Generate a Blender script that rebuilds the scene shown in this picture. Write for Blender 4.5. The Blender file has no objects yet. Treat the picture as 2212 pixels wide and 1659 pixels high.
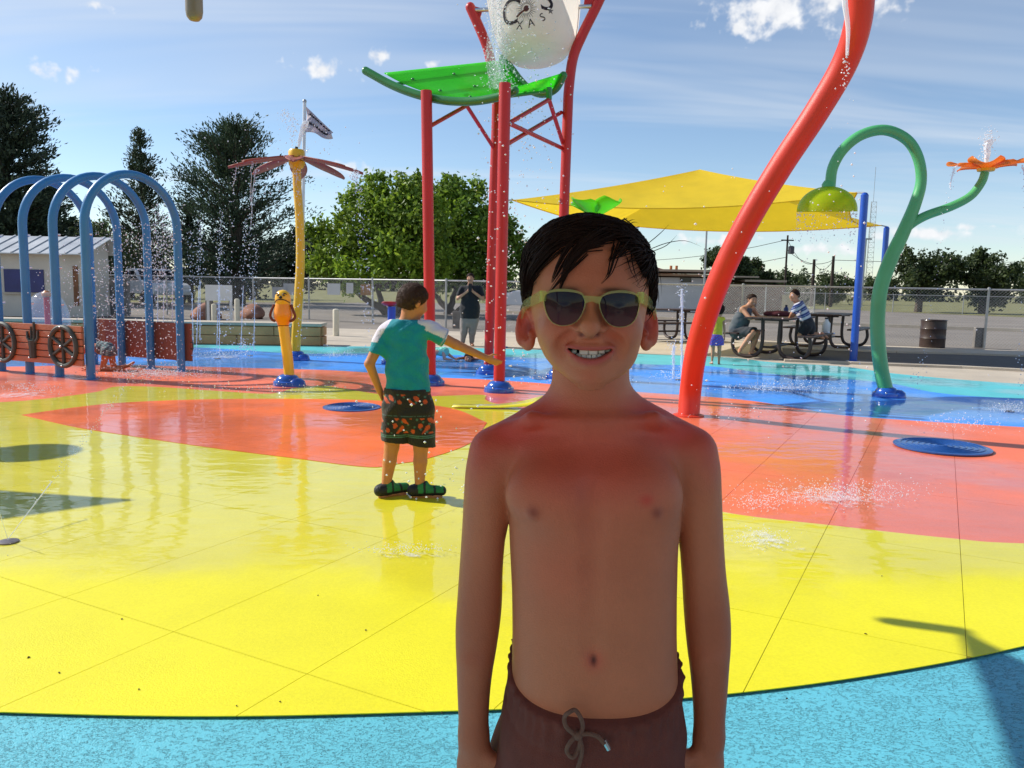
import bpy, bmesh, math, random
import numpy as np
from mathutils import Vector, Matrix
R = math.radians
rng = np.random.default_rng(7)
random.seed(7)
scene = bpy.context.scene
col = scene.collection

# ------------------------------------------------------------------ camera
CAMZ, PITCH, ROLL = 1.22, R(6.88), R(1.1)
FPX, PCX, PCY = 1736.0, 1106.0, 829.5          # focal length and centre in the measuring grid (2212 x 1659)
_fw = Vector((0, math.cos(PITCH), -math.sin(PITCH)))
_r0 = Vector((1, 0, 0)); _u0 = Vector((0, math.sin(PITCH), math.cos(PITCH)))
_rt = _r0 * math.cos(ROLL) + _u0 * math.sin(ROLL)
_up = -_r0 * math.sin(ROLL) + _u0 * math.cos(ROLL)
cam_d = bpy.data.cameras.new('camera'); cam = bpy.data.objects.new('camera', cam_d); col.objects.link(cam)
cam_d.sensor_width = 36; cam_d.lens = 36 * FPX / 2212; cam_d.clip_start = 0.05; cam_d.clip_end = 3000
m = Matrix((_rt, _up, -_fw)).transposed().to_4x4(); m.translation = (0, 0, CAMZ)
cam.matrix_world = m
scene.camera = cam

def ray(px, py):
    return _fw * FPX + _rt * (px - PCX) - _up * (py - PCY)
def G(px, py, z=0.0):                      # a point of the ground seen at that place
    d = ray(px, py); t = (z - CAMZ) / d.z
    return Vector((d.x * t, d.y * t, z))
def AT(px, py, Y):                         # a point in the upright plane Y metres away
    d = ray(px, py); t = Y / d.y
    return Vector((d.x * t, Y, CAMZ + d.z * t))

# ------------------------------------------------------------------ light
SUN_TO = Vector((-0.94, 0.32, 0.78)).normalized()      # towards the sun
SUN_EL = math.asin(SUN_TO.z); SUN_AZ = math.atan2(SUN_TO.x, SUN_TO.y)   # azimuth from +Y towards +X
sl = bpy.data.lights.new('sun', 'SUN'); sl.energy = 5.0; sl.angle = R(0.53); sl.color = (1, 0.95, 0.87)
so = bpy.data.objects.new('sun', sl); col.objects.link(so)
so.rotation_euler = SUN_TO.to_track_quat('Z', 'Y').to_euler(); so.location = (-20, 10, 30)

w = bpy.data.worlds.new('World'); scene.world = w; w.use_nodes = True
wt = w.node_tree; wt.nodes.clear()
def WN(t, **kw):
    n = wt.nodes.new(t)
    for k, v in kw.items(): setattr(n, k, v)
    return n
def WL(a, b): wt.links.new(a, b)
def wmath(op, a, b=None, clamp=False):
    n = WN('ShaderNodeMath', operation=op, use_clamp=clamp)
    for i, q in enumerate((a, b)):
        if q is None: continue
        if isinstance(q, (int, float)): n.inputs[i].default_value = q
        else: WL(q, n.inputs[i])
    return n.outputs[0]
sky = WN('ShaderNodeTexSky', sky_type='NISHITA', sun_disc=False)
sky.sun_elevation = SUN_EL; sky.sun_rotation = SUN_AZ
sky.air_density = 1.0; sky.dust_density = 0.25; sky.ozone_density = 2.2; sky.altitude = 900
tc = WN('ShaderNodeTexCoord')
nrm = WN('ShaderNodeVectorMath', operation='NORMALIZE'); WL(tc.outputs['Generated'], nrm.inputs[0])
dvec = nrm.outputs[0]
sep = WN('ShaderNodeSeparateXYZ'); WL(dvec, sep.inputs[0])
zc = wmath('MAXIMUM', wmath('ADD', sep.outputs[2], 0.10), 0.03)
cmb = WN('ShaderNodeCombineXYZ')
WL(wmath('DIVIDE', sep.outputs[0], zc), cmb.inputs[0]); WL(wmath('DIVIDE', sep.outputs[1], zc), cmb.inputs[1])
def cirrus(rot, sc, scale, lo, hi, gain, seed, dist=0.6):
    mp = WN('ShaderNodeMapping'); WL(cmb.outputs[0], mp.inputs[0])
    mp.inputs['Rotation'].default_value = (0, 0, R(rot)); mp.inputs['Scale'].default_value = sc; mp.inputs['Location'].default_value = (seed, seed * .7, seed)
    n = WN('ShaderNodeTexNoise'); n.inputs['Scale'].default_value = scale; n.inputs['Detail'].default_value = 4
    n.inputs['Roughness'].default_value = 0.62; n.inputs['Distortion'].default_value = dist; WL(mp.outputs[0], n.inputs['Vector'])
    r = WN('ShaderNodeMapRange', interpolation_type='SMOOTHSTEP'); WL(n.outputs[0], r.inputs[0])
    r.inputs[1].default_value = lo; r.inputs[2].default_value = hi; r.inputs[4].default_value = gain
    return r.outputs[0]
c1 = cirrus(14, (0.35, 1.5, 1), 0.75, 0.42, 0.78, 0.55, 3.1)
c2 = cirrus(-22, (0.3, 1.3, 1), 0.55, 0.45, 0.8, 0.48, 8.4)
cir = wmath('MULTIPLY', wmath('MAXIMUM', c1, c2), wmath('MULTIPLY', wmath('SUBTRACT', sep.outputs[2], 0.005), 14.0, True), True)
# small cumulus clouds: soft lumps at chosen bearings, broken up by noise
nz = WN('ShaderNodeTexNoise'); nz.inputs['Scale'].default_value = 26; nz.inputs['Detail'].default_value = 4; nz.inputs['Roughness'].default_value = 0.6
WL(dvec, nz.inputs['Vector'])
nzb = WN('ShaderNodeTexNoise'); nzb.inputs['Scale'].default_value = 70; nzb.inputs['Detail'].default_value = 2; WL(dvec, nzb.inputs['Vector'])
nmix = wmath('ADD', wmath('MULTIPLY', wmath('SUBTRACT', nz.outputs[0], 0.5), 2.5), wmath('MULTIPLY', wmath('SUBTRACT', nzb.outputs[0], 0.5), 1.3))
clouds = [(130, 152, 62, 24), (205, 10, 55, 22), (690, 150, 85, 34), (1668, 25, 170, 58), (1800, 8, 160, 60), (825, 118, 30, 22), (935, 138, 34, 18),
          (1590, 60, 30, 22), (745, 362, 90, 24), (2010, 505, 150, 20), (2110, 490, 90, 16), (1760, 540, 120, 20), (1560, 520, 120, 18)]
dirs = [(ray(a, b).normalized(), c / FPX, d / FPX) for a, b, c, d in clouds]
for k in range(5):
    az = R(75 + k * 55); el = R(8 + 26 * random.random())
    dirs.append((Vector((math.sin(az) * math.cos(el), math.cos(az) * math.cos(el), math.sin(el))), random.uniform(.04, .1), random.uniform(.015, .035)))
cum = None
for dv, rx, ry in dirs:
    t1 = Vector((dv.y, -dv.x, 0)).normalized(); t2 = t1.cross(dv).normalized()
    da = WN('ShaderNodeVectorMath', operation='DOT_PRODUCT'); WL(dvec, da.inputs[0]); da.inputs[1].default_value = t1 / rx
    db = WN('ShaderNodeVectorMath', operation='DOT_PRODUCT'); WL(dvec, db.inputs[0]); db.inputs[1].default_value = t2 / ry
    dc = WN('ShaderNodeVectorMath', operation='DOT_PRODUCT'); WL(dvec, dc.inputs[0]); dc.inputs[1].default_value = dv
    off = dv.dot(t1) / rx, dv.dot(t2) / ry
    uu = wmath('POWER', wmath('SUBTRACT', da.outputs['Value'], off[0]), 2.0); vv = wmath('POWER', wmath('SUBTRACT', db.outputs['Value'], off[1]), 2.0)
    mk = wmath('SUBTRACT', 1.0, wmath('SQRT', wmath('ADD', uu, vv)))
    mk = wmath('SUBTRACT', mk, wmath('MULTIPLY', wmath('LESS_THAN', dc.outputs['Value'], 0.3), 9.0))
    cum = mk if cum is None else wmath('MAXIMUM', cum, mk)
cr = WN('ShaderNodeMapRange', interpolation_type='SMOOTHSTEP'); WL(wmath('ADD', cum, nmix), cr.inputs[0])
cr.inputs[1].default_value = 0.30; cr.inputs[2].default_value = 1.0; cr.inputs[4].default_value = 0.97
mx1 = WN('ShaderNodeMix', data_type='RGBA'); WL(cir, mx1.inputs[0]); WL(sky.outputs[0], mx1.inputs[6]); mx1.inputs[7].default_value = (5.4, 5.8, 6.3, 1)
cloudcol = WN('ShaderNodeMix', data_type='RGBA'); WL(nzb.outputs[0], cloudcol.inputs[0]); cloudcol.inputs[6].default_value = (5.0, 5.2, 5.6, 1); cloudcol.inputs[7].default_value = (7.6, 7.6, 7.6, 1)
mx2 = WN('ShaderNodeMix', data_type='RGBA'); WL(cr.outputs[0], mx2.inputs[0]); WL(mx1.outputs[2], mx2.inputs[6]); WL(cloudcol.outputs[2], mx2.inputs[7])
bg = WN('ShaderNodeBackground'); bg.inputs[1].default_value = 0.132; WL(mx2.outputs[2], bg.inputs[0])
w.cycles.sampling_method = 'MANUAL'; w.cycles.sample_map_resolution = 512
wo = WN('ShaderNodeOutputWorld'); WL(bg.outputs[0], wo.inputs[0])

vs = scene.view_settings
vs.view_transform = 'Standard'; vs.look = 'None'; vs.exposure = 0.14; vs.gamma = 1.0; vs.use_curve_mapping = False
scene.cycles.max_bounces = 7; scene.cycles.diffuse_bounces = 3; scene.cycles.glossy_bounces = 3; scene.cycles.transmission_bounces = 5
scene.cycles.transparent_max_bounces = 12; scene.cycles.caustics_reflective = False; scene.cycles.caustics_refractive = False
scene.cycles.use_denoising = True

# ------------------------------------------------------------------ naming
def tag(o, label=None, cat=None, group=None, kind=None):
    if label: o['label'] = label
    if cat: o['category'] = cat
    if group: o['group'] = group
    if kind: o['kind'] = kind
    return o
def thing(name, label, cat, loc=(0, 0, 0), group=None):
    o = bpy.data.objects.new(name, None); o.empty_display_size = 0.1; o.location = loc; col.objects.link(o)
    return tag(o, label, cat, group)
def adopt(o, parent):
    if parent is not None:
        o.parent = parent
        q = parent; inv = Matrix.Identity(4)
        o.matrix_parent_inverse = wmat(parent).inverted()
    return o
def wmat(o):
    mm = o.matrix_basis.copy()
    if o.parent is not None: mm = wmat(o.parent) @ o.matrix_parent_inverse @ mm
    return mm
def copy_tree(o, parent=None):
    c = o.copy(); col.objects.link(c); c.parent = parent
    if parent is not None: c.matrix_parent_inverse = o.matrix_parent_inverse
    for ch in o.children: copy_tree(ch, c)
    return c

# ------------------------------------------------------------------ materials
MATS = {}
def mat(name, c, rough=0.5, var=0.12, scale=6.0, bump=0.0, bscale=40.0, metal=0.0, coat=0.0, spec=0.5, trans=0.0, sss=0.0, transl=0.0, attr=None, detail=4, sheen=0.0, ior=1.45):
    if name in MATS: return MATS[name]
    M = bpy.data.materials.new(name); M.use_nodes = True; nt = M.node_tree; N = nt.nodes; L = nt.links
    p = N['Principled BSDF']; out = N['Material Output']
    c = tuple(c) + (1,)
    tcn = N.new('ShaderNodeTexCoord')
    nn = N.new('ShaderNodeTexNoise'); nn.inputs['Scale'].default_value = scale; nn.inputs['Detail'].default_value = detail
    L.new(tcn.outputs['Object'], nn.inputs['Vector'])
    mr = N.new('ShaderNodeMapRange'); L.new(nn.outputs[0], mr.inputs[0]); mr.inputs[1].default_value = .25; mr.inputs[2].default_value = .75
    mr.inputs[3].default_value = 1 - var; mr.inputs[4].default_value = 1 + var
    mx = N.new('ShaderNodeMix'); mx.data_type = 'RGBA'; mx.blend_type = 'MULTIPLY'; mx.inputs[0].default_value = 1
    mx.inputs[6].default_value = c
    if attr:
        a = N.new('ShaderNodeAttribute'); a.attribute_name = attr; L.new(a.outputs['Color'], mx.inputs[6])
    L.new(mr.outputs[0], mx.inputs[7])
    L.new(mx.outputs[2], p.inputs['Base Color'])
    rr = N.new('ShaderNodeMapRange'); L.new(nn.outputs[0], rr.inputs[0]); rr.inputs[3].default_value = max(0.02, rough - .08); rr.inputs[4].default_value = min(1, rough + .08)
    L.new(rr.outputs[0], p.inputs['Roughness'])
    p.inputs['Metallic'].default_value = metal; p.inputs['Coat Weight'].default_value = coat; p.inputs['Coat Roughness'].default_value = 0.08
    p.inputs['Specular IOR Level'].default_value = spec; p.inputs['Transmission Weight'].default_value = trans; p.inputs['IOR'].default_value = ior
    if sheen: p.inputs['Sheen Weight'].default_value = sheen
    if sss:
        p.inputs['Subsurface Weight'].default_value = sss; p.inputs['Subsurface Radius'].default_value = (1, .35, .2); p.inputs['Subsurface Scale'].default_value = 0.006
    if bump:
        bn = N.new('ShaderNodeTexNoise'); bn.inputs['Scale'].default_value = bscale; bn.inputs['Detail'].default_value = 5
        L.new(tcn.outputs['Object'], bn.inputs['Vector'])
        b = N.new('ShaderNodeBump'); b.inputs['Strength'].default_value = bump; b.inputs['Distance'].default_value = 0.02
        L.new(bn.outputs[0], b.inputs['Height']); L.new(b.outputs[0], p.inputs['Normal'])
    if transl:
        t = N.new('ShaderNodeBsdfTranslucent'); L.new(mx.outputs[2], t.inputs[0])
        ms = N.new('ShaderNodeMixShader'); ms.inputs[0].default_value = transl
        L.new(p.outputs[0], ms.inputs[1]); L.new(t.outputs[0], ms.inputs[2]); L.new(ms.outputs[0], out.inputs[0])
    MATS[name] = M
    return M
def see_through(name, c, fac, rough=0.15):          # tinted clear plastic sheet
    if name in MATS: return MATS[name]
    M = mat(name, c, rough, .05, transl=.55)
    nt = M.node_tree; N = nt.nodes; L = nt.links; out = N['Material Output']
    src = out.inputs[0].links[0].from_socket
    t = N.new('ShaderNodeBsdfTransparent'); t.inputs[0].default_value = tuple(min(1, q * 1.5) for q in c) + (1,)
    ms = N.new('ShaderNodeMixShader'); ms.inputs[0].default_value = fac
    L.new(src, ms.inputs[1]); L.new(t.outputs[0], ms.inputs[2]); L.new(ms.outputs[0], out.inputs[0])
    return M

# ------------------------------------------------------------------ mesh builders
def np_mesh(name, V, F, material, parent=None, smooth=True, colors=None, sharp=None):
    """V (n,3) array, F (m,3|4) int array"""
    V = np.asarray(V, dtype=np.float32); F = np.asarray(F, dtype=np.int32)
    me = bpy.data.meshes.new(name); k = F.shape[1]
    me.vertices.add(len(V)); me.vertices.foreach_set('co', V.ravel())
    me.loops.add(F.size); me.loops.foreach_set('vertex_index', F.ravel())
    me.polygons.add(len(F)); me.polygons.foreach_set('loop_start', np.arange(0, F.size, k, dtype=np.int32))
    me.polygons.foreach_set('use_smooth', np.full(len(F), smooth, dtype=bool))
    me.update(calc_edges=True); me.validate()
    if colors is not None:
        a = me.color_attributes.new('Col', 'FLOAT_COLOR', 'POINT')
        cc = np.ones((len(V), 4), dtype=np.float32); cc[:, :3] = colors; a.data.foreach_set('color', cc.ravel())
    if sharp: me.set_sharp_from_angle(angle=R(sharp))
    if material: me.materials.append(material)
    o = bpy.data.objects.new(name, me); col.objects.link(o)
    return adopt(o, parent)

class MB:
    def __init__(s): s.v = []; s.f = []
    def add(s, vs_, fs):
        b = len(s.v); s.v.extend([tuple(q) for q in vs_]); s.f.extend([tuple(b + i for i in f) for f in fs]); return s
    def box(s, c, size, rot=None):
        c = Vector(c); h = Vector(size) / 2; M = rot or Matrix.Identity(3)
        vs_ = [c + M @ Vector((sx * h.x, sy * h.y, sz * h.z)) for sx in (-1, 1) for sy in (-1, 1) for sz in (-1, 1)]
        return s.add(vs_, [(0, 1, 3, 2), (4, 6, 7, 5), (0, 4, 5, 1), (2, 3, 7, 6), (0, 2, 6, 4), (1, 5, 7, 3)])
    def bar(s, a, b, wd, ht, upv=(0, 0, 1)):
        a, b = Vector(a), Vector(b); d = b - a; y = d.normalized(); u = Vector(upv); x = y.cross(u)
        if x.length < 1e-4: x = y.cross(Vector((1, 0, 0)))
        x.normalize(); z = x.cross(y); M = Matrix((x, y, z)).transposed()
        return s.box((a + b) / 2, (wd, d.length, ht), M)
    def tube(s, path, r, n=10, closed=False, cap=True):
        P = [Vector(p) for p in path]; m_ = len(P)
        rr = list(r) if hasattr(r, '__len__') else [r] * m_
        T = []
        for i in range(m_):
            if closed: t = P[(i + 1) % m_] - P[i - 1]
            else: t = P[min(i + 1, m_ - 1)] - P[max(i - 1, 0)]
            T.append(t.normalized())
        ref = Vector((0, 0, 1)) if abs(T[0].z) < .9 else Vector((1, 0, 0))
        u = (ref - T[0] * ref.dot(T[0])).normalized(); vs_ = []
        for i in range(m_):
            u = u - T[i] * u.dot(T[i]); u = u.normalized() if u.length > 1e-6 else T[i].orthogonal().normalized()
            w_ = T[i].cross(u)
            for j in range(n):
                a = 2 * math.pi * j / n
                vs_.append(P[i] + (u * math.cos(a) + w_ * math.sin(a)) * rr[i])
        fs = []
        for i in range(m_ if closed else m_ - 1):
            i2 = (i + 1) % m_
            for j in range(n):
                j2 = (j + 1) % n
                fs.append((i * n + j, i * n + j2, i2 * n + j2, i2 * n + j))
        if cap and not closed:
            fs.append(tuple(range(n - 1, -1, -1))); fs.append(tuple((m_ - 1) * n + j for j in range(n)))
        return s.add(vs_, fs)
    def lathe(s, prof, c=(0, 0, 0), n=20, axis=None, cap=True):
        c = Vector(c); Q = (axis or Vector((0, 0, 1))).to_track_quat('Z', 'Y').to_matrix(); vs_ = []; fs = []
        for (r, z) in prof:
            for j in range(n):
                a = 2 * math.pi * j / n
                vs_.append(c + Q @ Vector((r * math.cos(a), r * math.sin(a), z)))
        for i in range(len(prof) - 1):
            for j in range(n):
                j2 = (j + 1) % n
                fs.append((i * n + j, i * n + j2, (i + 1) * n + j2, (i + 1) * n + j))
        if cap: fs.append(tuple(range(n - 1, -1, -1))); fs.append(tuple((len(prof) - 1) * n + j for j in range(n)))
        return s.add(vs_, fs)
    def ball(s, c, r, n=10, m_=7, rot=None):
        c = Vector(c); rx, ry, rz = r if hasattr(r, '__len__') else (r, r, r); M = rot or Matrix.Identity(3)
        vs_ = [c + M @ Vector((0, 0, rz))]
        for i in range(1, m_):
            ph = math.pi * i / m_
            for j in range(n):
                a = 2 * math.pi * j / n
                vs_.append(c + M @ Vector((rx * math.sin(ph) * math.cos(a), ry * math.sin(ph) * math.sin(a), rz * math.cos(ph))))
        vs_.append(c + M @ Vector((0, 0, -rz))); fs = []
        for j in range(n): fs.append((0, 1 + j, 1 + (j + 1) % n))
        for i in range(m_ - 2):
            for j in range(n):
                a = 1 + i * n + j; b = 1 + i * n + (j + 1) % n; fs.append((a, a + n, b + n, b))
        k = len(vs_) - 1; o_ = 1 + (m_ - 2) * n
        for j in range(n): fs.append((o_ + j, k, o_ + (j + 1) % n))
        return s.add(vs_, fs)
    def sheet(s, grid):
        a = len(grid); b = len(grid[0])
        return s.add([p for row in grid for p in row], [(i * b + j, i * b + j + 1, (i + 1) * b + j + 1, (i + 1) * b + j) for i in range(a - 1) for j in range(b - 1)])
    def prism(s, poly, z0, z1):
        n = len(poly); vs_ = [(p[0], p[1], z0) for p in poly] + [(p[0], p[1], z1) for p in poly]
        return s.add(vs_, [tuple(range(n - 1, -1, -1)), tuple(range(n, 2 * n))] + [(i, (i + 1) % n, n + (i + 1) % n, n + i) for i in range(n)])
    def build(s, name, material, parent=None, smooth=True, sharp=38, bev=0, thick=0, sub=0):
        me = bpy.data.meshes.new(name); me.from_pydata(s.v, [], s.f); me.update()
        bm_ = bmesh.new(); bm_.from_mesh(me); bmesh.ops.recalc_face_normals(bm_, faces=bm_.faces); bm_.to_mesh(me); bm_.free()
        me.polygons.foreach_set('use_smooth', [smooth] * len(me.polygons))
        if smooth and sharp: me.set_sharp_from_angle(angle=R(sharp))
        if material: me.materials.append(material)
        o = bpy.data.objects.new(name, me); col.objects.link(o)
        if thick: q = o.modifiers.new('thick', 'SOLIDIFY'); q.thickness = thick; q.offset = 0
        if bev: q = o.modifiers.new('bevel', 'BEVEL'); q.width = bev; q.segments = 2; q.limit_method = 'ANGLE'
        if sub: q = o.modifiers.new('sub', 'SUBSURF'); q.levels = sub; q.render_levels = sub
        return adopt(o, parent)
def spline(pts, n=8, closed=False):
    P = [Vector(p) for p in pts]; m_ = len(P); out = []
    for i in range(m_ if closed else m_ - 1):
        p0 = P[(i - 1) % m_] if closed or i > 0 else P[0] * 2 - P[1]
        p1 = P[i]; p2 = P[(i + 1) % m_]
        p3 = P[(i + 2) % m_] if closed or i + 2 < m_ else P[-1] * 2 - P[-2]
        for k in range(n):
            t = k / n
            out.append(0.5 * ((2 * p1) + (p2 - p0) * t + (2 * p0 - 5 * p1 + 4 * p2 - p3) * t * t + (3 * p1 - p0 - 3 * p2 + p3) * t ** 3))
    if not closed: out.append(P[-1])
    return out
def lerp(a, b, t): return a + (b - a) * t
# ================================================================== ground
def pad_mat(name, c, wet_lo, wet_hi, ydry=None, speck=0.0, knock=0.0, var=.1):
    """coloured safety surface with a film of water on parts of it"""
    M = bpy.data.materials.new(name); M.use_nodes = True; nt = M.node_tree; N = nt.nodes; L = nt.links; p = N['Principled BSDF']
    tcn = N.new('ShaderNodeTexCoord'); ob = tcn.outputs['Object']
    def noise(sc, det=4, vec=ob, rough=.55):
        n = N.new('ShaderNodeTexNoise'); n.inputs['Scale'].default_value = sc; n.inputs['Detail'].default_value = det; n.inputs['Roughness'].default_value = rough; L.new(vec, n.inputs['Vector']); return n.outputs[0]
    def rangen(v, a, b, c_, d, st='SMOOTHSTEP'):
        r = N.new('ShaderNodeMapRange'); r.interpolation_type = st; L.new(v, r.inputs[0])
        for i, q in enumerate((a, b, c_, d)): r.inputs[i + 1].default_value = q
        return r.outputs[0]
    def mth(op, a, b):
        n = N.new('ShaderNodeMath'); n.operation = op
        for i, q in enumerate((a, b)):
            if isinstance(q, (int, float)): n.inputs[i].default_value = q
            else: L.new(q, n.inputs[i])
        return n.outputs[0]
    base = N.new('ShaderNodeMix'); base.data_type = 'RGBA'; base.blend_type = 'MULTIPLY'; base.inputs[0].default_value = 1; base.inputs[6].default_value = tuple(c) + (1,)
    L.new(mth('MULTIPLY', rangen(noise(1.6, 6), .3, .7, 1 - var, 1 + var, 'LINEAR'), rangen(noise(90, 3), .3, .7, 1 - var * .8, 1 + var * .8, 'LINEAR')), base.inputs[7])
    outc = base.outputs[2]
    # worn grey grime
    g = N.new('ShaderNodeMix'); g.data_type = 'RGBA'; L.new(mth('MULTIPLY', rangen(noise(2.3, 8, rough=.7), 0.58, .82, 0, .42), rangen(noise(22, 4), .4, .62, .15, 1)), g.inputs[0]); L.new(outc, g.inputs[6]); g.inputs[7].default_value = tuple(q * .45 + .08 for q in c) + (1,)
    outc = g.outputs[2]
    mask = noise(.55, 5)
    if ydry is not None:
        s_ = N.new('ShaderNodeSeparateXYZ'); L.new(ob, s_.inputs[0])
        mask = mth('ADD', mask, rangen(s_.outputs[1], ydry[0], ydry[1], -.6, .25, 'LINEAR'))
    wet = rangen(mask, wet_lo, wet_hi, 0, 1)
    # wet surfaces are a little deeper in colour
    dk = N.new('ShaderNodeMix'); dk.data_type = 'RGBA'; dk.blend_type = 'MULTIPLY'; L.new(wet, dk.inputs[0]); L.new(outc, dk.inputs[6]); dk.inputs[7].default_value = (.93, .9, .86, 1)
    L.new(dk.outputs[2], p.inputs['Base Color'])
    p.inputs['Roughness'].default_value = .5; p.inputs['Specular IOR Level'].default_value = .42
    L.new(mth('MULTIPLY', wet, .95), p.inputs['Coat Weight']); p.inputs['Coat IOR'].default_value = 1.36
    L.new(rangen(noise(9, 4), .35, .7, .012, .09), p.inputs['Coat Roughness'])
    mp = N.new('ShaderNodeMapping'); mp.inputs['Scale'].default_value = (1, 1.7, 1); L.new(ob, mp.inputs[0])
    cb = N.new('ShaderNodeBump'); cb.inputs['Strength'].default_value = .35; cb.inputs['Distance'].default_value = .012
    L.new(mth('ADD', noise(3.2, 2, mp.outputs[0]), mth('MULTIPLY', noise(14, 2, mp.outputs[0]), .10)), cb.inputs['Height']); L.new(cb.outputs[0], p.inputs['Coat Normal'])
    b = N.new('ShaderNodeBump'); b.inputs['Strength'].default_value = .35; b.inputs['Distance'].default_value = .003
    hgt = noise(160, 4)
    if knock:                                   # trowelled knock-down coating: flat islands with ragged sunk edges
        mk = N.new('ShaderNodeMapping'); mk.inputs['Scale'].default_value = (1, 1.5, 1); L.new(ob, mk.inputs[0])
        kn = noise(58, 5, mk.outputs[0], .66); kn2 = noise(5, 4)
        kd = mth('ADD', kn, mth('MULTIPLY', kn2, .35))
        edge = rangen(kd, .70, .735, 0, 1)
        line = mth('MULTIPLY', rangen(kd, .70, .715, 0, 1), rangen(kd, .715, .73, 1, 0))
        b.inputs['Distance'].default_value = .012; b.inputs['Strength'].default_value = 1.0
        hgt = mth('ADD', mth('MULTIPLY', edge, -.55), mth('MULTIPLY', hgt, .2))
        kc = N.new('ShaderNodeMix'); kc.data_type = 'RGBA'; L.new(mth('MULTIPLY', line, knock), kc.inputs[0]); L.new(dk.outputs[2], kc.inputs[6]); kc.inputs[7].default_value = (.06, .10, .10, 1)
        kc2 = N.new('ShaderNodeMix'); kc2.data_type = 'RGBA'; L.new(mth('MULTIPLY', edge, .55), kc2.inputs[0]); L.new(kc.outputs[2], kc2.inputs[6]); kc2.inputs[7].default_value = tuple(q * .94 for q in c) + (1,)
        L.new(kc2.outputs[2], p.inputs['Base Color'])
    L.new(hgt, b.inputs['Height']); L.new(b.outputs[0], p.inputs['Normal'])
    return M
YEL = pad_mat('yellow_rubber', (.80, .73, .012), .30, .50, ydry=(1.3, 4.4), var=.06)
COR = pad_mat('coral_rubber', (.88, .185, .080), .36, .6)
ORA = pad_mat('orange_rubber', (.87, .150, .008), .36, .60)
BLU = pad_mat('blue_rubber', (.048, .29, .86), .38, .58)
CYA = pad_mat('cyan_coating', (.10, .52, .56), .42, .62)
APR = pad_mat('apron_coating', (.13, .52, .645), .80, .95, knock=.6, var=.06)
SUBD = mat('rubber_underlay', (.32, .27, .03), .9, .3)
SUBC = mat('coral_underlay', (.34, .075, .04), .9, .3)
CONC = mat('concrete', (.50, .43, .34), .85, .16, 1.2, .35, 60, detail=8)
ASPH = mat('asphalt', (.10, .093, .09), .9, .18, 3, .4, 90, detail=8)
ROAD = mat('worn_road', (.225, .195, .165), .95, .2, .35, .4, 25, detail=9)
def grass_material():
    M = mat('dry_grass', (.20, .19, .07), .95, .35, .8, .6, 18, detail=8); return M
GRASS = grass_material()

def struct(name, mb, m_, **kw): return tag(mb.build(name, m_, **kw), kind='structure')
def flat(poly, z): return MB().add([(p[0], p[1], z) for p in poly], [tuple(range(len(poly)))])
def Gs(pts, n=6): return [G(*p) for p in [(q.x, q.y) for q in spline([(a, b, 0) for a, b in pts], n)]]

# the sheet that reaches the horizon
g = MB(); NX = 24; S0 = 1600
g.sheet([[(-S0 + 2 * S0 * i / NX, -S0 + 2 * S0 * j / NX, -.02) for i in range(NX + 1)] for j in range(NX + 1)])
struct('ground', g, ROAD, smooth=False)
gp = [G(*q) for q in [(-900, 648), (0, 652), (700, 653), (1250, 656), (1500, 662), (1800, 668), (2212, 685), (3000, 708)]]
far = [(p.x * 900 / max(p.y, 1), 900) for p in gp]
struct('grass', MB().add([(p.x, p.y, -.012) for p in gp] + [(q[0], q[1], -.012) for q in far], [(i, i + 1, 8 + i + 1, 8 + i) for i in range(7)]), GRASS, smooth=False)
# pale kerb across the car park
kb = [G(1000, 672), G(1500, 692), G(1840, 703), G(2212, 716), G(2900, 738)]
m_ = MB()
for a, b in zip(kb, kb[1:]): m_.bar((a.x, a.y, .035), (b.x, b.y, .035), .16, .12)
struct('road_kerb', m_, CONC, smooth=False)

deck_far = Gs([(-900, 690), (0, 690), (690, 708), (1000, 716), (1350, 722), (1560, 728), (1700, 738), (2212, 757), (3200, 795)], 2)
deck = [(p.x, p.y) for p in deck_far] + [(16, 4), (14, -9), (-16, -9), (-22, 10)]
struct('concrete_walkway', flat(deck, -.004), CONC, smooth=False)
ap = Gs([(1690, 752), (1940, 763), (2212, 771), (3200, 812)], 3); an = Gs([(3200, 858), (2212, 801), (1940, 789), (1690, 779)], 3)
struct('asphalt_path', flat([(p.x, p.y) for p in ap + an], .002), ASPH, smooth=False)
m_ = MB()
for ln, off in ((ap, .10), (an, -.10)):
    for a, b in zip(ln, ln[1:]): m_.bar((a.x, a.y + off, .012), (b.x, b.y + off, .012), .16, .05)
struct('path_edging', m_, CONC, smooth=False)

cy_far = Gs([(-900, 731), (0, 733), (407, 736), (693, 747), (930, 750), (1200, 757), (1382, 765), (1571, 772), (1670, 783), (1823, 792), (1940, 808), (2212, 830), (2900, 868)], 5)
near_far = Gs([(-900, 1200), (2900, 1100)], 1)
struct('cyan_border', flat([(p.x, p.y) for p in cy_far] + [(8, 2), (-9, 2)], .002), CYA, smooth=False)
struct('pad_apron', flat([(-9, .2), (9, .2), (9, 3.6), (-9, 3.6)], .005), APR, smooth=False)
bl_far = Gs([(-900, 748), (0, 748), (409, 751), (635, 764), (830, 764), (1000, 768), (1200, 776), (1373, 787), (1535, 792), (1670, 809), (1841, 821), (1940, 832), (2029, 850), (2212, 863), (2800, 890)], 6)
struct('blue_pool_surface', flat([(p.x, p.y) for p in bl_far] + [(7.5, 5), (-8.5, 5)], .006), BLU, smooth=False)
co_far = Gs([(-900, 800), (-100, 795), (200, 790), (401, 793), (640, 799), (745, 803), (928, 816), (1060, 822), (1200, 832), (1373, 848), (1504, 857), (1625, 868), (1737, 886), (1850, 902), (2212, 925), (2700, 948)], 6)
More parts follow.
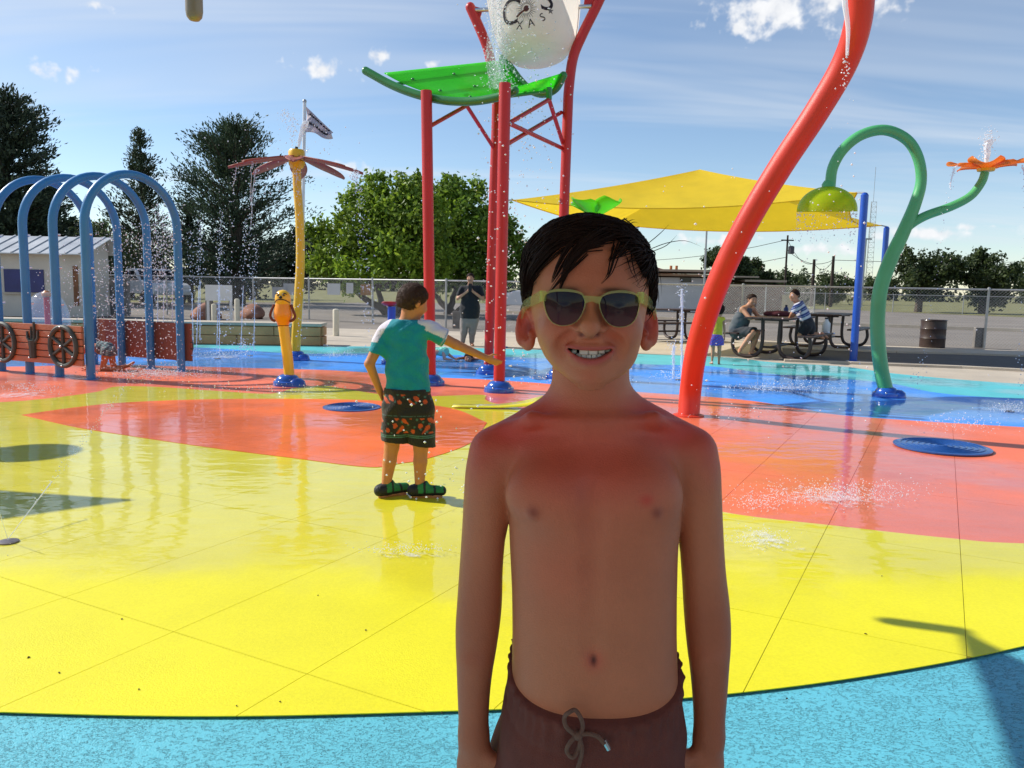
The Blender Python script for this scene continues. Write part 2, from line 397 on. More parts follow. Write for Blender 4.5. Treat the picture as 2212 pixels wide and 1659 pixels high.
ye_near = Gs([(-900, 1490), (-400, 1530), (0, 1548), (470, 1557), (985, 1545), (1300, 1530), (1600, 1505), (1900, 1464), (2212, 1403), (2600, 1300), (2900, 1190)], 10)
ye_far = Gs([(2900, 1189), (2700, 1190), (2212, 1180), (2056, 1169), (1809, 1142), (1560, 1111), (1400, 1060), (1280, 990), (1200, 925), (1126, 886), (1075, 876), (1048, 866), (1046, 856), (985, 857), (931, 859), (870, 862),
             (816, 854), (760, 845), (720, 838), (690, 836), (640, 840), (600, 851), (560, 853), (450, 846), (330, 838), (250, 838), (215, 848), (150, 858), (80, 866), (0, 872), (-300, 885), (-900, 905)], 6)
le_orange = Gs([(46, 900), (160, 884), (270, 873), (450, 866), (640, 865), (800, 868), (900, 875), (985, 888), (1052, 917)], 6)[:-1] + Gs([(1052, 917), (1015, 962), (921, 996), (865, 1006), (796, 1014), (631, 994), (451, 971), (249, 941), (159, 926), (46, 900)], 6)[:-1]

U_ = Vector((.47, .883)); V_ = Vector((.883, -.47))
def panels(parent_name, poly, ztop, depth, material, gap=.0013, under=SUBD, pw=.605, pl=1.21):
    base = struct(parent_name, flat(poly, ztop - depth + .0008), under, smooth=False)
    bm0 = bmesh.new(); vs_ = [bm0.verts.new((p[0], p[1], ztop)) for p in poly]; bm0.faces.new(vs_)
    bmesh.ops.triangulate(bm0, faces=bm0.faces)
    ps = [p[0] * V_.x + p[1] * V_.y for p in poly]; qs = [p[0] * U_.x + p[1] * U_.y for p in poly]
    i0, i1 = math.floor((min(ps) + .45) / pw), math.ceil((max(ps) + .45) / pw)
    for i in range(i0, i1):
        a, b = -.45 + i * pw, -.45 + (i + 1) * pw
        sh = 1.80 + (0 if i % 2 else .0)
        bmi = bm0.copy()
        for d, s in ((a + gap, 1), (b - gap, -1)):
            bmesh.ops.bisect_plane(bmi, geom=bmi.verts[:] + bmi.edges[:] + bmi.faces[:], plane_co=(V_.x * d, V_.y * d, 0), plane_no=(-V_.x * s, -V_.y * s, 0), clear_outer=True)
        if not bmi.faces: bmi.free(); continue
        j0, j1 = math.floor((min(qs) - sh) / pl), math.ceil((max(qs) - sh) / pl)
        for j in range(j0, j1):
            c_, d_ = sh + j * pl, sh + (j + 1) * pl
            bmj = bmi.copy()
            for d, s in ((c_ + gap, 1), (d_ - gap, -1)):
                bmesh.ops.bisect_plane(bmj, geom=bmj.verts[:] + bmj.edges[:] + bmj.faces[:], plane_co=(U_.x * d, U_.y * d, 0), plane_no=(-U_.x * s, -U_.y * s, 0), clear_outer=True)
            if len(bmj.faces) and sum(f.calc_area() for f in bmj.faces) > .004:
                r = bmesh.ops.extrude_face_region(bmj, geom=bmj.faces[:])
                bmesh.ops.translate(bmj, vec=(0, 0, -depth), verts=[e for e in r['geom'] if isinstance(e, bmesh.types.BMVert)])
                bmesh.ops.recalc_face_normals(bmj, faces=bmj.faces)
                me = bpy.data.meshes.new('panel'); bmj.to_mesh(me); me.materials.append(material)
                o = bpy.data.objects.new('panel', me); col.objects.link(o); adopt(o, base)
            bmj.free()
        bmi.free()
    bm0.free(); return base
panels('coral_surface', [(p.x, p.y) for p in co_far] + [(7, 3.2), (-8, 3.2)], .0105, .003, COR, under=SUBC)
panels('yellow_surface', [(p.x, p.y) for p in ye_near + ye_far], .0145, .003, YEL)
panels('orange_leaf_shape', [(p.x, p.y) for p in le_orange], .0175, .002, ORA, gap=.0010, under=SUBC)
# ================================================================== trees
LEAFM = mat('leaf', (1, 1, 1), .55, .2, 3, attr='Col', transl=.35)
NEEDLE = mat('needle', (1, 1, 1), .6, .2, 3, attr='Col', transl=.12)
BARK = mat('bark', (.10, .075, .055), .95, .35, 9, .8, 14)
def leaf_cloud(P, size, colors, aspect=.62, up=0.35, name='crown', material=None, parent=None, dirs=None):
    n = len(P); P = np.asarray(P)
    d = rng.normal(size=(n, 3)) if dirs is None else dirs + rng.normal(size=(n, 3)) * .45
    d /= np.linalg.norm(d, axis=1)[:, None]
    q = rng.normal(size=(n, 3)); q[:, 2] += up * 2
    s = np.cross(d, q); s /= np.linalg.norm(s, axis=1)[:, None] + 1e-9
    L_ = (size * rng.uniform(.6, 1.35, n))[:, None]; W_ = L_ * aspect * .5
    nn = np.cross(d, s)
    V = np.stack([P - d * L_ * .5, P + s * W_ + nn * W_ * .35, P + d * L_ * .5, P - s * W_ + nn * W_ * .35], 1).reshape(-1, 3)
    F = np.arange(4 * n).reshape(n, 4)
    c = np.repeat(colors, 4, axis=0)
    return np_mesh(name, V, F, material, parent, smooth=False, colors=c)
def shade_cols(n, c0, c1):
    t = rng.random((n, 1)) ** 1.3
    return np.array(c0) * (1 - t) + np.array(c1) * t
def ball_pts(n, c, r, shell=.55):
    d = rng.normal(size=(n, 3)); d /= np.linalg.norm(d, axis=1)[:, None]
    rad = shell + (1 - shell) * rng.random(n); rad = np.where(rng.random(n) < .15, rng.random(n), rad)
    return np.asarray(c) + d * rad[:, None] * np.asarray(r)
def limb(mb, a, b, r0, r1, wob=.12, n=6):
    a, b = Vector(a), Vector(b); L_ = (b - a).length; pts = []
    for i in range(n + 1):
        t = i / n; p = a.lerp(b, t)
        if 0 < i < n: p += Vector((random.gauss(0, 1), random.gauss(0, 1), random.gauss(0, .5))) * wob * L_ / n
        pts.append(p)
    mb.tube(pts, [lerp(r0, r1, i / n) for i in range(n + 1)], 8); return pts
def broad_tree(name, label, base, H, W, crown_lo, n_clump, n_leaf, lsize, c0, c1, group=None, stems=1, flat_=.8, trunk_r=.22, outline=None):
    base = Vector(base); t = thing(name, label, 'tree', base, group)
    mb = MB(); cl = []
    zc = crown_lo + (H - crown_lo) * .45
    if outline is not None: cl = [(base + Vector(c[:3]), c[3]) for c in outline]
    else:
        for i in range(n_clump):
            a = random.uniform(0, 2 * math.pi); rr = math.sqrt(random.random()); zz = random.uniform(-1, 1)
            k = math.sqrt(max(0, 1 - zz * zz * .75))
            cl.append((base + Vector((math.cos(a) * rr * W * .36 * k, math.sin(a) * rr * W * .36 * k, zc + zz * (H - crown_lo) * .37)), random.uniform(.7, 1.25) * W * .165))
    for s in range(stems):
        f = base + Vector((random.gauss(0, .25) * (stems > 1), random.gauss(0, .2) * (stems > 1), -.1))
        top = base + Vector(((s - (stems - 1) / 2) * W * .16 + random.gauss(0, .1), random.gauss(0, .2), crown_lo + (H - crown_lo) * .28))
        limb(mb, f, top, trunk_r * 1.15, trunk_r * .6)
        for c, r in random.sample(cl, min(len(cl), 9 if stems > 1 else 12)):
            limb(mb, top, c, trunk_r * .38, trunk_r * .07, .2)
    mb.build('trunk', BARK, t)
    P = []; C = []
    tot = sum(r * r for c, r in cl)
    for c, r in cl:
        n = int(n_leaf * r * r / tot)
        # twigs: sub-clumps give a ragged outline
        subs = ball_pts(max(6, n // 45), c, (r, r, r * flat_), .5)
        pts = np.repeat(subs, 45, axis=0) + rng.normal(size=(len(subs) * 45, 3)) * r * .19
        br = random.uniform(.75, 1.2)
        P.append(pts); C.append(shade_cols(len(pts), c0, c1) * br)
    P = np.concatenate(P); C = np.concatenate(C)
    leaf_cloud(P, lsize, C, parent=t, material=LEAFM)
    return t
def conifer(name, label, base, H, W, c0, c1, n_br, top=.04, lean=0, droop=.1, tuft=.28, group=None, gap=.0, shape=.8, per=46, lo=.08, irregular=.25):
    H *= .95 if shape > .6 else .90; base = Vector(base); t = thing(name, label, 'tree', base, group); mb = MB()
    limb(mb, base - Vector((0, 0, .1)), base + Vector((lean, 0, H * .97)), W * .055 + .08, .03, .05)
    P = []; D = []; C = []
    sect = [random.uniform(1 - irregular, 1 + irregular) for _ in range(60)]
    for i in range(n_br):
        u = random.random() ** .9; z = lo + (1 - lo) * u
        prof = (1 - u) ** shape * (.55 + .45 * min(1, (u + .12) / .22)) + top
        a = random.uniform(0, 2 * math.pi); L_ = W * .5 * prof * random.uniform(.6, 1.08) * sect[int(u * 14) + int(a / 2.1) * 15]
        if gap and random.random() < gap: continue
        rt = base + Vector((lean * z, 0, H * z)); tilt = lerp(-droop, .75, u)
        dv = Vector((math.cos(a), math.sin(a), tilt)); tip = rt + dv * L_
        if i % 4 == 0 and L_ > .6: mb.tube([rt, rt.lerp(tip, .5) - Vector((0, 0, .06 * L_)), tip], [.05, .03, .01], 5)
        k = max(6, int(per * (.35 + L_ / (W * .5))))
        s = rng.random(k) ** .6
        pts = np.array(rt)[None] + np.array(dv)[None] * (s * L_)[:, None]
        pts += rng.normal(size=(k, 3)) * (tuft * (.35 + .65 * s))[:, None] * np.array([1, 1, .6])
        P.append(pts); D.append(np.tile(np.array(dv.normalized()), (k, 1)) + np.array([0, 0, .25])); C.append(shade_cols(k, c0, c1) * random.uniform(.7, 1.25))
    mb.build('trunk', BARK, t)
    leaf_cloud(np.concatenate(P), tuft * 1.15, np.concatenate(C), aspect=.34, parent=t, material=NEEDLE, dirs=np.concatenate(D))
    return t
DK0, DK1 = (.024, .042, .027), (.09, .13, .07)
MD0, MD1 = (.03, .05, .026), (.11, .145, .07)
def base_at(px, Y): p = AT(px, 640, Y); return Vector((p.x, Y, 0))
def hz(py, px, Y): return AT(px, py, Y).z
conifer('pine_tree', 'tall dark pine at the left edge, behind the white building', base_at(28, 40), hz(192, 28, 40), 4.9, DK0, DK1, 520, top=.34, droop=.05, tuft=.22, shape=.5, per=60, lo=.1)
conifer('pine_tree', 'dark low pine beside the tall pine, seen through the first blue arches', base_at(95, 43), hz(400, 95, 43), 4.2, DK0, DK1, 150, top=.25, droop=.2, tuft=.3, shape=.6, per=46, lo=.12)
conifer('cypress_tree', 'narrow grey-green conifer with open spiky top behind the blue arches', base_at(312, 45), hz(262, 312, 45), 4.1, MD0, MD1, 260, top=.05, droop=-.5, tuft=.19, shape=.85, per=44, lo=.04, irregular=.55)
conifer('cypress_tree', 'small dark conifer between the spiky conifer and the broad dark one', base_at(412, 46), hz(415, 412, 46), 2.2, DK0, DK1, 110, top=.06, droop=-.3, tuft=.22, shape=.6, per=34, lo=.03)
conifer('pine_tree', 'broad dark conifer left of the orange flower feature', base_at(512, 44), hz(258, 512, 44), 7.2, (.028, .055, .032), (.11, .16, .078), 620, top=.16, droop=-.25, tuft=.18, shape=.78, per=58, lo=.05, irregular=.55)
broad_tree('leafy_tree', 'pale green tree behind the blue arches', base_at(205, 52), hz(470, 205, 52), 5.6, 1.2, 18, 9000, .24, (.06, .09, .035), (.22, .28, .11))
broad_tree('leafy_tree', 'dark bushy tree behind the white pickup truck', base_at(285, 56), hz(500, 285, 56), 7.6, .6, 20, 9000, .26, (.035, .055, .024), (.13, .17, .065))
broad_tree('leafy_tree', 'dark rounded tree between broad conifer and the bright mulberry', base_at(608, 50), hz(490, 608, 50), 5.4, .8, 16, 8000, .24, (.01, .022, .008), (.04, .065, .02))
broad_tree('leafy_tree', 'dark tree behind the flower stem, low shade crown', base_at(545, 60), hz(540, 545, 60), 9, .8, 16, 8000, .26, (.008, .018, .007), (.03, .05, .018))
GR0, GR1 = (.11, .20, .016), (.38, .52, .05)
def out_px(bs, Y, lst):
    return [tuple(AT(a, b, Y + dy) - bs) + (r,) for a, b, r, dy in lst]
Yb = 33.0; bs = base_at(850, Yb)
broad_tree('mulberry_tree', 'large bright green leafy tree with several bare stems behind the fence', bs, 0, 7.4, 1.5, 0, 25000, .20, GR0, GR1, stems=4, trunk_r=.15, outline=out_px(bs, Yb, [
    (730, 560, 1.1, 0), (780, 500, 1.15, -.6), (840, 450, 1.2, 0), (800, 430, .9, .8), (880, 420, .95, .3), (820, 395, .55, 0), (900, 500, 1.25, -.9), (700, 510, .75, .3), (760, 590, .9, -.8), (850, 560, 1.2, -1.0), (890, 400, .5, .8),
    (930, 560, 1.1, -.6), (690, 575, .6, 0), (760, 435, .6, .4), (940, 460, .8, .6), (790, 545, 1.0, 1.2), (870, 480, 1.1, 1.4)]))
bs = base_at(985, Yb + 2.5)
broad_tree('mulberry_tree', 'leafy green tree right of the bucket tower posts, leaning over the fence', bs, 0, 6.4, 1.5, 0, 17500, .20, (.08, .16, .014), (.29, .41, .045), stems=3, trunk_r=.15, outline=out_px(bs, Yb + 2.5, [
    (975, 430, 1.0, 0), (1010, 480, 1.2, -.6), (960, 520, 1.2, 0), (1040, 540, 1.1, -.2), (1090, 500, .8, .4), (1110, 545, .8, 0), (1000, 580, 1.1, -.7), (1060, 470, .9, .4), (970, 395, .5, .2), (1080, 600, .7, -.3), (1015, 415, .7, .4), (1130, 570, .5, 0), (930, 590, .9, .3), (1040, 610, .8, .4)]))
for i, (px, Y, py, W, lab) in enumerate([
        (1985, 58, 522, 5.6, 'rounded dark green tree just right of the green stem, across the car park'), (2125, 57, 524, 5.9, 'rounded dark green tree behind the trash barrel side of the fence, right of its twin'),
        (2260, 60, 560, 5.2, 'dark tree cut off by the right edge, across the car park'), (1568, 62, 532, 5.0, 'green tree rising behind the flat-roofed white building'),
        (1625, 64, 560, 4.2, 'green tree partly behind the leaning red pipe, right of the white building'), (1718, 80, 586, 7.0, 'low green tree line clump left of the utility poles'), (1795, 88, 590, 6.8, 'low green clump of trees behind the utility poles'),
        (1905, 95, 600, 6.0, 'far low trees behind the rear blue canopy post'), (1170, 66, 590, 6, 'far tree behind the boy at the edge of the car park')]):
    broad_tree('park_tree', lab, base_at(px, Y), hz(py, px, Y), W, .9 if Y < 66 else .3, 17, 8500 if Y < 66 else 4200, .25, (.022, .042, .014), (.095, .13, .036) if i != 5 else (.12, .16, .06), group='trees across the car park', trunk_r=.26)
# low hedge mass on the horizon
m_ = []
for i in range(90):
    X = -110 + i * 3.0 + random.gauss(0, 1); m_.append(ball_pts(130, (X, 150 + random.gauss(0, 4), 1.6), (3.2, 2, random.uniform(1.6, 3.6)), .4))
m_ = np.concatenate(m_); tag(leaf_cloud(m_, .9, shade_cols(len(m_), (.02, .032, .016), (.06, .08, .035)), name='distant_woodland', material=LEAFM), 'low dark line of distant trees on the horizon', 'trees', kind='stuff')
# ================================================================== fences, walls, buildings, furniture
GALV = mat('galvanised_steel', (.42, .42, .41), .45, .15, 5, metal=.55)
WHITEP = mat('white_paint', (.74, .73, .70), .6, .08, 2, .1, 30)
BLUEP = mat('blue_powder_coat', (.012, .085, .46), .35, .08, 4, coat=.4)
BROWNP = mat('brown_metal', (.045, .026, .022), .5, .15, 6, coat=.1)
DARKG = mat('dark_glass', (.02, .022, .025), .08, .05)
BLACKR = mat('black_rubber', (.015, .015, .015), .8, .2, 8)
def fence(name, label, line, H, px_posts=None, pitch=3.0, mesh=.075, wire=.0017, ext=()):
    L_ = [Vector((p[0], p[1], 0)) for p in line]; t = thing(name, label, 'fence', L_[0])
    wires = MB()
    for a, b in zip(L_, L_[1:]):
        d = (b - a); n = max(1, round(d.length / pitch)); u = d.normalized()
        for i in range(n + 1):
            p = a + d * i / n
            if i == n and b is not L_[-1]: continue
            MB().tube([p, p + Vector((0, 0, H + .02))], .03, 8).lathe([(.036, H + .0), (.034, H + .04), (.012, H + .06)], p, 8).build('post', GALV, t)
        MB().tube([a + Vector((0, 0, H)), b + Vector((0, 0, H))], .022, 8).build('top_rail', GALV, t)
        k = int(d.length / mesh)
        for i in range(-int(H / mesh), k):
            for s in (1, -1):
                x0, x1 = i * mesh, i * mesh + H
                if s < 0: x0, x1 = x1, x0
                z0, z1 = .03, H
                # clip to the section
                def clip(xa, za, xb, zb):
                    if xa < 0: za = za + (zb - za) * (0 - xa) / (xb - xa); xa = 0
                    if xb < 0: zb = zb + (za - zb) * (0 - xb) / (xa - xb); xb = 0
                    if xa > d.length: za = za + (zb - za) * (d.length - xa) / (xb - xa); xa = d.length
                    if xb > d.length: zb = zb + (za - zb) * (d.length - xb) / (xa - xb); xb = d.length
                    return xa, za, xb, zb
                xa, za, xb, zb = clip(x0, z0, x1, z1)
                if abs(xa - xb) < .02: continue
                off = Vector((-u.y, u.x, 0)) * .026
                wires.tube([a + u * xa + Vector((0, 0, za)) - off, a + u * xb + Vector((0, 0, zb)) - off], wire, 3, cap=False)
    tag(wires.build('chain_link', GALV, t, smooth=False), kind='stuff')
    return t
FL = [G(-420, 668), G(548, 683), G(963, 708), G(2125, 752), G(3300, 800)]
fence('chain_link_fence', 'long galvanised chain-link fence along the edge of the splash pad', FL, 1.37)
for px, py, h in ((1500, 728, 1.9), (2127, 752, 1.95)):
    p = G(px, py); MB()
tag(MB().tube([G(1517, 700) , G(1517, 700) + Vector((0, 0, 3.4))], .035, 8).lathe([(.09, 0), (.09, .03), (.04, .05)], G(1517, 700), 10).build('flag_mast', GALV), 'bare thin grey pole between boy and leaning red pipe, behind the fence', 'pole')
# inner fence panel and posts beyond the car park
fence('chain_link_fence', 'far low chain-link fence on the grass in front of the park trees', [base_at(1640, 56), base_at(2400, 52)], 1.2, pitch=4.0, mesh=.16, wire=.003)
fence('chain_link_fence', 'short run of chain-link fence beside the white flat-roofed building', [base_at(1555, 44), base_at(1760, 41)], 1.55, pitch=3.0, mesh=.12, wire=.003)

# low stone wall on the left
STONE = mat('stone_wall_stone', (.62, .32, .145), .9, .35, 1.6, .8, 12, detail=8)
MORT = mat('wall_mortar', (.52, .28, .13), .95, .2)
w0, w1 = G(693, 747), G(-520, 728)
wd = (w1 - w0); wl = wd.length; wu = wd.normalized(); wn = Vector((-wu.y, wu.x, 0)); wn = -wn if wn.y < 0 else wn
WH = AT(693, 699, w0.y).z
wall = thing('stone_wall', 'low stone retaining wall with pale concrete cap left of the pad', 'wall', w0)
wrot = Matrix((wu, wn, Vector((0, 0, 1)))).transposed()
MB().box(w0 + wu * wl / 2 + wn * .24 + Vector((0, 0, WH / 2 - .03)), (wl - .02, .42, WH - .07), wrot).build('wall_core', MORT, wall, smooth=False)
MB().box(w0 + wu * wl / 2 + wn * .24 + Vector((0, 0, WH - .03)), (wl + .06, .62, .06), wrot).build('cap', CONC, wall, smooth=False, bev=.012)
x = 0; row_h = (WH - .07) / 2
for r_ in range(2):
    x = -.1 * r_
    while x < wl:
        L1 = random.uniform(.8, 1.7); a, b = max(x, 0), min(x + L1, wl)
        if b - a > .1:
            MB().box(w0 + wu * (a + b) / 2 + wn * (.012 + random.uniform(-.012, .01)) + Vector((0, 0, row_h * (r_ + .5))), (b - a - .010, .10, row_h - .009), wrot).build('stone', STONE, wall, smooth=False, bev=.014)
        x += L1
for r_ in range(2):
    MB().box(w0 - wu * .008 + wn * .24 + Vector((0, 0, row_h * (r_ + .5))), (.06, .40, row_h - .016), wrot).build('stone', STONE, wall, smooth=False, bev=.014)

# boulders
ROCK = mat('red_rock', (.27, .13, .085), .9, .4, 2.5, .9, 6, detail=8)
def boulder(label, px, py, sx, sy, sz):
    p = G(px, py); bm_ = bmesh.new(); bmesh.ops.create_icosphere(bm_, subdivisions=3, radius=1)
    for v in bm_.verts:
        q = v.co; k = 1 + .16 * math.sin(q.x * 3.1 + px) * math.cos(q.y * 2.7 + py) + .10 * math.sin(q.z * 5 + q.x * 4 + px)
        v.co = Vector((q.x * sx, q.y * sy, max(q.z, -.35) * sz)) * k
    me = bpy.data.meshes.new('boulder'); bm_.to_mesh(me); bm_.free(); me.materials.append(ROCK); me.polygons.foreach_set('use_smooth', [True] * len(me.polygons))
    o = bpy.data.objects.new('boulder', me); col.objects.link(o); o.location = (p.x, p.y, sz * .3); o.rotation_euler.z = px * .01
    tag(o, label, 'boulder', 'red boulders by the fence')
boulder('larger red-brown boulder beside the white notice board', 446, 689, .62, .42, .42)
boulder('smaller red-brown boulder right of the notice board', 545, 687, .52, .36, .34)

# notice boards seen from behind
def board(label, x0, x1, y0, y1, Y, pyb, legs=True, mt=WHITEP):
    a, b = AT(x0, y0, Y), AT(x1, y1, Y); t = thing('notice_board', label, 'sign', ((a.x + b.x) / 2, Y, 0))
    MB().box(((a.x + b.x) / 2, Y, (a.z + b.z) / 2), (b.x - a.x, .02, a.z - b.z)).build('board', mt, t, smooth=False)
    if legs:
        for x_ in (a.x + .06, b.x - .06): MB().box((x_, Y + .04, (a.z - .03) / 2), (.07, .05, a.z - .03)).build('post', WHITEP, t, smooth=False)
    return t
board('white notice board on two posts seen from behind, next to the boulders', 443, 502, 615, 650, 24.8, 690)
GREYP = mat('pale_grey_board', (.46, .46, .46), .6, .08)
FY = lambda px: np.interp(px, [-420, 548, 963, 2125, 3300], [FL[0].y, FL[1].y, FL[2].y, FL[3].y, FL[4].y])
for lab, x0, x1, y0, y1, mt in (('small grey board on the fence left of the yellow post', 588, 612, 620, 644, GREYP), ('grey board on the fence right behind the yellow flower stem', 612, 639, 612, 637, GREYP),
                            ('white board on the fence right of the yellow flower stem', 707, 735, 612, 637, WHITEP), ('small pale board on the fence left of the standing boy', 748, 763, 611, 634, WHITEP),
                            ('rusty orange board on the fence beside the standing boy', 779, 801, 614, 638, mat('rust_board', (.36, .17, .05), .8, .2)), ('white board hung on the fence behind the man at the picnic table', 1690, 1722, 637, 672, WHITEP)):
    Yf = FY((x0 + x1) / 2) - .12; a, b = AT(x0, y0, Yf), AT(x1, y1, Yf)
    t = thing('fence_sign', lab, 'sign', ((a.x + b.x) / 2, Yf, b.z)); MB().box(((a.x + b.x) / 2, Yf, (a.z + b.z) / 2), (b.x - a.x, .012, a.z - b.z)).build('board', mt, t, smooth=False)
    for s in (.15, .85): MB().bar((lerp(a.x, b.x, s), Yf, a.z - .03), (lerp(a.x, b.x, s), Yf + .12, a.z - .03), .01, .01).build('tie', GALV, t)
# bollards
def bollard(label, px, py, h, r, mt, grp):
    p = G(px, py); tag(MB().lathe([(r, 0), (r, h - .03), (r * .8, h), (.01, h + .012)], p, 14).build('bollard', mt), label, 'bollard', grp)
CREAM = mat('cream_paint', (.66, .60, .46), .7, .12, 5)
bollard('cream bollard on the walkway right of the stone wall', 726, 725, .62, .075, CREAM, 'cream bollards along the walkway')
bollard('cream bollard behind the stone wall under the notice board', 463, 697, .55, .075, CREAM, 'cream bollards along the walkway')
bollard('cream bollard behind the stone wall between the two boulders', 513, 699, .72, .075, CREAM, 'cream bollards along the walkway')
CPOST = mat('weathered_concrete_post', (.22, .20, .18), .95, .25, 6, .6, 30)
for lab, px, py, h in (('short grey concrete stub beside the fence post at right', 2112, 751, .48), ('short grey concrete stub at the fence foot behind the woman', 985, 709, .5), ('grey concrete stub behind the stone wall', 453, 692, .62)):
    p = G(px, py); tag(MB().box((p.x, p.y, h / 2), (.20, .16, h)).build('concrete_stub', CPOST, smooth=False, bev=.015), lab, 'post', 'concrete stubs at the fence')

# white building with blue panel (left) ---------------------------------------------------
WALLW = mat('white_masonry', (.62, .57, .49), .9, .14, 1.3, .3, 20, detail=7)
ROOFM = mat('metal_roof', (.55, .56, .56), .4, .12, 2, metal=.35)
Yw = 25.5; xl, xr = AT(-520, 600, Yw).x, AT(184, 600, Yw).x; ze = hz(543, 100, Yw); zr = hz(514, 100, Yw + 1.3)
wb = thing('white_building', 'white painted building with ribbed metal roof and blue panel, left edge', 'building', ((xl + xr) / 2, Yw, 0))
gab = [(Yw, 0), (Yw + 1.5, 0), (Yw + 1.5, ze), (Yw + 1.3, zr - .05), (Yw, ze)]
MB().add([(xl, y, z) for y, z in gab] + [(xr, y, z) for y, z in gab], [(0, 1, 2, 3, 4), (9, 8, 7, 6, 5)] + [(i, (i + 1) % 5, 5 + (i + 1) % 5, 5 + i) for i in range(5)]).build('wall', WALLW, wb, smooth=False)
e0 = Vector((0, Yw - .35, ze - .10)); e1 = Vector((0, Yw + 1.3, zr + .02)); e2 = Vector((0, Yw + 1.7, ze - .05))
rf = MB()
for a, b in ((e0, e1), (e1, e2)):
    rf.add([(xl - .3, a.y, a.z), (xr + .25, a.y, a.z), (xr + .25, b.y, b.z), (xl - .3, b.y, b.z), (xl - .3, a.y, a.z + .03), (xr + .25, a.y, a.z + .03), (xr + .25, b.y, b.z + .03), (xl - .3, b.y, b.z + .03)],
           [(0, 1, 2, 3), (7, 6, 5, 4), (0, 4, 5, 1), (1, 5, 6, 2), (2, 6, 7, 3), (3, 7, 4, 0)])
rfo = rf.build('roof', ROOFM, wb, smooth=False)
k = 0
xx = xl - .2
while xx < xr + .2:
    MB().bar((xx, e0.y + .01, e0.z + .045), (xx, e1.y, e1.z + .045), .05, .035).build('roof_rib', ROOFM, rfo, smooth=False); xx += .42
a, b = AT(8, 581, Yw - .02), AT(96, 632, Yw - .02)
wn_ = MB().box(((a.x + b.x) / 2, Yw - .012, (a.z + b.z) / 2), (b.x - a.x, .05, a.z - b.z)).build('window', mat('blue_panel', (.035, .04, .16), .35, .2, 3), wb, smooth=False)
MB().box(((a.x + b.x) / 2, Yw - .03, b.z - .04), (b.x - a.x + .1, .10, .06)).build('sill', CONC, wn_, smooth=False)
a, b = AT(157, 575, Yw - .02), AT(171, 660, Yw - .02)
MB().box(((a.x + b.x) / 2, Yw - .02, (a.z + b.z) / 2), (b.x - a.x, .03, a.z - b.z)).build('downpipe', mat('rusty_metal', (.22, .10, .05), .8, .4, 6), wb, smooth=False)
def brick_mat(name, c1, c2, mortar, sx, sy):
    M = bpy.data.materials.new(name); M.use_nodes = True; nt = M.node_tree; p = nt.nodes['Principled BSDF']
    tcn = nt.nodes.new('ShaderNodeTexCoord'); mp = nt.nodes.new('ShaderNodeMapping'); mp.inputs['Rotation'].default_value = (R(90), 0, 0); b = nt.nodes.new('ShaderNodeTexBrick')
    nt.links.new(tcn.outputs['Object'], mp.inputs[0]); nt.links.new(mp.outputs[0], b.inputs['Vector'])
    b.inputs['Color1'].default_value = c1 + (1,); b.inputs['Color2'].default_value = c2 + (1,); b.inputs['Mortar'].default_value = mortar + (1,)
    b.inputs['Scale'].default_value = 1; b.inputs['Brick Width'].default_value = sx; b.inputs['Row Height'].default_value = sy; b.inputs['Mortar Size'].default_value = .012
    nt.links.new(b.outputs[0], p.inputs['Base Color']); p.inputs['Roughness'].default_value = .9
    return M
BLOCK = brick_mat('grey_block', (.26, .25, .24), (.21, .20, .19), (.15, .15, .14), .4, .2)
a = AT(184, 597, 27.2); b = AT(277, 597, 27.2)
tag(MB().box(((a.x + b.x) / 2, 27.2, a.z / 2), (b.x - a.x, .2, a.z)).build('block_wall', BLOCK, smooth=False), 'grey block wall joining the white building, behind the blue arches', 'wall')

# flat-roofed building (right of the boy) ------------------------------------------------
Yr = 46.0
fb = thing('flat_roof_building', 'low white flat-roofed building with brown fascia behind the fence', 'building', base_at(1480, Yr))
def pbox(x0, x1, y0, y1, Y, dep, base=False):
    a, b = AT(x0, y0, Y), AT(x1, y1, Y); zb = 0 if base else b.z
    return MB().box(((a.x + b.x) / 2, Y + dep / 2, (a.z + zb) / 2), (b.x - a.x, dep, a.z - zb))
PALEW = mat('pale_stucco', (.60, .60, .60), .9, .08, 2, .2, 20)
pbox(1385, 1545, 598, 660, Yr, 7, True).build('wall', PALEW, fb, smooth=False)
pbox(1545, 1692, 612, 662, Yr + .4, 6, True).build('brick_wall', brick_mat('red_brick', (.17, .07, .045), (.12, .05, .035), (.12, .11, .10), .25, .08), fb, smooth=False)
FASC = mat('brown_fascia', (.30, .17, .09), .8, .2, 3)
TANR = mat('tan_roof_edge', (.42, .34, .25), .8, .15, 3)
pbox(1375, 1548, 590, 598, Yr - .6, 8).build('roof', FASC, fb, smooth=False)
pbox(1415, 1575, 581, 589, Yr + .8, 6).build('roof', TANR, fb, smooth=False)
pbox(1540, 1640, 595, 600, Yr - .3, 6).build('roof', TANR, fb, smooth=False); pbox(1610, 1700, 604, 610, Yr - .2, 6).build('roof', TANR, fb, smooth=False)
wv = pbox(1470, 1493, 598.6, 610, Yr - .05, .1).build('window', mat('window_frame_brown', (.10, .075, .05), .6), fb, smooth=False)
pbox(1471.5, 1491.5, 600, 609, Yr - .07, .05).build('pane', DARKG, wv, smooth=False)
ac = pbox(1534, 1558, 599.5, 611, Yr - .45, .5).build('air_conditioner', mat('grey_metal_box', (.30, .31, .31), .5), fb, smooth=False)
for i in range(5): pbox(1536, 1556, 601 + i * 2, 602 + i * 2, Yr - .47, .03).build('louvre', BLACKR, ac, smooth=False)
REDSL = mat('red_plastic', (.30, .035, .035), .4, .1, 3)
rs = thing('red_slide', 'dark red slide chute with two orange posts above the flat roof', 'slide', base_at(1430, Yr + 9))
gr = []
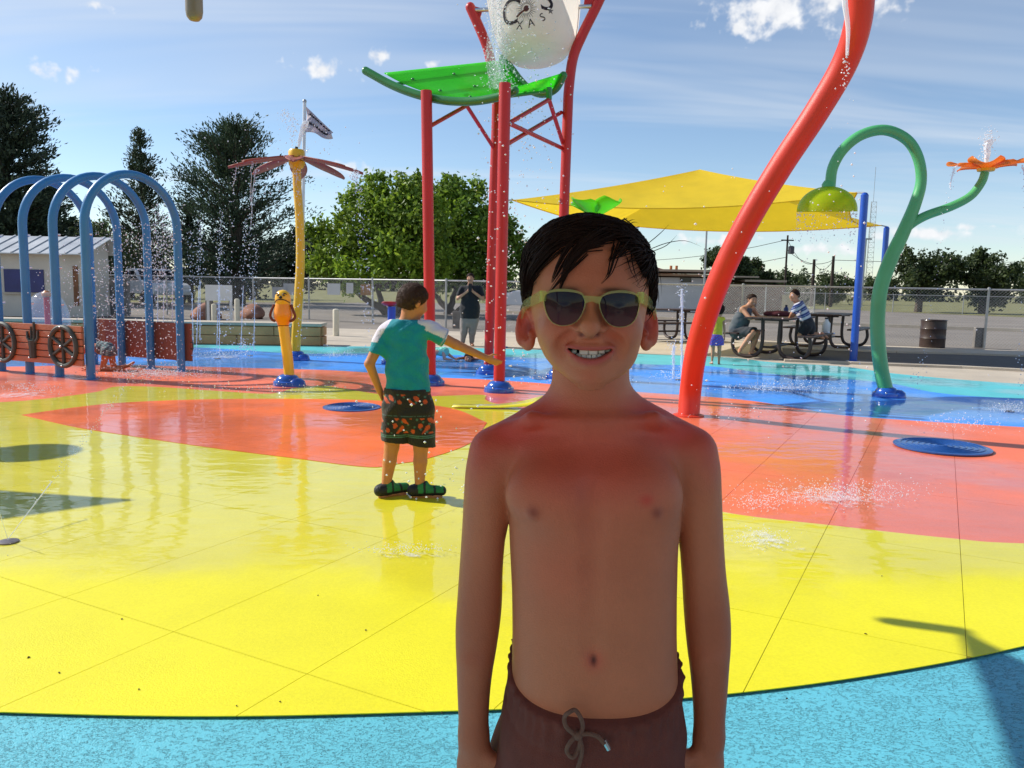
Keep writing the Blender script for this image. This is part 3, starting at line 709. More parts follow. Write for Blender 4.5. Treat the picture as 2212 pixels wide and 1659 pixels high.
for i in range(9):
    t = i / 8; a = AT(1360 + 95 * t, 566 + 17 * t - 3 * math.sin(t * 6), Yr + 9); b = AT(1360 + 95 * t, 583 + 18 * t - 3 * math.sin(t * 6), Yr + 9)
    gr.append([a, a.lerp(b, .5) + Vector((0, .25, 0)), b])
MB().sheet(gr).build('chute', REDSL, rs, thick=.06)
for px in (1449, 1461):
    a = AT(px, 574, Yr + 9); MB().tube([(a.x, a.y - .1, 0), (a.x, a.y - .1, a.z)], .09, 8).build('post', mat('orange_post', (.62, .20, .06), .5), rs)

# ---------------------------------------------------------------- pickup trucks
CARW = mat('white_car_paint', (.62, .63, .65), .25, .05, 3, coat=.6)
def pickup(name, label, loc, rz, group):
    t = thing(name, label, 'truck', (0, 0, 0), group)
    side = [(-2.6, .55), (-2.6, 1.12), (-.75, 1.14), (-.72, 1.15), (-.5, 1.75), (.55, 1.78), (1.15, 1.2), (2.3, 1.08), (2.6, .95), (2.62, .55)]
    def wheel_cut(x): return x
    w_ = .92; mb = MB(); n = len(side)
    mb.add([(x, -w_, z) for x, z in side] + [(x, w_, z) for x, z in side], [tuple(range(n)), tuple(range(2 * n - 1, n - 1, -1))] + [(i, n + i, n + (i + 1) % n, (i + 1) % n) for i in range(n)])
    body = mb.build('body', CARW, t, smooth=False, bev=.05)
    MB().box((-1.7, 0, 1.13), (1.7, 1.5, .06)).build('bed', BLACKR, t, smooth=False)
    for s in (-1, 1):
        MB().add([(-.6, s * .925, 1.22), (.02, s * .925, 1.22), (.02, s * .925, 1.66), (-.46, s * .925, 1.66)], [(0, 1, 2, 3)]).build('window', DARKG, t, smooth=False, thick=.012)
        MB().add([(.08, s * .925, 1.22), (.95, s * .925, 1.22), (.55, s * .925, 1.66), (.08, s * .925, 1.66)], [(0, 1, 2, 3)]).build('window', DARKG, t, smooth=False, thick=.012)
        MB().box((2.58, s * .68, .93), (.10, .36, .16)).build('headlight', mat('lamp_glass', (.7, .7, .7), .1), t, smooth=False, bev=.02)
        MB().box((-2.6, s * .8, 1.0), (.06, .14, .3)).build('tail_light', mat('red_lamp', (.4, .01, .01), .2), t, smooth=False)
    MB().add([(.63, -.78, 1.70), (.63, .78, 1.70), (1.14, .84, 1.24), (1.14, -.84, 1.24)], [(0, 1, 2, 3)]).build('windshield', DARKG, t, smooth=False, thick=.02)
    MB().box((2.66, 0, .60), (.12, 1.8, .18)).build('bumper', GALV, t, smooth=False, bev=.03); MB().box((-2.66, 0, .60), (.12, 1.8, .16)).build('bumper', GALV, t, smooth=False, bev=.03)
    for x_ in (-1.6, 1.65):
        for s in (-1, 1):
            wh = MB().lathe([(.24, -.12), (.36, -.12), (.39, -.07), (.39, .07), (.36, .12), (.24, .12)], (x_, s * .84, .39), 20, Vector((0, 1, 0))).build('wheel', BLACKR, t)
            MB().lathe([(.05, -.10), (.24, -.10), (.25, .10), (.05, .10)], (x_, s * .85, .39), 16, Vector((0, 1, 0))).build('rim', GALV, wh)
    t.location = loc; t.rotation_euler.z = rz
    return t
tr = pickup('pickup_truck', 'white pickup truck parked beyond the fence, seen between the blue arches', base_at(322, 41), R(-42), 'white pickup trucks')
bpy.context.view_layer.update()
t2 = copy_tree(tr); t2['label'] = 'white pickup truck behind the fence, beside the rear red tower posts'; t2.location = base_at(1247, 30.5); t2.rotation_euler.z = R(172)

# ---------------------------------------------------------------- picnic tables
TBR = mat('brown_plank', (.055, .030, .026), .55, .15, 9, coat=.1)
def picnic(label, loc, rz):
    t = thing('picnic_table', label, 'picnic table', (0, 0, 0), 'picnic tables')
    for i in range(5): MB().box((0, -.34 + .17 * i, .75), (1.83, .158, .035)).build('plank', TBR, t, smooth=False, bev=.008)
    for s in (-1, 1):
        for j in range(2): MB().box((0, s * (.60 + .135 * j), .45), (1.83, .125, .035)).build('bench_plank', TBR, t, smooth=False, bev=.008)
        for x_ in (-.62, .62):
            MB().tube(spline([(x_, s * .68, .43), (x_, s * .70, .24), (x_, s * .62, .08), (x_, s * .42, .036), (x_, s * .22, .09), (x_, s * .15, .3), (x_, s * .16, .73)], 6), .034, 8).build('leg', BROWNP, t)
    for x_ in (-.62, .62):
        MB().bar((x_, -.3, .715), (x_, .3, .715), .06, .03).build('cross_bar', BROWNP, t, smooth=False)
    MB().tube([(-.62, 0, .22), (.62, 0, .22)], .022, 8).build('stretcher', BROWNP, t)
    for x_ in (-.62, .62): MB().tube([(x_, -.17, .22), (x_, .17, .22)], .022, 8).build('stretcher', BROWNP, t)
    t.location = loc; t.rotation_euler.z = rz
    return t
T1 = Vector((5.03, 15.15, 0)); TRZ = R(57)
picnic('brown picnic table with the two seated people under the yellow canopy', T1, TRZ)
picnic('brown picnic table behind the occupied one, beside the blue canopy post', (7.15, 18.2, 0), TRZ)
picnic('empty brown picnic table just right of the sunglasses boy, near the fence', (G(1425, 735).x, G(1425, 735).y, 0), R(25))
# barrel
bp = G(2013, 750); tb = thing('trash_barrel', 'dark brown steel trash barrel by the fence on the right', 'trash barrel', bp)
MB().lathe([(.27, 0), (.275, .02), (.275, .2), (.283, .215), (.275, .23), (.275, .42), (.283, .435), (.275, .45), (.275, .62), (.287, .63), (.28, .645), (.262, .64), (.262, .1)], bp, 28, cap=False).build('drum', BROWNP, tb)
MB().lathe([(.255, .12), (.25, .125), (.01, .13)], bp, 20).build('liner', BLACKR, tb)

# ---------------------------------------------------------------- shade canopies
YCAN = mat('yellow_shade_cloth', (.92, .66, .03), .75, .07, 2.2, .15, 260, transl=.42)
def canopy(label, corners, apex, sag, posts, cloth, nm='shade_canopy', grp=None, pr=.075):
    t = thing(nm, label, 'canopy', (apex[0], apex[1], 0), grp)
    C = [Vector(c) for c in corners]; A = Vector(apex); n = len(C); cen = sum(C, Vector()) / n; N_ = 14
    for i in range(n):
        a, b = C[i], C[(i + 1) % n]; inw = (cen - (a + b) / 2); inw.z = 0; inw.normalize(); gr = []
        for r_ in range(N_ + 1):
            tt = r_ / N_; row = []
            for s_ in range(N_ + 1):
                s = s_ / N_; e = a.lerp(b, s) + (inw * sag - Vector((0, 0, .55 * sag))) * 4 * s * (1 - s)
                p = e.lerp(A, tt); p.z -= .5 * sag * tt * (1 - tt) * 1.2; row.append(p)
            gr.append(row)
        MB().sheet(gr).build('cloth_panel', cloth, t, sharp=None)
        MB().tube(gr[0], .012, 6).build('edge_cable', cloth, t)
    for i in posts:
        c = C[i]; out = (c - cen); out.z = 0; out.normalize(); p = c + out * .16
        MB().tube([(p.x, p.y, 0), (p.x, p.y, c.z - .06)], pr, 14).lathe([(pr, c.z - .06), (pr * .6, c.z - .02), (.005, c.z - .01)], (p.x, p.y, 0), 14).build('post', BLUEP, t)
        MB().tube([c, p + Vector((0, 0, c.z - .02 - 0))] if False else [c, Vector((p.x, p.y, c.z - .02))], .014, 6).build('shackle', GALV, t)
        MB().lathe([(pr * 1.9, 0), (pr * 1.9, .015), (pr, .02)], (p.x, p.y, 0), 14).build('base_plate', BLUEP, t)
    return t
nl, nr, fr = G(1094, 750), G(1828, 780), G(1880, 745)
NLc = AT(1106, 432, nl.y); NRc = AT(1852, 416, nr.y); FRc = AT(1904, 487, fr.y)
FLc = NLc + (FRc - NRc); FLc.z = (NLc.z + FRc.z) / 2
cc = (NLc + NRc + FRc + FLc) / 4; apx = AT(1512, 366, cc.y)
canopy('large yellow fabric shade canopy on blue posts over the picnic tables', [NLc, NRc, FRc, FLc], apx, .34, (0, 1, 2, 3), YCAN, pr=.066)
# the canopy the photographer stands under (only its corner fitting dips into view; its shade falls on the boy)
TANC = mat('tan_shade_cloth', (.44, .36, .26), .8, .08, 2, .15, 260, transl=.2)
kz = AT(420, 0, 3.85).z + .12; K = Vector((AT(420, 40, 3.85).x, 3.85, kz))
e1_ = Vector((.85, -.53, 0)).normalized(); e2_ = Vector((-.50, -.866, 0)).normalized()
cn = [K, K + e1_ * 5.2, K + e1_ * 5.2 + e2_ * 5.4, K + e2_ * 5.4]
for c in cn: c.z = K.z
ca = sum(cn, Vector()) / 4; ca.z = K.z + .95
oc = canopy('tan shade canopy overhead, only its hanging corner tube shows at the top edge', cn, ca, .80, (1, 2, 3), TANC)
kb = AT(420, 40, K.y)
MB().lathe([(.006, -.012), (.022, -.008), (.034, .006), (.0385, .03), (.0385, kz - kb.z)], kb, 18).build('corner_tube', mat('tan_metal', (.30, .24, .17), .4, .15, 6, metal=.2), oc)
pb = [Vector((-3.0, 2.3, 2.62)), Vector((1.0, 2.3, 2.62)), Vector((1.0, -2.2, 2.62)), Vector((-3.0, -2.2, 2.62))]  # extra canopy added out of view, only to block sun from the boy
canopy('added unseen tan canopy above the photographer, placed to keep the boy shaded', pb, Vector((-1.0, .05, 3.3)), .12, (0, 2, 3), TANC)
# a three-cornered sail further left, out of view; its shade lies on the yellow surface
q0 = G(290, 1086) + Vector((-1.205 * 2.6, .41 * 2.6, 2.6))
canopy('three-cornered shade sail left of the view, casting the grey pointed shade', [q0, q0 + Vector((-3.9, .95, .1)), q0 + Vector((-2.9, -3.0, .1))], q0 + Vector((-2.3, -.7, .15)), .10, (1, 2), TANC, nm='shade_sail')

# ---------------------------------------------------------------- poles and mast
WOODP = mat('utility_wood', (.05, .035, .028), .9, .3, 5)
def upole(label, px, py, Y, r, arm=0, xf=False):
    b = base_at(px, Y); z = hz(py, px, Y); t = thing('utility_pole', label, 'pole', b, 'utility poles')
    MB().tube([b, b + Vector((0, 0, z))], [r, r * .75], 8).build('pole', WOODP, t)
    if arm: MB().bar(b + Vector((-arm, 0, z - .4)), b + Vector((arm, 0, z - .4)), .1, .1).build('cross_arm', WOODP, t, smooth=False)
    if xf: MB().lathe([(.05, -.5), (.24, -.48), (.24, .1), (.1, .16)], b + Vector((.35, 0, z - 1.0)), 12).build('transformer', mat('grey_drum', (.10, .09, .10), .5), t)
    return b + Vector((0, 0, z - .35))
tops = [upole('thin grey utility pole with transformer right of the leaning red pipe', 1694, 508, 66, .10, .5, True), upole('left of the two dark wooden poles beside the blue canopy post', 1754, 560, 72, .17), upole('right of the two dark wooden poles beside the blue canopy post', 1795, 553, 72, .17)]
wr = MB(); far_l = AT(1300, 560, 90)
for a, b in ((far_l, tops[0]), (far_l + Vector((0, 0, -1.3)), tops[0] + Vector((0, 0, -1.4))), (tops[0], tops[1]), (tops[1], tops[2]), (tops[0] + Vector((0, 0, -.8)), tops[2]), (tops[2], AT(2500, 545, 110))):
    wr.tube([a.lerp(b, i / 8) - Vector((0, 0, .7 * 4 * (i / 8) * (1 - i / 8))) for i in range(9)], .022, 4)
tag(wr.build('power_lines', BLACKR), 'thin power lines strung between the utility poles', 'wire')
lp = base_at(1862, 74); lz = hz(516, 1862, 74); t = thing('light_pole', 'thin pale light pole left of the lattice mast', 'light pole', lp)
MB().tube([lp, lp + Vector((0, 0, lz))], .09, 8).build('pole', GALV, t); MB().bar(lp + Vector((-.5, 0, lz)), lp + Vector((.5, 0, lz)), .2, .14).build('lamp_head', GALV, t, smooth=False)
mp_ = base_at(1872, 120); mz = hz(436, 1878, 120); t = thing('lattice_mast', 'tall thin lattice radio mast behind the canopy post', 'mast', mp_)
tri = [Vector((math.cos(a) * .62, math.sin(a) * .62, 0)) for a in (R(90), R(210), R(330))]
for q in tri: MB().tube([mp_ + q, mp_ + q * .75 + Vector((0, 0, mz))], .03, 6).build('leg', GALV, t)
br = MB(); k = 20
for i in range(k):
    z0, z1 = mz * i / k, mz * (i + 1) / k; s0, s1 = 1 - .25 * i / k, 1 - .25 * (i + 1) / k
    for j in range(3):
        br.tube([mp_ + tri[j] * s0 + Vector((0, 0, z0)), mp_ + tri[(j + 1) % 3] * s1 + Vector((0, 0, z1))], .014, 4); br.tube([mp_ + tri[j] * s1 + Vector((0, 0, z1)), mp_ + tri[(j + 1) % 3] * s1 + Vector((0, 0, z1))], .014, 4)
br.build('bracing', GALV, t); MB().tube([mp_ + Vector((0, 0, mz)), mp_ + Vector((0, 0, mz + 5))], .03, 5).build('antenna', GALV, t)
# street lamp by the left pine
lp = base_at(104, 38); lz = hz(370, 104, 38)
# flagpole
fp = G(648, 735); fp = Vector((AT(650, 700, 17.6).x, 17.6, 0)); ft = AT(658, 221, 17.6)
t = thing('flagpole', 'tall white flagpole behind the yellow flower stem', 'flagpole', fp)
MB().tube([fp, (ft.x, ft.y, ft.z)], .036, 10).build('pole', WHITEP, t); MB().ball((ft.x, ft.y, ft.z + .02), .045).build('finial', GALV, t)
FLAG = mat('flag_cloth', (.66, .60, .64), .8, .08, 8, transl=.4)
def flag_pt(s, v):
    a = AT(660, 229, 17.6).lerp(AT(719, 286, 17.55), s); b = AT(662, 288, 17.6).lerp(AT(717, 298, 17.5), s); p = a.lerp(b, v)
    p.z += .05 * math.sin(s * 6.3) * v - .25 * math.sin(v * math.pi) * 0; p.y += .09 * math.sin(s * 9 + v * 5); p.z -= .0
    return p
fl = MB().sheet([[flag_pt(i / 16, j / 10) for i in range(17)] for j in range(11)]).build('flag', FLAG, thick=.004)
tag(fl, 'white flag with dark lettering drooping from the flagpole', 'flag')
INK = mat('dark_ink', (.02, .015, .02), .8, .1)
for v0, n, amp in ((.18, 9, .05), (.62, 9, .07)):
    for k in range(n):
        s0 = .12 + .085 * k; pts = []
        for i in range(7):
            q = flag_pt(s0 + .06 * i / 6, v0 + amp * math.sin(i * (1.2 + .3 * (k % 3)))); q.y -= .012; pts.append(q)
        MB().tube(pts, .011, 4).build('letter', INK, fl)
# ================================================================== splash pad features
REDP = mat('red_powder_coat', (.50, .021, .017), .42, .10, 2.5, .12, 220, coat=.12)
ORED = mat('orange_red_pipe', (.64, .045, .020), .42, .10, 2.5, .15, 220, coat=.12)
ARCHB = mat('arch_blue_paint', (.035, .21, .46), .4, .08, 4, .1, 200, coat=.3)
BASEB = mat('blue_base_cover', (.012, .09, .42), .22, .08, 5, coat=.6)
YELP = mat('yellow_powder_coat', (.90, .52, .010), .35, .07, 4, coat=.35)
GRNP = mat('green_powder_coat', (.085, .43, .15), .38, .08, 4, .12, 220, coat=.3)
GRND = mat('deep_green_paint', (.035, .22, .05), .35, .08, 4, coat=.3)
BOLT = mat('stainless', (.6, .6, .6), .25, .05, metal=.9)

def base_cover(parent, p, r=.165, h=.13, blob=True):
    b = MB().lathe([(r, 0), (r * 1.03, .02), (r * .98, h * .42), (r * .82, h * .5), (r * .80, h * .62), (r * .66, h * .86), (r * .42, h), (.02, h * 1.02)], p, 26).build('base_cover', BASEB, parent)
    if blob:
        a = -R(25)
        MB().lathe([(r * .62, 0), (r * .64, .02), (r * .55, h * .5), (r * .3, h * .72), (.01, h * .76)], Vector(p) + Vector((math.cos(a) * r * .78, math.sin(a) * r * .78, 0)), 20).build('base_cover', BASEB, parent)
    for k in range(5):
        a = 2 * math.pi * k / 5 + .5
        MB().ball(Vector(p) + Vector((math.cos(a) * r * .9, math.sin(a) * r * .9, h * .46)), .012, 8, 5).build('bolt', BOLT, b)
    return b

# ---- blue arch tunnel dressed as a wagon
AX = Vector((-.535, .25, 0)); L4, R4 = G(197, 821), G(392, 804)
tun = thing('wagon_tunnel', 'blue arched spray tunnel dressed as a covered wagon with plank sides', 'spray tunnel', (L4 + R4) / 2 + AX * 1.5)
HT = AT(285, 377, (L4.y + R4.y) / 2).z
acr = (R4 - L4).normalized(); half = (R4 - L4).length / 2
for k in range(4):
    c = (L4 + R4) / 2 + AX * k * .96; pts = []
    zs = HT - half * 1.06
    pts += [c - acr * half + Vector((0, 0, z)) for z in (0, .6, 1.2, zs)]
    for i in range(1, 24):
        a = math.pi * (1 - i / 24); pts.append(c + acr * math.cos(a) * half + Vector((0, 0, zs + math.sin(a) * (HT - zs))))
    pts += [c + acr * half + Vector((0, 0, z)) for z in (zs, 1.2, .6, 0)]
    ar = MB().tube(pts, .052, 14).build('arch', ARCHB, tun)
    for s in (-1, 1):
        for z in (.9, 1.35, 1.75): MB().tube([c + acr * s * half + Vector((0, 0, z)) - acr * s * .05, c + acr * s * half + Vector((0, 0, z)) - acr * s * .085], .014, 6).build('nozzle', BOLT, ar)
        MB().lathe([(.085, 0), (.085, .012), (.055, .016)], c + acr * s * half, 14).build('foot_plate', ARCHB, ar)
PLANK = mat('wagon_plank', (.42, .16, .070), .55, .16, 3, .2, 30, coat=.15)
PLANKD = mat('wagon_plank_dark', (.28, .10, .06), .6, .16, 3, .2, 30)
WHEEL = mat('wheel_grey_green', (.055, .075, .065), .6, .15, 6)
au = AX.normalized()
def wagon_side(off, s0, s1, zl, zh, pm, name='wagon_side', s_in=1, wheels=(), hand=None):
    """planked panel along the tunnel; s along the tunnel axis"""
    nrm_ = acr * off
    o0 = (L4 if off < 0 else R4) + nrm_.normalized() * (.075)
    n = 6; hgt = (zh - zl) / n
    p0 = MB().bar(o0 + au * s0 + Vector((0, 0, (zl + zh) / 2)), o0 + au * s1 + Vector((0, 0, (zl + zh) / 2)), .012, zh - zl - .02).build(name, PLANKD, tun, smooth=False)
    for i in range(n):
        z = zl + hgt * (i + .5)
        MB().bar(o0 + nrm_.normalized() * .018 + au * (s0 - .01) + Vector((0, 0, z)), o0 + nrm_.normalized() * .018 + au * (s1 + .01) + Vector((0, 0, z)), .026, hgt - .010).build('plank', pm, p0, smooth=False, bev=.005)
    Fr = o0 + nrm_.normalized() * .045
    def fp(s, z, d=0): return Fr + au * s + Vector((0, 0, z)) + nrm_.normalized() * d
    for (s, z, r) in wheels:
        w_ = MB().tube([fp(s + math.cos(a) * r, z + math.sin(a) * r) for a in [2 * math.pi * i / 36 for i in range(36)]], .030, 8, closed=True)
        for i in range(3):
            a = R(90) + i * R(60); w_.bar(fp(s + math.cos(a) * r, z + math.sin(a) * r), fp(s - math.cos(a) * r, z - math.sin(a) * r), .022, .036, upv=tuple(nrm_.normalized().cross(Vector((0, 0, 1)).cross(nrm_)))) if False else w_.tube([fp(s + math.cos(a) * r, z + math.sin(a) * r), fp(s - math.cos(a) * r, z - math.sin(a) * r)], .022, 6)
        w_.build('wheel', WHEEL, p0)
        for i in range(6):
            a = R(90) + i * R(60); MB().ball(fp(s + math.cos(a) * r, z + math.sin(a) * r, .03), .012, 8, 5).build('bolt', BOLT, p0)
        MB().ball(fp(s, z, .03), .018, 8, 5).build('bolt', BOLT, p0)
    if hand:                       # flat dark cactus/hand shape
        s, z = hand
        h_ = MB(); h_.tube([fp(s, z - .17), fp(s, z - .02), fp(s, z + .05)], [.042, .05, .055], 8)
        for ds, dz, r in ((-.10, .17, .018), (-.036, .28, .021), (.024, .22, .017), (.10, .16, .018)):
            h_.tube([fp(s + ds * .45, z + .03), fp(s + ds * .95, z + .08), fp(s + ds, z + dz)], [r * 1.2, r, r * .7], 6)
        h_.build('cactus_cutout', WHEEL, p0); MB().ball(fp(s, z - .165, .05), .014, 8, 5).build('bolt', BOLT, p0)
    return p0
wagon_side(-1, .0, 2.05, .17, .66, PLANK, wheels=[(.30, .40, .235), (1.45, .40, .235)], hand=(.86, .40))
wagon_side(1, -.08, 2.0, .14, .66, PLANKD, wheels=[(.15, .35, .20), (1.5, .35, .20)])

# ---- yellow animal-head spray post
dp = G(622, 834); dog = thing('animal_spray_post', 'short yellow spray post with orange-bellied animal head and blue base', 'spray post', dp)
base_cover(dog, dp, .17, .14)
dt = AT(612, 702, dp.y)
MB().tube(spline([dp + Vector((.02, 0, .1)), dp + Vector((0, 0, .35)), dt], 6), [.062] * 13, 16).build('post', YELP, dog)
zt = dt.z; xc = dt.x; Yd = dp.y
ANIM = mat('animal_yellow', (.88, .50, .012), .35, .1, 6, coat=.4); ANIO = mat('animal_orange', (.92, .33, .006), .35, .06, coat=.4); BLK = mat('black_paint', (.012, .01, .01), .5, .1)
hd = MB().lathe([(.084, zt + .235), (.090, zt + .27), (.092, zt + .31), (.088, zt + .345), (.072, zt + .38), (.045, zt + .402), (.005, zt + .412)], (xc, Yd, 0), 24).build('head', ANIM, dog)
MB().lathe([(.064, zt - .012), (.072, zt + .02), (.098, zt + .065), (.110, zt + .105), (.108, zt + .15), (.098, zt + .20), (.087, zt + .245), (.075, zt + .25)], (xc, Yd, 0), 24).build('belly', ANIO, dog)
for s in (-1, 1):
    MB().tube(spline([(xc + s * .10, Yd - .02, zt + .24), (xc + s * .135, Yd - .03, zt + .15), (xc + s * .145, Yd - .02, zt + .10), (xc + s * .12, Yd - .03, zt + .06), (xc + s * .085, Yd - .03, zt + .045)], 5), .016, 8).build('arm', mat('rust_brown', (.16, .04, .02), .5), dog)
    MB().tube(spline([(xc + s * .018, Yd - .086, zt + .355), (xc + s * .04, Yd - .082, zt + .372), (xc + s * .062, Yd - .066, zt + .362)], 5), .006, 6).build('eye', BLK, hd)
    MB().ball((xc + s * .036, Yd - .085, zt + .345), (.014, .008, .006)).build('eye', BLK, hd)
MB().ball((xc, Yd - .098, zt + .325), (.020, .014, .018), 10, 7).build('nose', BLK, hd)
MB().tube(spline([(xc - .088, Yd - .03, zt + .262), (xc - .05, Yd - .082, zt + .292), (xc, Yd - .098, zt + .30), (xc + .05, Yd - .082, zt + .292), (xc + .09, Yd - .03, zt + .262)], 6), .005, 6).build('mouth_line', BLK, hd)
MB().tube([(xc + math.cos(a) * .0655, Yd + math.sin(a) * .0655, zt - .005) for a in [2 * math.pi * i / 20 for i in range(20)]], .004, 5, closed=True).build('collar_line', BLK, hd)

# ---- orange flower on yellow stem
yp = G(640, 778); fl_t = AT(641, 345, yp.y)
flw = thing('flower_spray', 'tall yellow stem with drooping dusty orange petals and yellow cap', 'spray flower', yp)
base_cover(flw, yp, .17, .15)
st = spline([yp + Vector((-.01, 0, .08)), AT(640, 720, yp.y), AT(645, 640, yp.y), AT(649, 560, yp.y), AT(647, 470, yp.y), AT(642, 400, yp.y), fl_t], 6)
MB().tube(st, [.075 - .012 * i / (len(st) - 1) for i in range(len(st))], 16).build('stem', YELP, flw)
PETAL = mat('dusty_orange_petal', (.42, .12, .075), .45, .1, 4, transl=.25)
hc = AT(641, 352, yp.y)
for k in range(8):
    a = R(12) + k * R(45); dv = Vector((math.cos(a), math.sin(a), 0)); sd = Vector((-math.sin(a), math.cos(a), 0)); gr = []
    for i in range(13):
        t = i / 12; wdt = .135 * math.sin(math.pi * (.10 + .885 * t) ** 1.25) ** .62
        c = hc + dv * (.06 + .95 * t) + Vector((0, 0, .05 - .20 * t ** 1.2 + .02))
        gr.append([c + sd * wdt * v - Vector((0, 0, .03 * (1 - v * v) - .03)) for v in (-1, -.5, 0, .5, 1)])
    MB().sheet(gr).build('petal', PETAL, flw, thick=.012)
MB().lathe([(.09, -.08), (.12, -.03), (.125, .02), (.09, .04), (.10, .06), (.125, .08), (.125, .17), (.105, .20), (.03, .205)], hc, 24).build('cap', YELP, flw)
MB().lathe([(.025, .20), (.025, .235), (.012, .245)], hc, 10).build('nozzle', BLK, flw)

# ---- bucket tower
tw = thing('bucket_tower', 'red four-post bucket tower with curved green roof', 'spray tower', G(1000, 830))
P1, P2, P3, P4 = G(930, 833), G(1078, 848), G(1055, 808), G(1207, 818)
for p in (P1, P2, P3, P4): base_cover(tw, p, .175, .14, blob=False)
def post(pts, r=.066, name='post'): return MB().tube(pts, r, 16).build(name, REDP, tw)
post([P1 + Vector((0, 0, .1)), AT(921, 196, P1.y)]); post([P2 + Vector((0, 0, .1)), AT(1091, 180, P2.y)])
p3 = [P3 + Vector((0, 0, .1)), AT(1064, 500, P3.y), AT(1073, 230, P3.y), AT(1068, 180, P3.y), AT(1056, 115, P3.y), AT(1042, 75, P3.y), AT(1016, 16, P3.y)]
p4 = [P4 + Vector((0, 0, .1)), AT(1217, 500, P4.y), AT(1226, 250, P4.y), AT(1229, 190, P4.y), AT(1238, 125, P4.y), AT(1258, 75, P4.y), AT(1290, 10, P4.y), AT(1315, -45, P4.y)]
post(spline(p3, 6)); post(spline(p4, 6))
for pp in (p3, p4): MB().ball(pp[-1], .066, 12, 8).build('post_cap', REDP, tw)
# bracket and axle that carry the bucket
Yb_ = (P3.y + P4.y) / 2
ax_l, ax_r = AT(1026, 22, P3.y - .02), AT(1278, 14, P4.y - .02)
for a, b in ((AT(1016, 24, P3.y), AT(1040, 30, P3.y - .02)), (AT(1285, 5, P4.y), AT(1262, 2, P4.y))): MB().bar(a, b, .03, .14).build('bracket', REDP, tw, smooth=False, bev=.006)
MB().tube([ax_l, ax_r], .030, 10).build('axle', BOLT, tw)
# braces
def brace(a, b, r=.026):
    br_ = MB().tube([a, b], r, 10).build('brace', REDP, tw)
    for q in (a, b): MB().ball(q, .022, 8, 6).build('bolt', BOLT, br_)
MBg = lambda a, b: brace(a, b)
j1 = AT(1008, 228, (P1.y + P3.y) / 2 - .1); j2 = AT(1186, 215, (P2.y + P4.y) / 2)
brace(AT(930, 272, P1.y), j1); brace(j1, AT(1068, 322, P3.y))
brace(AT(1101, 265, P2.y), j2); brace(j2, AT(1216, 310, P4.y)); brace(AT(1103, 268, P2.y), AT(1214, 320, P4.y)); brace(AT(1098, 310, P2.y + .05), AT(1212, 243, P4.y))
for j in (j1, j2): MB().tube([j, j + Vector((0, 0, .14))], .035, 8).build('roof_bracket', GRND, tw)
# roof: a curved clear green sheet between two bent rails
rim1 = spline([AT(790, 153, 10.25), AT(845, 183, 10.1), AT(900, 204, 9.95), AT(960, 217, 9.8), AT(1020, 219, 9.65), AT(1075, 210, 9.5), AT(1112, 196, 9.4)], 5)
rim2 = spline([AT(1085, 125, 11.1), AT(1106, 150, 10.98), AT(1124, 174, 10.9), AT(1148, 196, 10.8), AT(1175, 203, 10.7), AT(1200, 192, 10.6), AT(1217, 163, 10.5)], 5)
GRS = see_through('clear_green_sheet', (.17, .78, .10), .48)
n = len(rim1)
gr = [[a.lerp(b, .06 + .90 * j / 8) + Vector((0, 0, .03)) for j in range(9)] for a, b in zip(rim1[2:], rim2[2:])]
MB().sheet(gr).build('roof_sheet', GRS, tw, thick=.012)
for rm in (rim1, rim2):
    MB().tube(rm, .050, 12).build('roof_rail', GRND, tw)
    for q in (rm[0], rm[-1]): MB().ball(q, .050, 10, 7).build('rail_cap', GRND, tw)
for i in (5, 11, 17, 24):
    rl = MB().tube([rim1[i], rim2[i]], .020, 8).build('purlin', GRND, tw)
    for j in (1, 3, 5): q = rim1[i].lerp(rim2[i], j / 6); MB().ball(q + Vector((0, 0, .03)), .022, 8, 5).build('clip', GRND, rl)
# bucket
BUCK = mat('white_bucket_plastic', (.88, .83, .74), .5, .05, 3, .05, 40, transl=.5)
Yk = Yb_ - .15; bb = AT(1163, 108, Yk); bt = AT(1146, -75, Yk + .30)
bax = (bt - bb).normalized(); Hb = (bt - bb).length
bk = thing('dump_bucket', 'large white tipping bucket with dark sun emblem and letters, top edge', 'bucket', bb)
def bprof(h): return float(np.interp(h, [0, .1, .25, .45, .7, 1.2], [.46, .505, .545, .585, .61, .63]))
prof = [(.02, -.105), (.20, -.098), (.33, -.075), (.41, -.035), (.45, .015), (.478, .05)] + [(bprof(h), h) for h in np.linspace(.1, Hb, 10)] + [(bprof(Hb) + .03, Hb), (bprof(Hb) + .03, Hb + .05), (bprof(Hb) - .02, Hb + .05), (bprof(Hb) - .03, Hb - .1)]
MB().lathe(prof, bb, 40, bax, cap=False).build('shell', BUCK, bk)
front = (Vector((0, -1, 0)) - bax * Vector((0, -1, 0)).dot(bax)).normalized(); sidev = bax.cross(front).normalized()
sidev = -sidev if sidev.x < 0 else sidev
def on_bucket(u, v, lift=.004):      # u metres round the front (to the right), v metres up the axis
    r_ = bprof(v) + lift; a = u / r_
    return bb + bax * v + (front * math.cos(a) + sidev * math.sin(a)) * r_
def b_uv(px, py):                    # where a line of sight meets the bucket front
    best = None
    for v in np.linspace(.05, Hb, 120):
        for u in np.linspace(-.45, .45, 61):
            p = on_bucket(u, v) - Vector((0, 0, CAMZ)); x = PCX + FPX * p.dot(_rt) / p.dot(_fw); y = PCY - FPX * p.dot(_up) / p.dot(_fw)
            d = (x - px) ** 2 + (y - py) ** 2
            if best is None or d < best[0]: best = (d, u, v)
    return best[1], best[2]
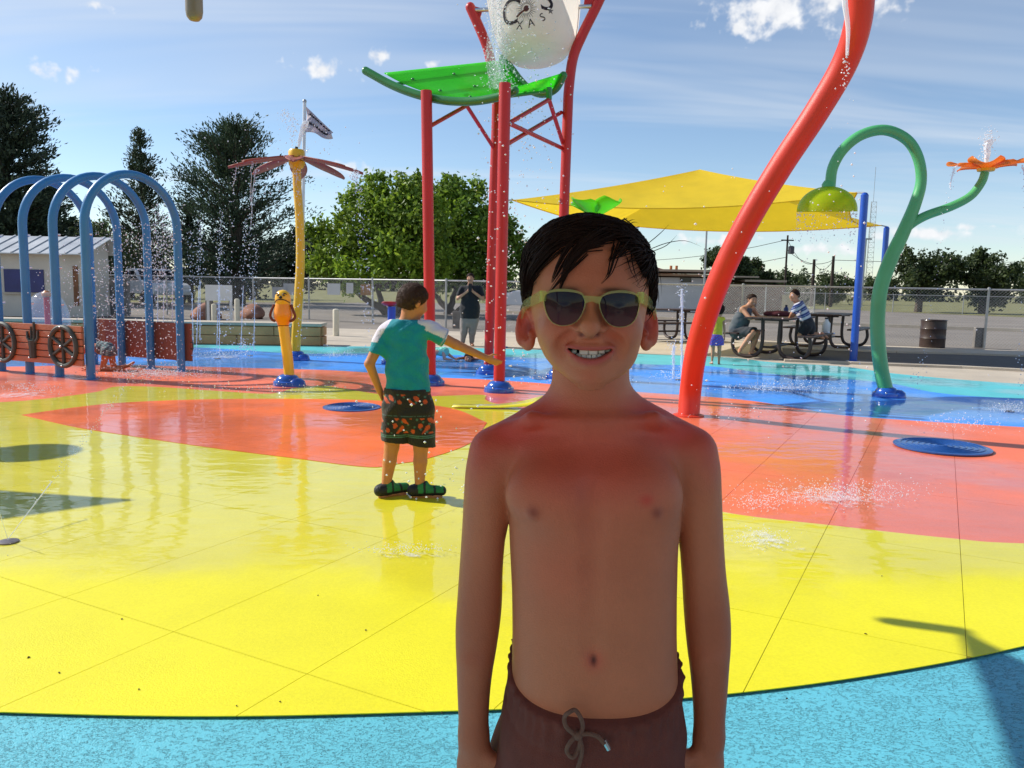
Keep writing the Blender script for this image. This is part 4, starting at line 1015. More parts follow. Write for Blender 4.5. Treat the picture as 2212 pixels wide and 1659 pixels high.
def glyph(ch, px, py, size, rot=0):
    cu = bpy.data.curves.new('g', 'FONT'); cu.body = ch; cu.size = size; cu.align_x = 'CENTER'; cu.align_y = 'CENTER'; cu.resolution_u = 4
    o = bpy.data.objects.new('g', cu); col.objects.link(o); dg = bpy.context.evaluated_depsgraph_get(); me = bpy.data.meshes.new_from_object(o.evaluated_get(dg))
    bpy.data.objects.remove(o); u0, v0 = b_uv(px, py); bm_ = bmesh.new(); bm_.from_mesh(me); bmesh.ops.subdivide_edges(bm_, edges=bm_.edges, cuts=1)
    for v in bm_.verts:
        x, y = v.co.x, v.co.y; x, y = x * math.cos(rot) - y * math.sin(rot), x * math.sin(rot) + y * math.cos(rot); v.co = on_bucket(u0 + x, v0 + y)
    bm_.to_mesh(me); bm_.free(); me.materials.clear(); me.materials.append(INK); lo = bpy.data.objects.new('letter', me); col.objects.link(lo); adopt(lo, bk)
glyph('X', 1122.4, 55, .13, -.25); glyph('A', 1148, 49, .13, .15); glyph('S', 1171.4, 37, .13, .45)
glyph('S', 1180, -2, .42, .1); glyph('C', 1102, 28, .42, -.3)
u0, v0 = b_uv(1137, 18); sb = MB()
for k in range(26):
    a = 2 * math.pi * k / 26; l0, l1 = .055, .115 if k % 2 else .135
    c0, s0 = math.cos(a), math.sin(a); q = .0045
    sb.add([on_bucket(u0 + c0 * l0 - s0 * q, v0 + s0 * l0 + c0 * q), on_bucket(u0 + c0 * l1 - s0 * q * .4, v0 + s0 * l1 + c0 * q * .4), on_bucket(u0 + c0 * l1 + s0 * q * .4, v0 + s0 * l1 - c0 * q * .4), on_bucket(u0 + c0 * l0 + s0 * q, v0 + s0 * l0 - c0 * q)], [(0, 1, 2, 3)])
sb.build('sun_emblem', mat('grey_print', (.16, .15, .14), .6), bk, smooth=False)
BRN = mat('brown_print', (.10, .03, .02), .5)
MB().add([on_bucket(u0 + .036 * math.cos(a), v0 + .036 * math.sin(a), .006) for a in [2 * math.pi * i / 16 for i in range(16)]], [tuple(range(16))]).build('sun_emblem', BRN, bk, smooth=False)
u1, v1 = b_uv(1117, 37); MB().tube([on_bucket(u0 + (u1 - u0) * i / 6, v0 + (v1 - v0) * i / 6, .003) for i in range(7)], .011, 6).build('sun_emblem', BRN, bk)
us, vs_2 = b_uv(1190, 23); st_ = []
for k in range(10):
    a = R(90) + k * R(36); r_ = .045 if k % 2 == 0 else .018; st_.append(on_bucket(us + r_ * math.cos(a), vs_2 + r_ * math.sin(a)))
MB().add(st_, [tuple(range(10))]).build('star_emblem', mat('grey_print', (0, 0, 0)), bk, smooth=False)

# ---- big leaning red pipe
rb = G(1487, 900); rp = thing('leaning_spray_pipe', 'thick orange-red curved spray pipe leaning right, directly right of the boy', 'spray pipe', rb)
rpath = spline([rb - Vector((0, 0, .02)), AT(1492, 840, 7.75), AT(1502, 770, 7.6), AT(1523, 690, 7.45), AT(1560, 590, 7.3), AT(1616, 477, 7.15), AT(1686, 360, 7.0), AT(1762, 245, 6.85), AT(1823, 140, 6.7), AT(1853, 50, 6.55), AT(1857, -40, 6.45), AT(1835, -130, 6.35), AT(1780, -200, 6.25), AT(1700, -220, 6.2), AT(1640, -190, 6.2)], 7)
MB().tube(rpath, .104, 22).build('pipe', ORED, rp); MB().lathe([(.15, 0), (.15, .02), (.107, .03)], rb, 22).build('foot_plate', ORED, rp)

# ---- green curly flower
gb = G(1914, 858); gf = thing('curly_flower_spray', 'green looping stem with lime dome and orange flower on a blue base', 'spray flower', gb)
base_cover(gf, gb, .155, .13)
Yg = gb.y
gpath = spline([gb + Vector((-.01, 0, .09)), AT(1904, 800, Yg), AT(1897, 740, Yg), AT(1896, 680, Yg), AT(1903, 620, Yg), AT(1924, 560, Yg), AT(1952, 500, Yg), AT(1977, 440, Yg), AT(1990, 390, Yg), AT(1983, 340, Yg), AT(1958, 301, Yg), AT(1912, 281, Yg), AT(1862, 291, Yg), AT(1822, 322, Yg), AT(1799, 362, Yg), AT(1793, 405, Yg)], 6)
nG = len(gpath)
MB().tube(gpath, [.083 if i < nG * .33 else lerp(.083, .060, min(1, (i - nG * .33) / (nG * .2))) for i in range(nG)], 18).build('stem', GRNP, gf)
gbr = spline([AT(1950, 505, Yg), AT(1966, 486, Yg), AT(2000, 466, Yg), AT(2055, 446, Yg), AT(2096, 424, Yg), AT(2120, 394, Yg), AT(2128, 372, Yg)], 6)
MB().tube(gbr, [lerp(.055, .046, i / (len(gbr) - 1)) for i in range(len(gbr))], 16).build('branch', GRNP, gf)
LIME = see_through('clear_lime_plastic', (.66, .76, .03), .24)
dc = AT(1786, 455, Yg); pr_ = [(.004, .27)] + [(.325 * math.sin(R(a)), .27 * math.cos(R(a))) for a in range(10, 91, 8)] + [(.325, -.01)]
MB().lathe(pr_, dc, 34, Vector((-.03, -.10, 1)), cap=False).build('dome', LIME, gf, thick=.012)
MB().lathe([(.07, .24), (.075, .30), (.05, .34)], dc, 14).build('dome_collar', GRNP, gf)
ORNG = see_through('clear_orange_plastic', (.95, .36, .07), .2)
def wavy_flower(parent, c, r, mt, lift=.0, n=5, ph=0., amp=.13, tilt=None):
    M = tilt or Matrix.Identity(3)
    for k in range(n):
        a0 = ph + 2 * math.pi * k / n; gr = []
        for i in range(11):
            t = i / 10; row = []
            for j in range(9):
                v = -1 + j / 4; wa = (math.pi / n) * 1.3 * v * (math.sin(math.pi * (.12 + .78 * t)) ** .6)
                rr = r * (.10 + .90 * t) * (1 - .18 * v * v * t); z = amp * (t ** 1.5) * math.cos(v * 2.4 + k) * (1 if k % 2 else .7) + lift * t
                row.append(Vector(c) + M @ Vector((rr * math.cos(a0 + wa), rr * math.sin(a0 + wa), z)))
            gr.append(row)
        MB().sheet(gr).build('petal', mt, parent, thick=.010)
    MB().lathe([(.09, -.03), (.10, .0), (.07, .035), (.02, .05)], c, 16).build('flower_centre', YELP, parent)
wavy_flower(gf, AT(2130, 364, Yg), .42, ORNG, lift=.06, ph=.4, amp=.055)
# ---- lime flower peeking over the boy's head
lb = Vector((AT(1288, 450, 12.6).x, 12.6, 0)); lf = thing('lime_flower_spray', 'translucent lime flower peeking above the sunglasses boy, in front of the canopy', 'spray flower', lb)
lc = AT(1286, 462, 12.6); MB().tube(spline([lb, lb + Vector((.06, 0, .8)), lb + Vector((-.05, 0, 1.7)), lc], 6), .06, 12).build('stem', GRNP, lf)
LIM2 = see_through('clear_green_lime', (.30, .80, .03), .15)
wavy_flower(lf, lc - Vector((0, 0, .04)), .46, LIM2, lift=.24, ph=.75, amp=.05, n=4); base_cover(lf, lb, .16, .13)
# ---- red and blue water cannon half hidden behind the standing boy
cb_ = base_at(846, 12.4); cn_ = thing('water_cannon', 'small red wheel on blue post peeking out left behind the standing boy', 'spray post', cb_)
zz = AT(842, 662, 12.4).z; MB().tube([cb_, cb_ + Vector((0, 0, zz))], .062, 12).build('post', BLUEP, cn_)
MB().lathe([(.02, zz + .07), (.10, zz + .075), (.13, zz + .05), (.10, zz + .02), (.02, zz + .0)], cb_ + Vector((-.03, 0, 0)), 18).build('wheel', REDP, cn_); base_cover(cn_, cb_, .16, .13)
# ---- little water-bell fountain behind the wagon
wbp = Vector((AT(103, 690, 13.5).x, 13.5, 0)); wbf = thing('bell_fountain', 'low orange spout with a round bell of water behind the wagon side', 'fountain', wbp)
zb = AT(103, 637, 13.5).z; MB().tube([wbp, wbp + Vector((0, 0, zb))], .045, 10).build('post', ORED, wbf); MB().lathe([(.03, zb - .05), (.07, zb - .02), (.075, zb + .03), (.03, zb + .07)], wbp, 14).build('spout', mat('orange_spout', (.7, .25, .08), .4), wbf)

# ---- drains and floor nozzles
DRN = mat('blue_drain_cover', (.015, .085, .30), .35, .15, 30, .3, 90, coat=.5)
def drain(label, c, r):
    t = thing('floor_drain', label, 'drain', c, 'round blue floor drains')
    MB().lathe([(r, .0), (r, .010), (r - .015, .014), (.01, .014)], (c.x, c.y, .016), 40).build('cover', DRN, t)
    for k in range(1, 8):
        rr = r * k / 8.2
        MB().tube([(c.x + rr * math.cos(a), c.y + rr * math.sin(a), .0305) for a in [2 * math.pi * i / 40 for i in range(40)]], .006, 5, closed=True).build('ring', DRN, t)
d1 = G(760, 884); d2 = G(2034, 970); drain('round blue floor drain set in the orange leaf shape, beside the standing boy', d1, .28); drain('round blue floor drain in the coral surface on the right', d2, .355)
NZ = mat('nozzle_grey', (.20, .17, .17), .4, .2, 20, metal=.5)
nz1 = G(18, 1178); t = thing('floor_nozzle', 'small grey floor nozzle in the yellow surface at the left edge', 'nozzle', nz1)
MB().lathe([(.045, 0), (.045, .006), (.03, .010), (.008, .009)], (nz1.x, nz1.y, .0145), 20).build('cover', NZ, t)
for i, (px, py) in enumerate(((410, 772), (470, 776), (540, 770), (1466, 822), (1500, 812), (2180, 890), (1260, 790))):
    p = G(px, py); t = thing('floor_nozzle', ['floor nozzle under the leftmost thin water jet by the arches', 'floor nozzle under the middle thin water jet by the arches', 'floor nozzle under the jet nearest the yellow spray post', 'floor nozzle under the jet right behind the boy', 'floor nozzle just left of the leaning red pipe', 'floor nozzle bubbling near the right edge of the blue surface', 'floor nozzle on the blue surface behind the sunglasses boy'][i], 'nozzle', p, 'floor nozzles')
    MB().lathe([(.05, 0), (.05, .008), (.02, .012)], (p.x, p.y, .007), 14).build('cover', NZ, t)
# the curled loose flap of rubber
fq = G(1075, 884); gr = [[(fq.x - .45 + .9 * i / 10, fq.y + .10 - .2 * j, .030 + .10 * (max(0, i / 10 - .35) / .65) ** 2 * (1 - .6 * j)) for i in range(11)] for j in (0, .5, 1)]
tag(MB().sheet(gr).build('rubber_flap', YEL, thick=.008), 'curled loose flap of yellow rubber at the foot of the tower post', 'rubber flap')

# ---- spray dish on a post left of the view; its round shade lies on the yellow surface
sd = G(60, 981) + Vector((-1.205 * 2.3, .41 * 2.3, 0)); sd.z = 0; t = thing('spray_dish', 'round spray dish on a post left of the view, casting the oval shade', 'spray dish', sd)
MB().tube([sd, sd + Vector((0, 0, 2.25))], .05, 12).build('post', YELP, t); MB().lathe([(.02, 2.22), (.22, 2.26), (.30, 2.32), (.31, 2.35), (.2, 2.33), (.02, 2.31)], sd, 28).build('dish', YELP, t); base_cover(t, sd, .16, .13)
# ================================================================== water in the air
def water_mat(name, wgt, c=(.93, .96, 1)):
    M = bpy.data.materials.new(name); M.use_nodes = True; nt = M.node_tree; N = nt.nodes; L = nt.links; p = N['Principled BSDF']
    p.inputs['Base Color'].default_value = c + (1,); p.inputs['Roughness'].default_value = .06; p.inputs['IOR'].default_value = 1.33; p.inputs['Specular IOR Level'].default_value = .9
    t = N.new('ShaderNodeBsdfTransparent'); ms = N.new('ShaderNodeMixShader'); ms.inputs[0].default_value = wgt
    L.new(t.outputs[0], ms.inputs[1]); L.new(p.outputs[0], ms.inputs[2]); L.new(ms.outputs[0], N['Material Output'].inputs[0])
    return M
DROP = water_mat('water_drops', .72); SHEETW = water_mat('water_sheet', .16); MIST = water_mat('water_mist', .5); JET = water_mat('water_jet', .55)
_ico = None
def drops(P, r, name, label, material=DROP, parent=None, stretch=None):
    """many small eight-faced beads"""
    P = np.asarray(P, dtype=np.float32); n = len(P); r = np.broadcast_to(np.asarray(r, dtype=np.float32), (n,))
    O = np.array([(1, 0, 0), (-1, 0, 0), (0, 1, 0), (0, -1, 0), (0, 0, 1), (0, 0, -1)], dtype=np.float32)
    Fc = np.array([(0, 2, 4), (2, 1, 4), (1, 3, 4), (3, 0, 4), (2, 0, 5), (1, 2, 5), (3, 1, 5), (0, 3, 5)])
    sc = rng.uniform(.7, 1.3, (n, 1, 3)).astype(np.float32)
    if stretch: sc[:, :, 2] *= stretch
    V = P[:, None, :] + O[None] * r[:, None, None] * sc
    F = (np.arange(n)[:, None, None] * 6 + Fc[None]).reshape(-1, 3)
    o = np_mesh(name, V.reshape(-1, 3), F, material, parent, smooth=True)
    if parent is None: tag(o, label, 'water', kind='stuff')
    return o
def path_pts(pts, n, jit):
    P = np.array([tuple(p) for p in pts]); s = np.linspace(0, len(P) - 1, n); i = np.clip(s.astype(int), 0, len(P) - 2); f = (s - i)[:, None]
    return P[i] * (1 - f) + P[i + 1] * f + rng.normal(size=(n, 3)) * jit
def fall(a, v, T, n=14, g=9.8):       # ballistic path
    return [Vector(a) + Vector(v) * (T * i / n) - Vector((0, 0, .5 * g * (T * i / n) ** 2)) for i in range(n + 1)]
S = []
# bucket spill: sheet of water at the left of the bucket, spray under it
gr = []
for i in range(15):
    t = i / 14; py = -40 + 232 * t; row = []
    for j in range(7):
        px = lerp(1056, 1088, j / 6) + 5 * math.sin(t * 7 + j * 1.7) * (1 if j in (0, 6) else .4) + 10 * math.sin(t * 13) * (j == 6) + 18 * max(0, t - .5) * (j / 6 - .2); q = AT(px, py, Yk - .50 - .1 * math.sin(j * 1.3 + t * 3)); row.append(q)
    gr.append(row)
tag(MB().sheet(gr).build('spill_sheet', SHEETW, thick=.01), 'thin sheet of water pouring down the left side of the bucket', 'water', kind='stuff')
P = []
for k in range(900):
    t = random.random() ** .8; P.append(AT(random.gauss(1068 + 14 * t, 9 + 10 * t), -30 + 225 * t, Yk - random.uniform(.3, .75)))
for k in range(420): P.append(AT(random.gauss(1130, 42), random.uniform(0, 330), Yk - random.uniform(.3, 1.0)))
for k in range(260): P.append(AT(random.uniform(1040, 1240), random.uniform(330, 800), random.uniform(8.6, 10.4)))
drops(P, rng.uniform(.003, .013, len(P)), 'bucket_spray', 'water drops falling from the tipping bucket through the red posts')
# larger near drops over the whole tower
P = [AT(random.gauss(1110, 50), random.uniform(160, 830), random.uniform(5, 8.5)) for k in range(150)] + [AT(random.gauss(1640, 150), random.uniform(350, 1050), random.uniform(5, 9)) for k in range(170)] + [AT(random.gauss(900, 60), random.uniform(860, 1080), random.uniform(3.9, 5)) for k in range(70)]
drops(P, rng.uniform(.003, .009, len(P)), 'flying_drops', 'scattered bright water drops in the air around the boy')
# flower spray: jets leaving the petals, top jet
P = []; jets = MB()
for px, py, vx, vz, T in ((515, 358, -.25, .5, .62), (550, 352, -.2, .3, .8), (556, 366, -.3, .2, .9), (640, 372, 0, 0, .35), (765, 372, .35, .1, .3), (760, 378, .3, .1, .3)):
    a = AT(px, py, yp.y - .2); pts = fall(a, (vx, random.uniform(-.2, .2), vz), T)
    jets.tube([q + Vector((random.gauss(0, .012), 0, 0)) for q in pts[:8]], [.006 - .0004 * i for i in range(8)], 6); P.append(path_pts(pts, 70, .035)); P.append(path_pts([pts[-1], Vector((pts[-1].x + vx * .5, pts[-1].y, .3))], 90, .06))
pts = fall(AT(645, 318, yp.y), (.45, 0, 2.6), .30); jets.tube(pts, [.02 + .003 * i for i in range(len(pts))], 8)
pts2 = fall(AT(640, 318, yp.y), (-.5, 0, 3.1), .42); P.append(path_pts(pts2, 70, .05)); P.append(path_pts(fall(AT(640, 318, yp.y), (-.15, 0, 2.8), .4), 60, .06))
P += [np.array([tuple(AT(random.gauss(640, 70), random.uniform(270, 420), yp.y + random.uniform(-.8, .8))) for _ in range(160)])]
tag(jets.build('flower_jets', JET), 'white water jets arching off the orange flower petals', 'water', kind='stuff')
P = np.concatenate(P); drops(P, rng.uniform(.004, .013, len(P)), 'flower_drops', 'strings of water drops below the orange flower petals')
# thin jets and drop strings by the arches
P = []; jets = MB()
for px, top, bot, Y in ((340, 480, 770, 11.6), (352, 430, 775, 11.2), (372, 455, 760, 11.0), (418, 500, 772, 13.2), (424, 470, 772, 13.4), (468, 455, 776, 13.2), (474, 470, 776, 13), (520, 470, 770, 13.5), (548, 520, 770, 13.6), (432, 470, 735, 13.3)):
    a, b = AT(px, bot, Y), AT(px + random.uniform(-8, 12), top, Y); a.z = max(a.z, .03)
    P.append(path_pts([a, b], 70, .022)); P.append(path_pts([a.lerp(b, .55), b], 60, .05))
    jets.tube([a.lerp(b, i / 8) for i in range(5)], .006, 5)
P.append(np.array([tuple(AT(random.gauss(345, 22), random.uniform(440, 660), random.uniform(10.6, 11.6))) for _ in range(420)]))
P.append(np.array([tuple(AT(random.uniform(205, 395), random.uniform(480, 790), random.uniform(9.9, 11.4))) for _ in range(1300)]))
P.append(np.array([tuple(AT(random.uniform(60, 260), random.uniform(560, 800), random.uniform(10, 11.5))) for _ in range(260)]))
tag(jets.build('thin_jets', JET), 'thin upright water jets from the floor beside the blue arches', 'water', kind='stuff')
P = np.concatenate(P); drops(P, rng.uniform(.003, .011, len(P)), 'tunnel_drops', 'cloud of water drops inside and beside the blue arches')
# arch nozzles: short sprays inside the tunnel
P = []
for k in range(4):
    c = (L4 + R4) / 2 + AX * k * .96
    for z in (.9, 1.35, 1.75):
        P.append(path_pts(fall(c + acr * half * .92 + Vector((0, 0, z)), tuple(-acr * 1.5 + Vector((0, 0, .5))), .45), 45, .03))
P = np.concatenate(P); drops(P, rng.uniform(.004, .010, len(P)), 'nozzle_spray', 'small sprays from the nozzles on the blue arches')
# orange flower jet, lime dome curtain
P = []; jets = MB(); oc_ = AT(2130, 362, Yg)
jets.tube([oc_ + Vector((random.gauss(0, .006), 0, .31 * i / 9)) for i in range(10)], [.02 + .028 * (i / 9) for i in range(10)], 8)
P.append(path_pts([oc_, oc_ + Vector((0, 0, .36))], 110, .035)); P.append(path_pts([oc_ + Vector((0, 0, .28)), oc_ + Vector((0, 0, .36))], 70, .05))
for dx in (-.42, .32, .44):
    pts = fall(oc_ + Vector((dx, -.15, -.02)), (dx * .7, -.1, .2), .68); P.append(path_pts(pts, 60, .02)); jets.tube(pts[:6], [.014 - .0015 * i for i in range(6)], 6)
    P.append(path_pts([pts[-1], Vector((pts[-1].x + dx * .3, pts[-1].y, .1))], 36, .04))
for k in range(260):
    a = random.uniform(0, 2 * math.pi); P.append(np.array([tuple(dc + Vector((.325 * math.cos(a), .325 * math.sin(a), -.02 - .35 * random.random() ** 1.6)))]))
for k in range(90): P.append(np.array([tuple(AT(random.gauss(1790, 60), random.uniform(470, 850), Yg + random.uniform(-.5, .5)))]))
tag(jets.build('orange_flower_jet', JET), 'small upright jet and streams on the orange flower at right', 'water', kind='stuff')
P = np.concatenate(P); drops(P, rng.uniform(.003, .010, len(P)), 'dome_curtain', 'curtain of drops under the lime dome and orange flower')
# floor jets right of the boy, red pipe trickle
P = []; jets = MB()
for px, py, top in ((1473, 822, 625), (1455, 820, 745)):
    a = G(px, py); b = AT(px, top, a.y); jets.tube([a.lerp(b, i / 9) + Vector((random.gauss(0, .004), 0, 0)) for i in range(10)], [.010 + .010 * math.sin(i) ** 2 for i in range(10)], 6)
    P.append(path_pts([a, b], 120, .02)); P.append(np.array([tuple(b + Vector((random.gauss(0, .05), random.gauss(0, .05), random.gauss(0, .05)))) for _ in range(40)])); P.append(np.array([tuple(a + Vector((random.gauss(0, .14), random.gauss(0, .14), abs(random.gauss(0, .07))))) for _ in range(120)]))
a = AT(1828, -60, 6.3); pts = [a, AT(1825, 0, 6.3), AT(1832, 60, 6.3), AT(1830, 120, 6.3)]; jets.tube(spline(pts, 4), [.028 - .0014 * i for i in range(13)], 7); P.append(path_pts([AT(1830, 110, 6.3), AT(1822, 190, 6.3)], 40, .012)); P.append(path_pts([AT(1822, 190, 6.3), AT(1840, 900, 6.2)], 40, .06))
tag(jets.build('floor_jets', JET), 'upright water jets on the blue surface behind the boy', 'water', kind='stuff')
P = np.concatenate(P); drops(P, rng.uniform(.003, .010, len(P)), 'jet_drops', 'drops around the upright jets right of the boy')
# near thin arcing jets from the floor nozzle at the left edge
j0 = nz1 + Vector((0, 0, .03)); P = []; jets = MB()
tgt = AT(265, 840, 5.0); pts = [j0.lerp(tgt, i / 16) + Vector((0, 0, .28 * math.sin(math.pi * i / 16 * .5) * 0)) for i in range(17)]
jets.tube(pts[:6], [.0016 + .0003 * i for i in range(6)], 6); P.append(path_pts(pts[3:], 150, .010)); P.append(path_pts([pts[-1], AT(330, 800, 5.4)], 40, .03))
pts = [j0.lerp(AT(-10, 1080, 3.5), i / 8) for i in range(9)]; jets.tube(pts, .0018, 5)
P.append(path_pts([j0, AT(60, 1330, 2.95)], 24, .012))
tag(jets.build('near_jets', JET), 'thin arcing water jets from the floor nozzle at left', 'water', kind='stuff')
P = np.concatenate(P); drops(P, rng.uniform(.0015, .0042, len(P)), 'near_jet_drops', 'small drops along the thin jet at left')
# water bell
zb_ = zb + .05; bell = []
for i in range(10):
    t = i / 9; rr = .05 + .30 * math.sin(t * math.pi * .5); bell.append((rr, zb_ - .62 * t ** 2))
tag(MB().lathe(bell, wbp, 28, cap=False).build('water_bell', SHEETW), 'clear bell of water spreading from the low orange spout', 'water', kind='stuff')
# splashes on the ground: beads and crowns where water lands
P = []
for px, py, sx, sy, n in ((1800, 1085, 150, 22, 1500), (1640, 1100, 60, 18, 350), (1640, 1180, 70, 22, 380), (880, 1205, 90, 8, 320), (2180, 890, 40, 7, 300), (1690, 845, 110, 8, 420), (330, 815, 130, 10, 500), (560, 850, 170, 9, 160), (60, 850, 70, 8, 200), (720, 775, 60, 5, 160), (480, 772, 60, 5, 200), (1560, 905, 120, 12, 60), (2080, 925, 90, 20, 220), (1250, 830, 120, 8, 200)):
    for k in range(n):
        q = G(random.gauss(px, sx * .55), random.gauss(py, sy * .55)); s_ = q.y / 5; P.append((q.x, q.y, .03 + abs(random.gauss(0, .022 * s_ * (1.6 if n > 1000 else 1)))))
P = np.array(P); drops(P, rng.uniform(.0012, .0042, len(P)) * np.clip(P[:, 1] / 4.5, .8, 2.4), 'floor_splash', 'beads of water splashing up where streams land on the pad')
# foam and thin broken water where the streams land
FOAM = bpy.data.materials.new('foam'); FOAM.use_nodes = True; nt = FOAM.node_tree; N = nt.nodes; L = nt.links; p_ = N['Principled BSDF']; p_.inputs['Base Color'].default_value = (.9, .92, .95, 1); p_.inputs['Roughness'].default_value = .35
tcn = N.new('ShaderNodeTexCoord'); mp = N.new('ShaderNodeMapping'); mp.inputs['Location'].default_value = (-1, -1, 0); mp.inputs['Scale'].default_value = (2, 2, 0); L.new(tcn.outputs['Generated'], mp.inputs[0])
ln = N.new('ShaderNodeVectorMath'); ln.operation = 'LENGTH'; L.new(mp.outputs[0], ln.inputs[0])
n1 = N.new('ShaderNodeTexNoise'); n1.inputs['Scale'].default_value = 16; n1.inputs['Detail'].default_value = 6; n1.inputs['Roughness'].default_value = .7; L.new(tcn.outputs['Object'], n1.inputs['Vector'])
sm = N.new('ShaderNodeMath'); sm.operation = 'SUBTRACT'; L.new(n1.outputs[0], sm.inputs[0]); ml = N.new('ShaderNodeMath'); ml.operation = 'MULTIPLY'; ml.inputs[1].default_value = .30; L.new(ln.outputs['Value'], ml.inputs[0]); L.new(ml.outputs[0], sm.inputs[1])
mr = N.new('ShaderNodeMapRange'); mr.interpolation_type = 'SMOOTHSTEP'; mr.inputs[1].default_value = .33; mr.inputs[2].default_value = .60; mr.inputs[4].default_value = .62; L.new(sm.outputs[0], mr.inputs[0])
tr_ = N.new('ShaderNodeBsdfTransparent'); ms = N.new('ShaderNodeMixShader'); L.new(mr.outputs[0], ms.inputs[0]); L.new(tr_.outputs[0], ms.inputs[1]); L.new(p_.outputs[0], ms.inputs[2]); L.new(ms.outputs[0], N['Material Output'].inputs[0])
for lab, px, py, sx, sy in (('white foam splash on the coral surface right of the boy', 1800, 1085, 170, 32), ('faint foam splash on the yellow surface right of the boy', 1650, 1175, 110, 40), ('faint foam splash on the yellow surface left of the boy', 880, 1207, 120, 12), ('white foam on the blue surface beside the curly green stem', 1690, 842, 150, 12), ('foam around the bubbling nozzle at right', 2185, 890, 70, 12), ('white foam at the left edge of the coral surface', 40, 858, 110, 16), ('foam under the blue arches', 320, 812, 170, 18), ('foam around the thin jets on the blue surface', 480, 774, 110, 8), ('foam behind the boy on the blue surface', 1265, 826, 140, 12)):
    P_ = [G(px + sx * math.cos(a), py + sy * math.sin(a), .0) for a in [2 * math.pi * i / 28 for i in range(28)]]
    tag(MB().add([(q.x, q.y, .0195 + .0003 * math.sin(px)) for q in P_], [tuple(range(28))]).build('foam_patch', FOAM, smooth=False), lab, 'foam', kind='stuff')
# grit and bits of leaf on the dry near surface
g_ = MB()
for px, py in ((62, 1421), (128, 1454), (511, 1526), (263, 1338), (687, 1287), (790, 1362), (605, 1517), (955, 1540), (1870, 1370), (2230, 1300), (1905, 1245), (1700, 1510), (2030, 1555), (300, 1490)):
    q = G(px, py, .0145); a = random.uniform(0, 6.28); L_ = random.uniform(.003, .006)
    g_.add([(q.x + math.cos(a) * L_, q.y + math.sin(a) * L_, .0155), (q.x - math.sin(a) * L_ * .5, q.y + math.cos(a) * L_ * .5, .0185), (q.x - math.cos(a) * L_, q.y - math.sin(a) * L_, .0155), (q.x + math.sin(a) * L_ * .5, q.y - math.cos(a) * L_ * .5, .0170)], [(0, 1, 2, 3)])
tag(g_.build('leaf_litter', mat('leaf_litter_brown', (.08, .045, .02), .9), smooth=False, thick=.002), 'tiny dark bits of leaf and grit on the pad', 'litter', kind='stuff')
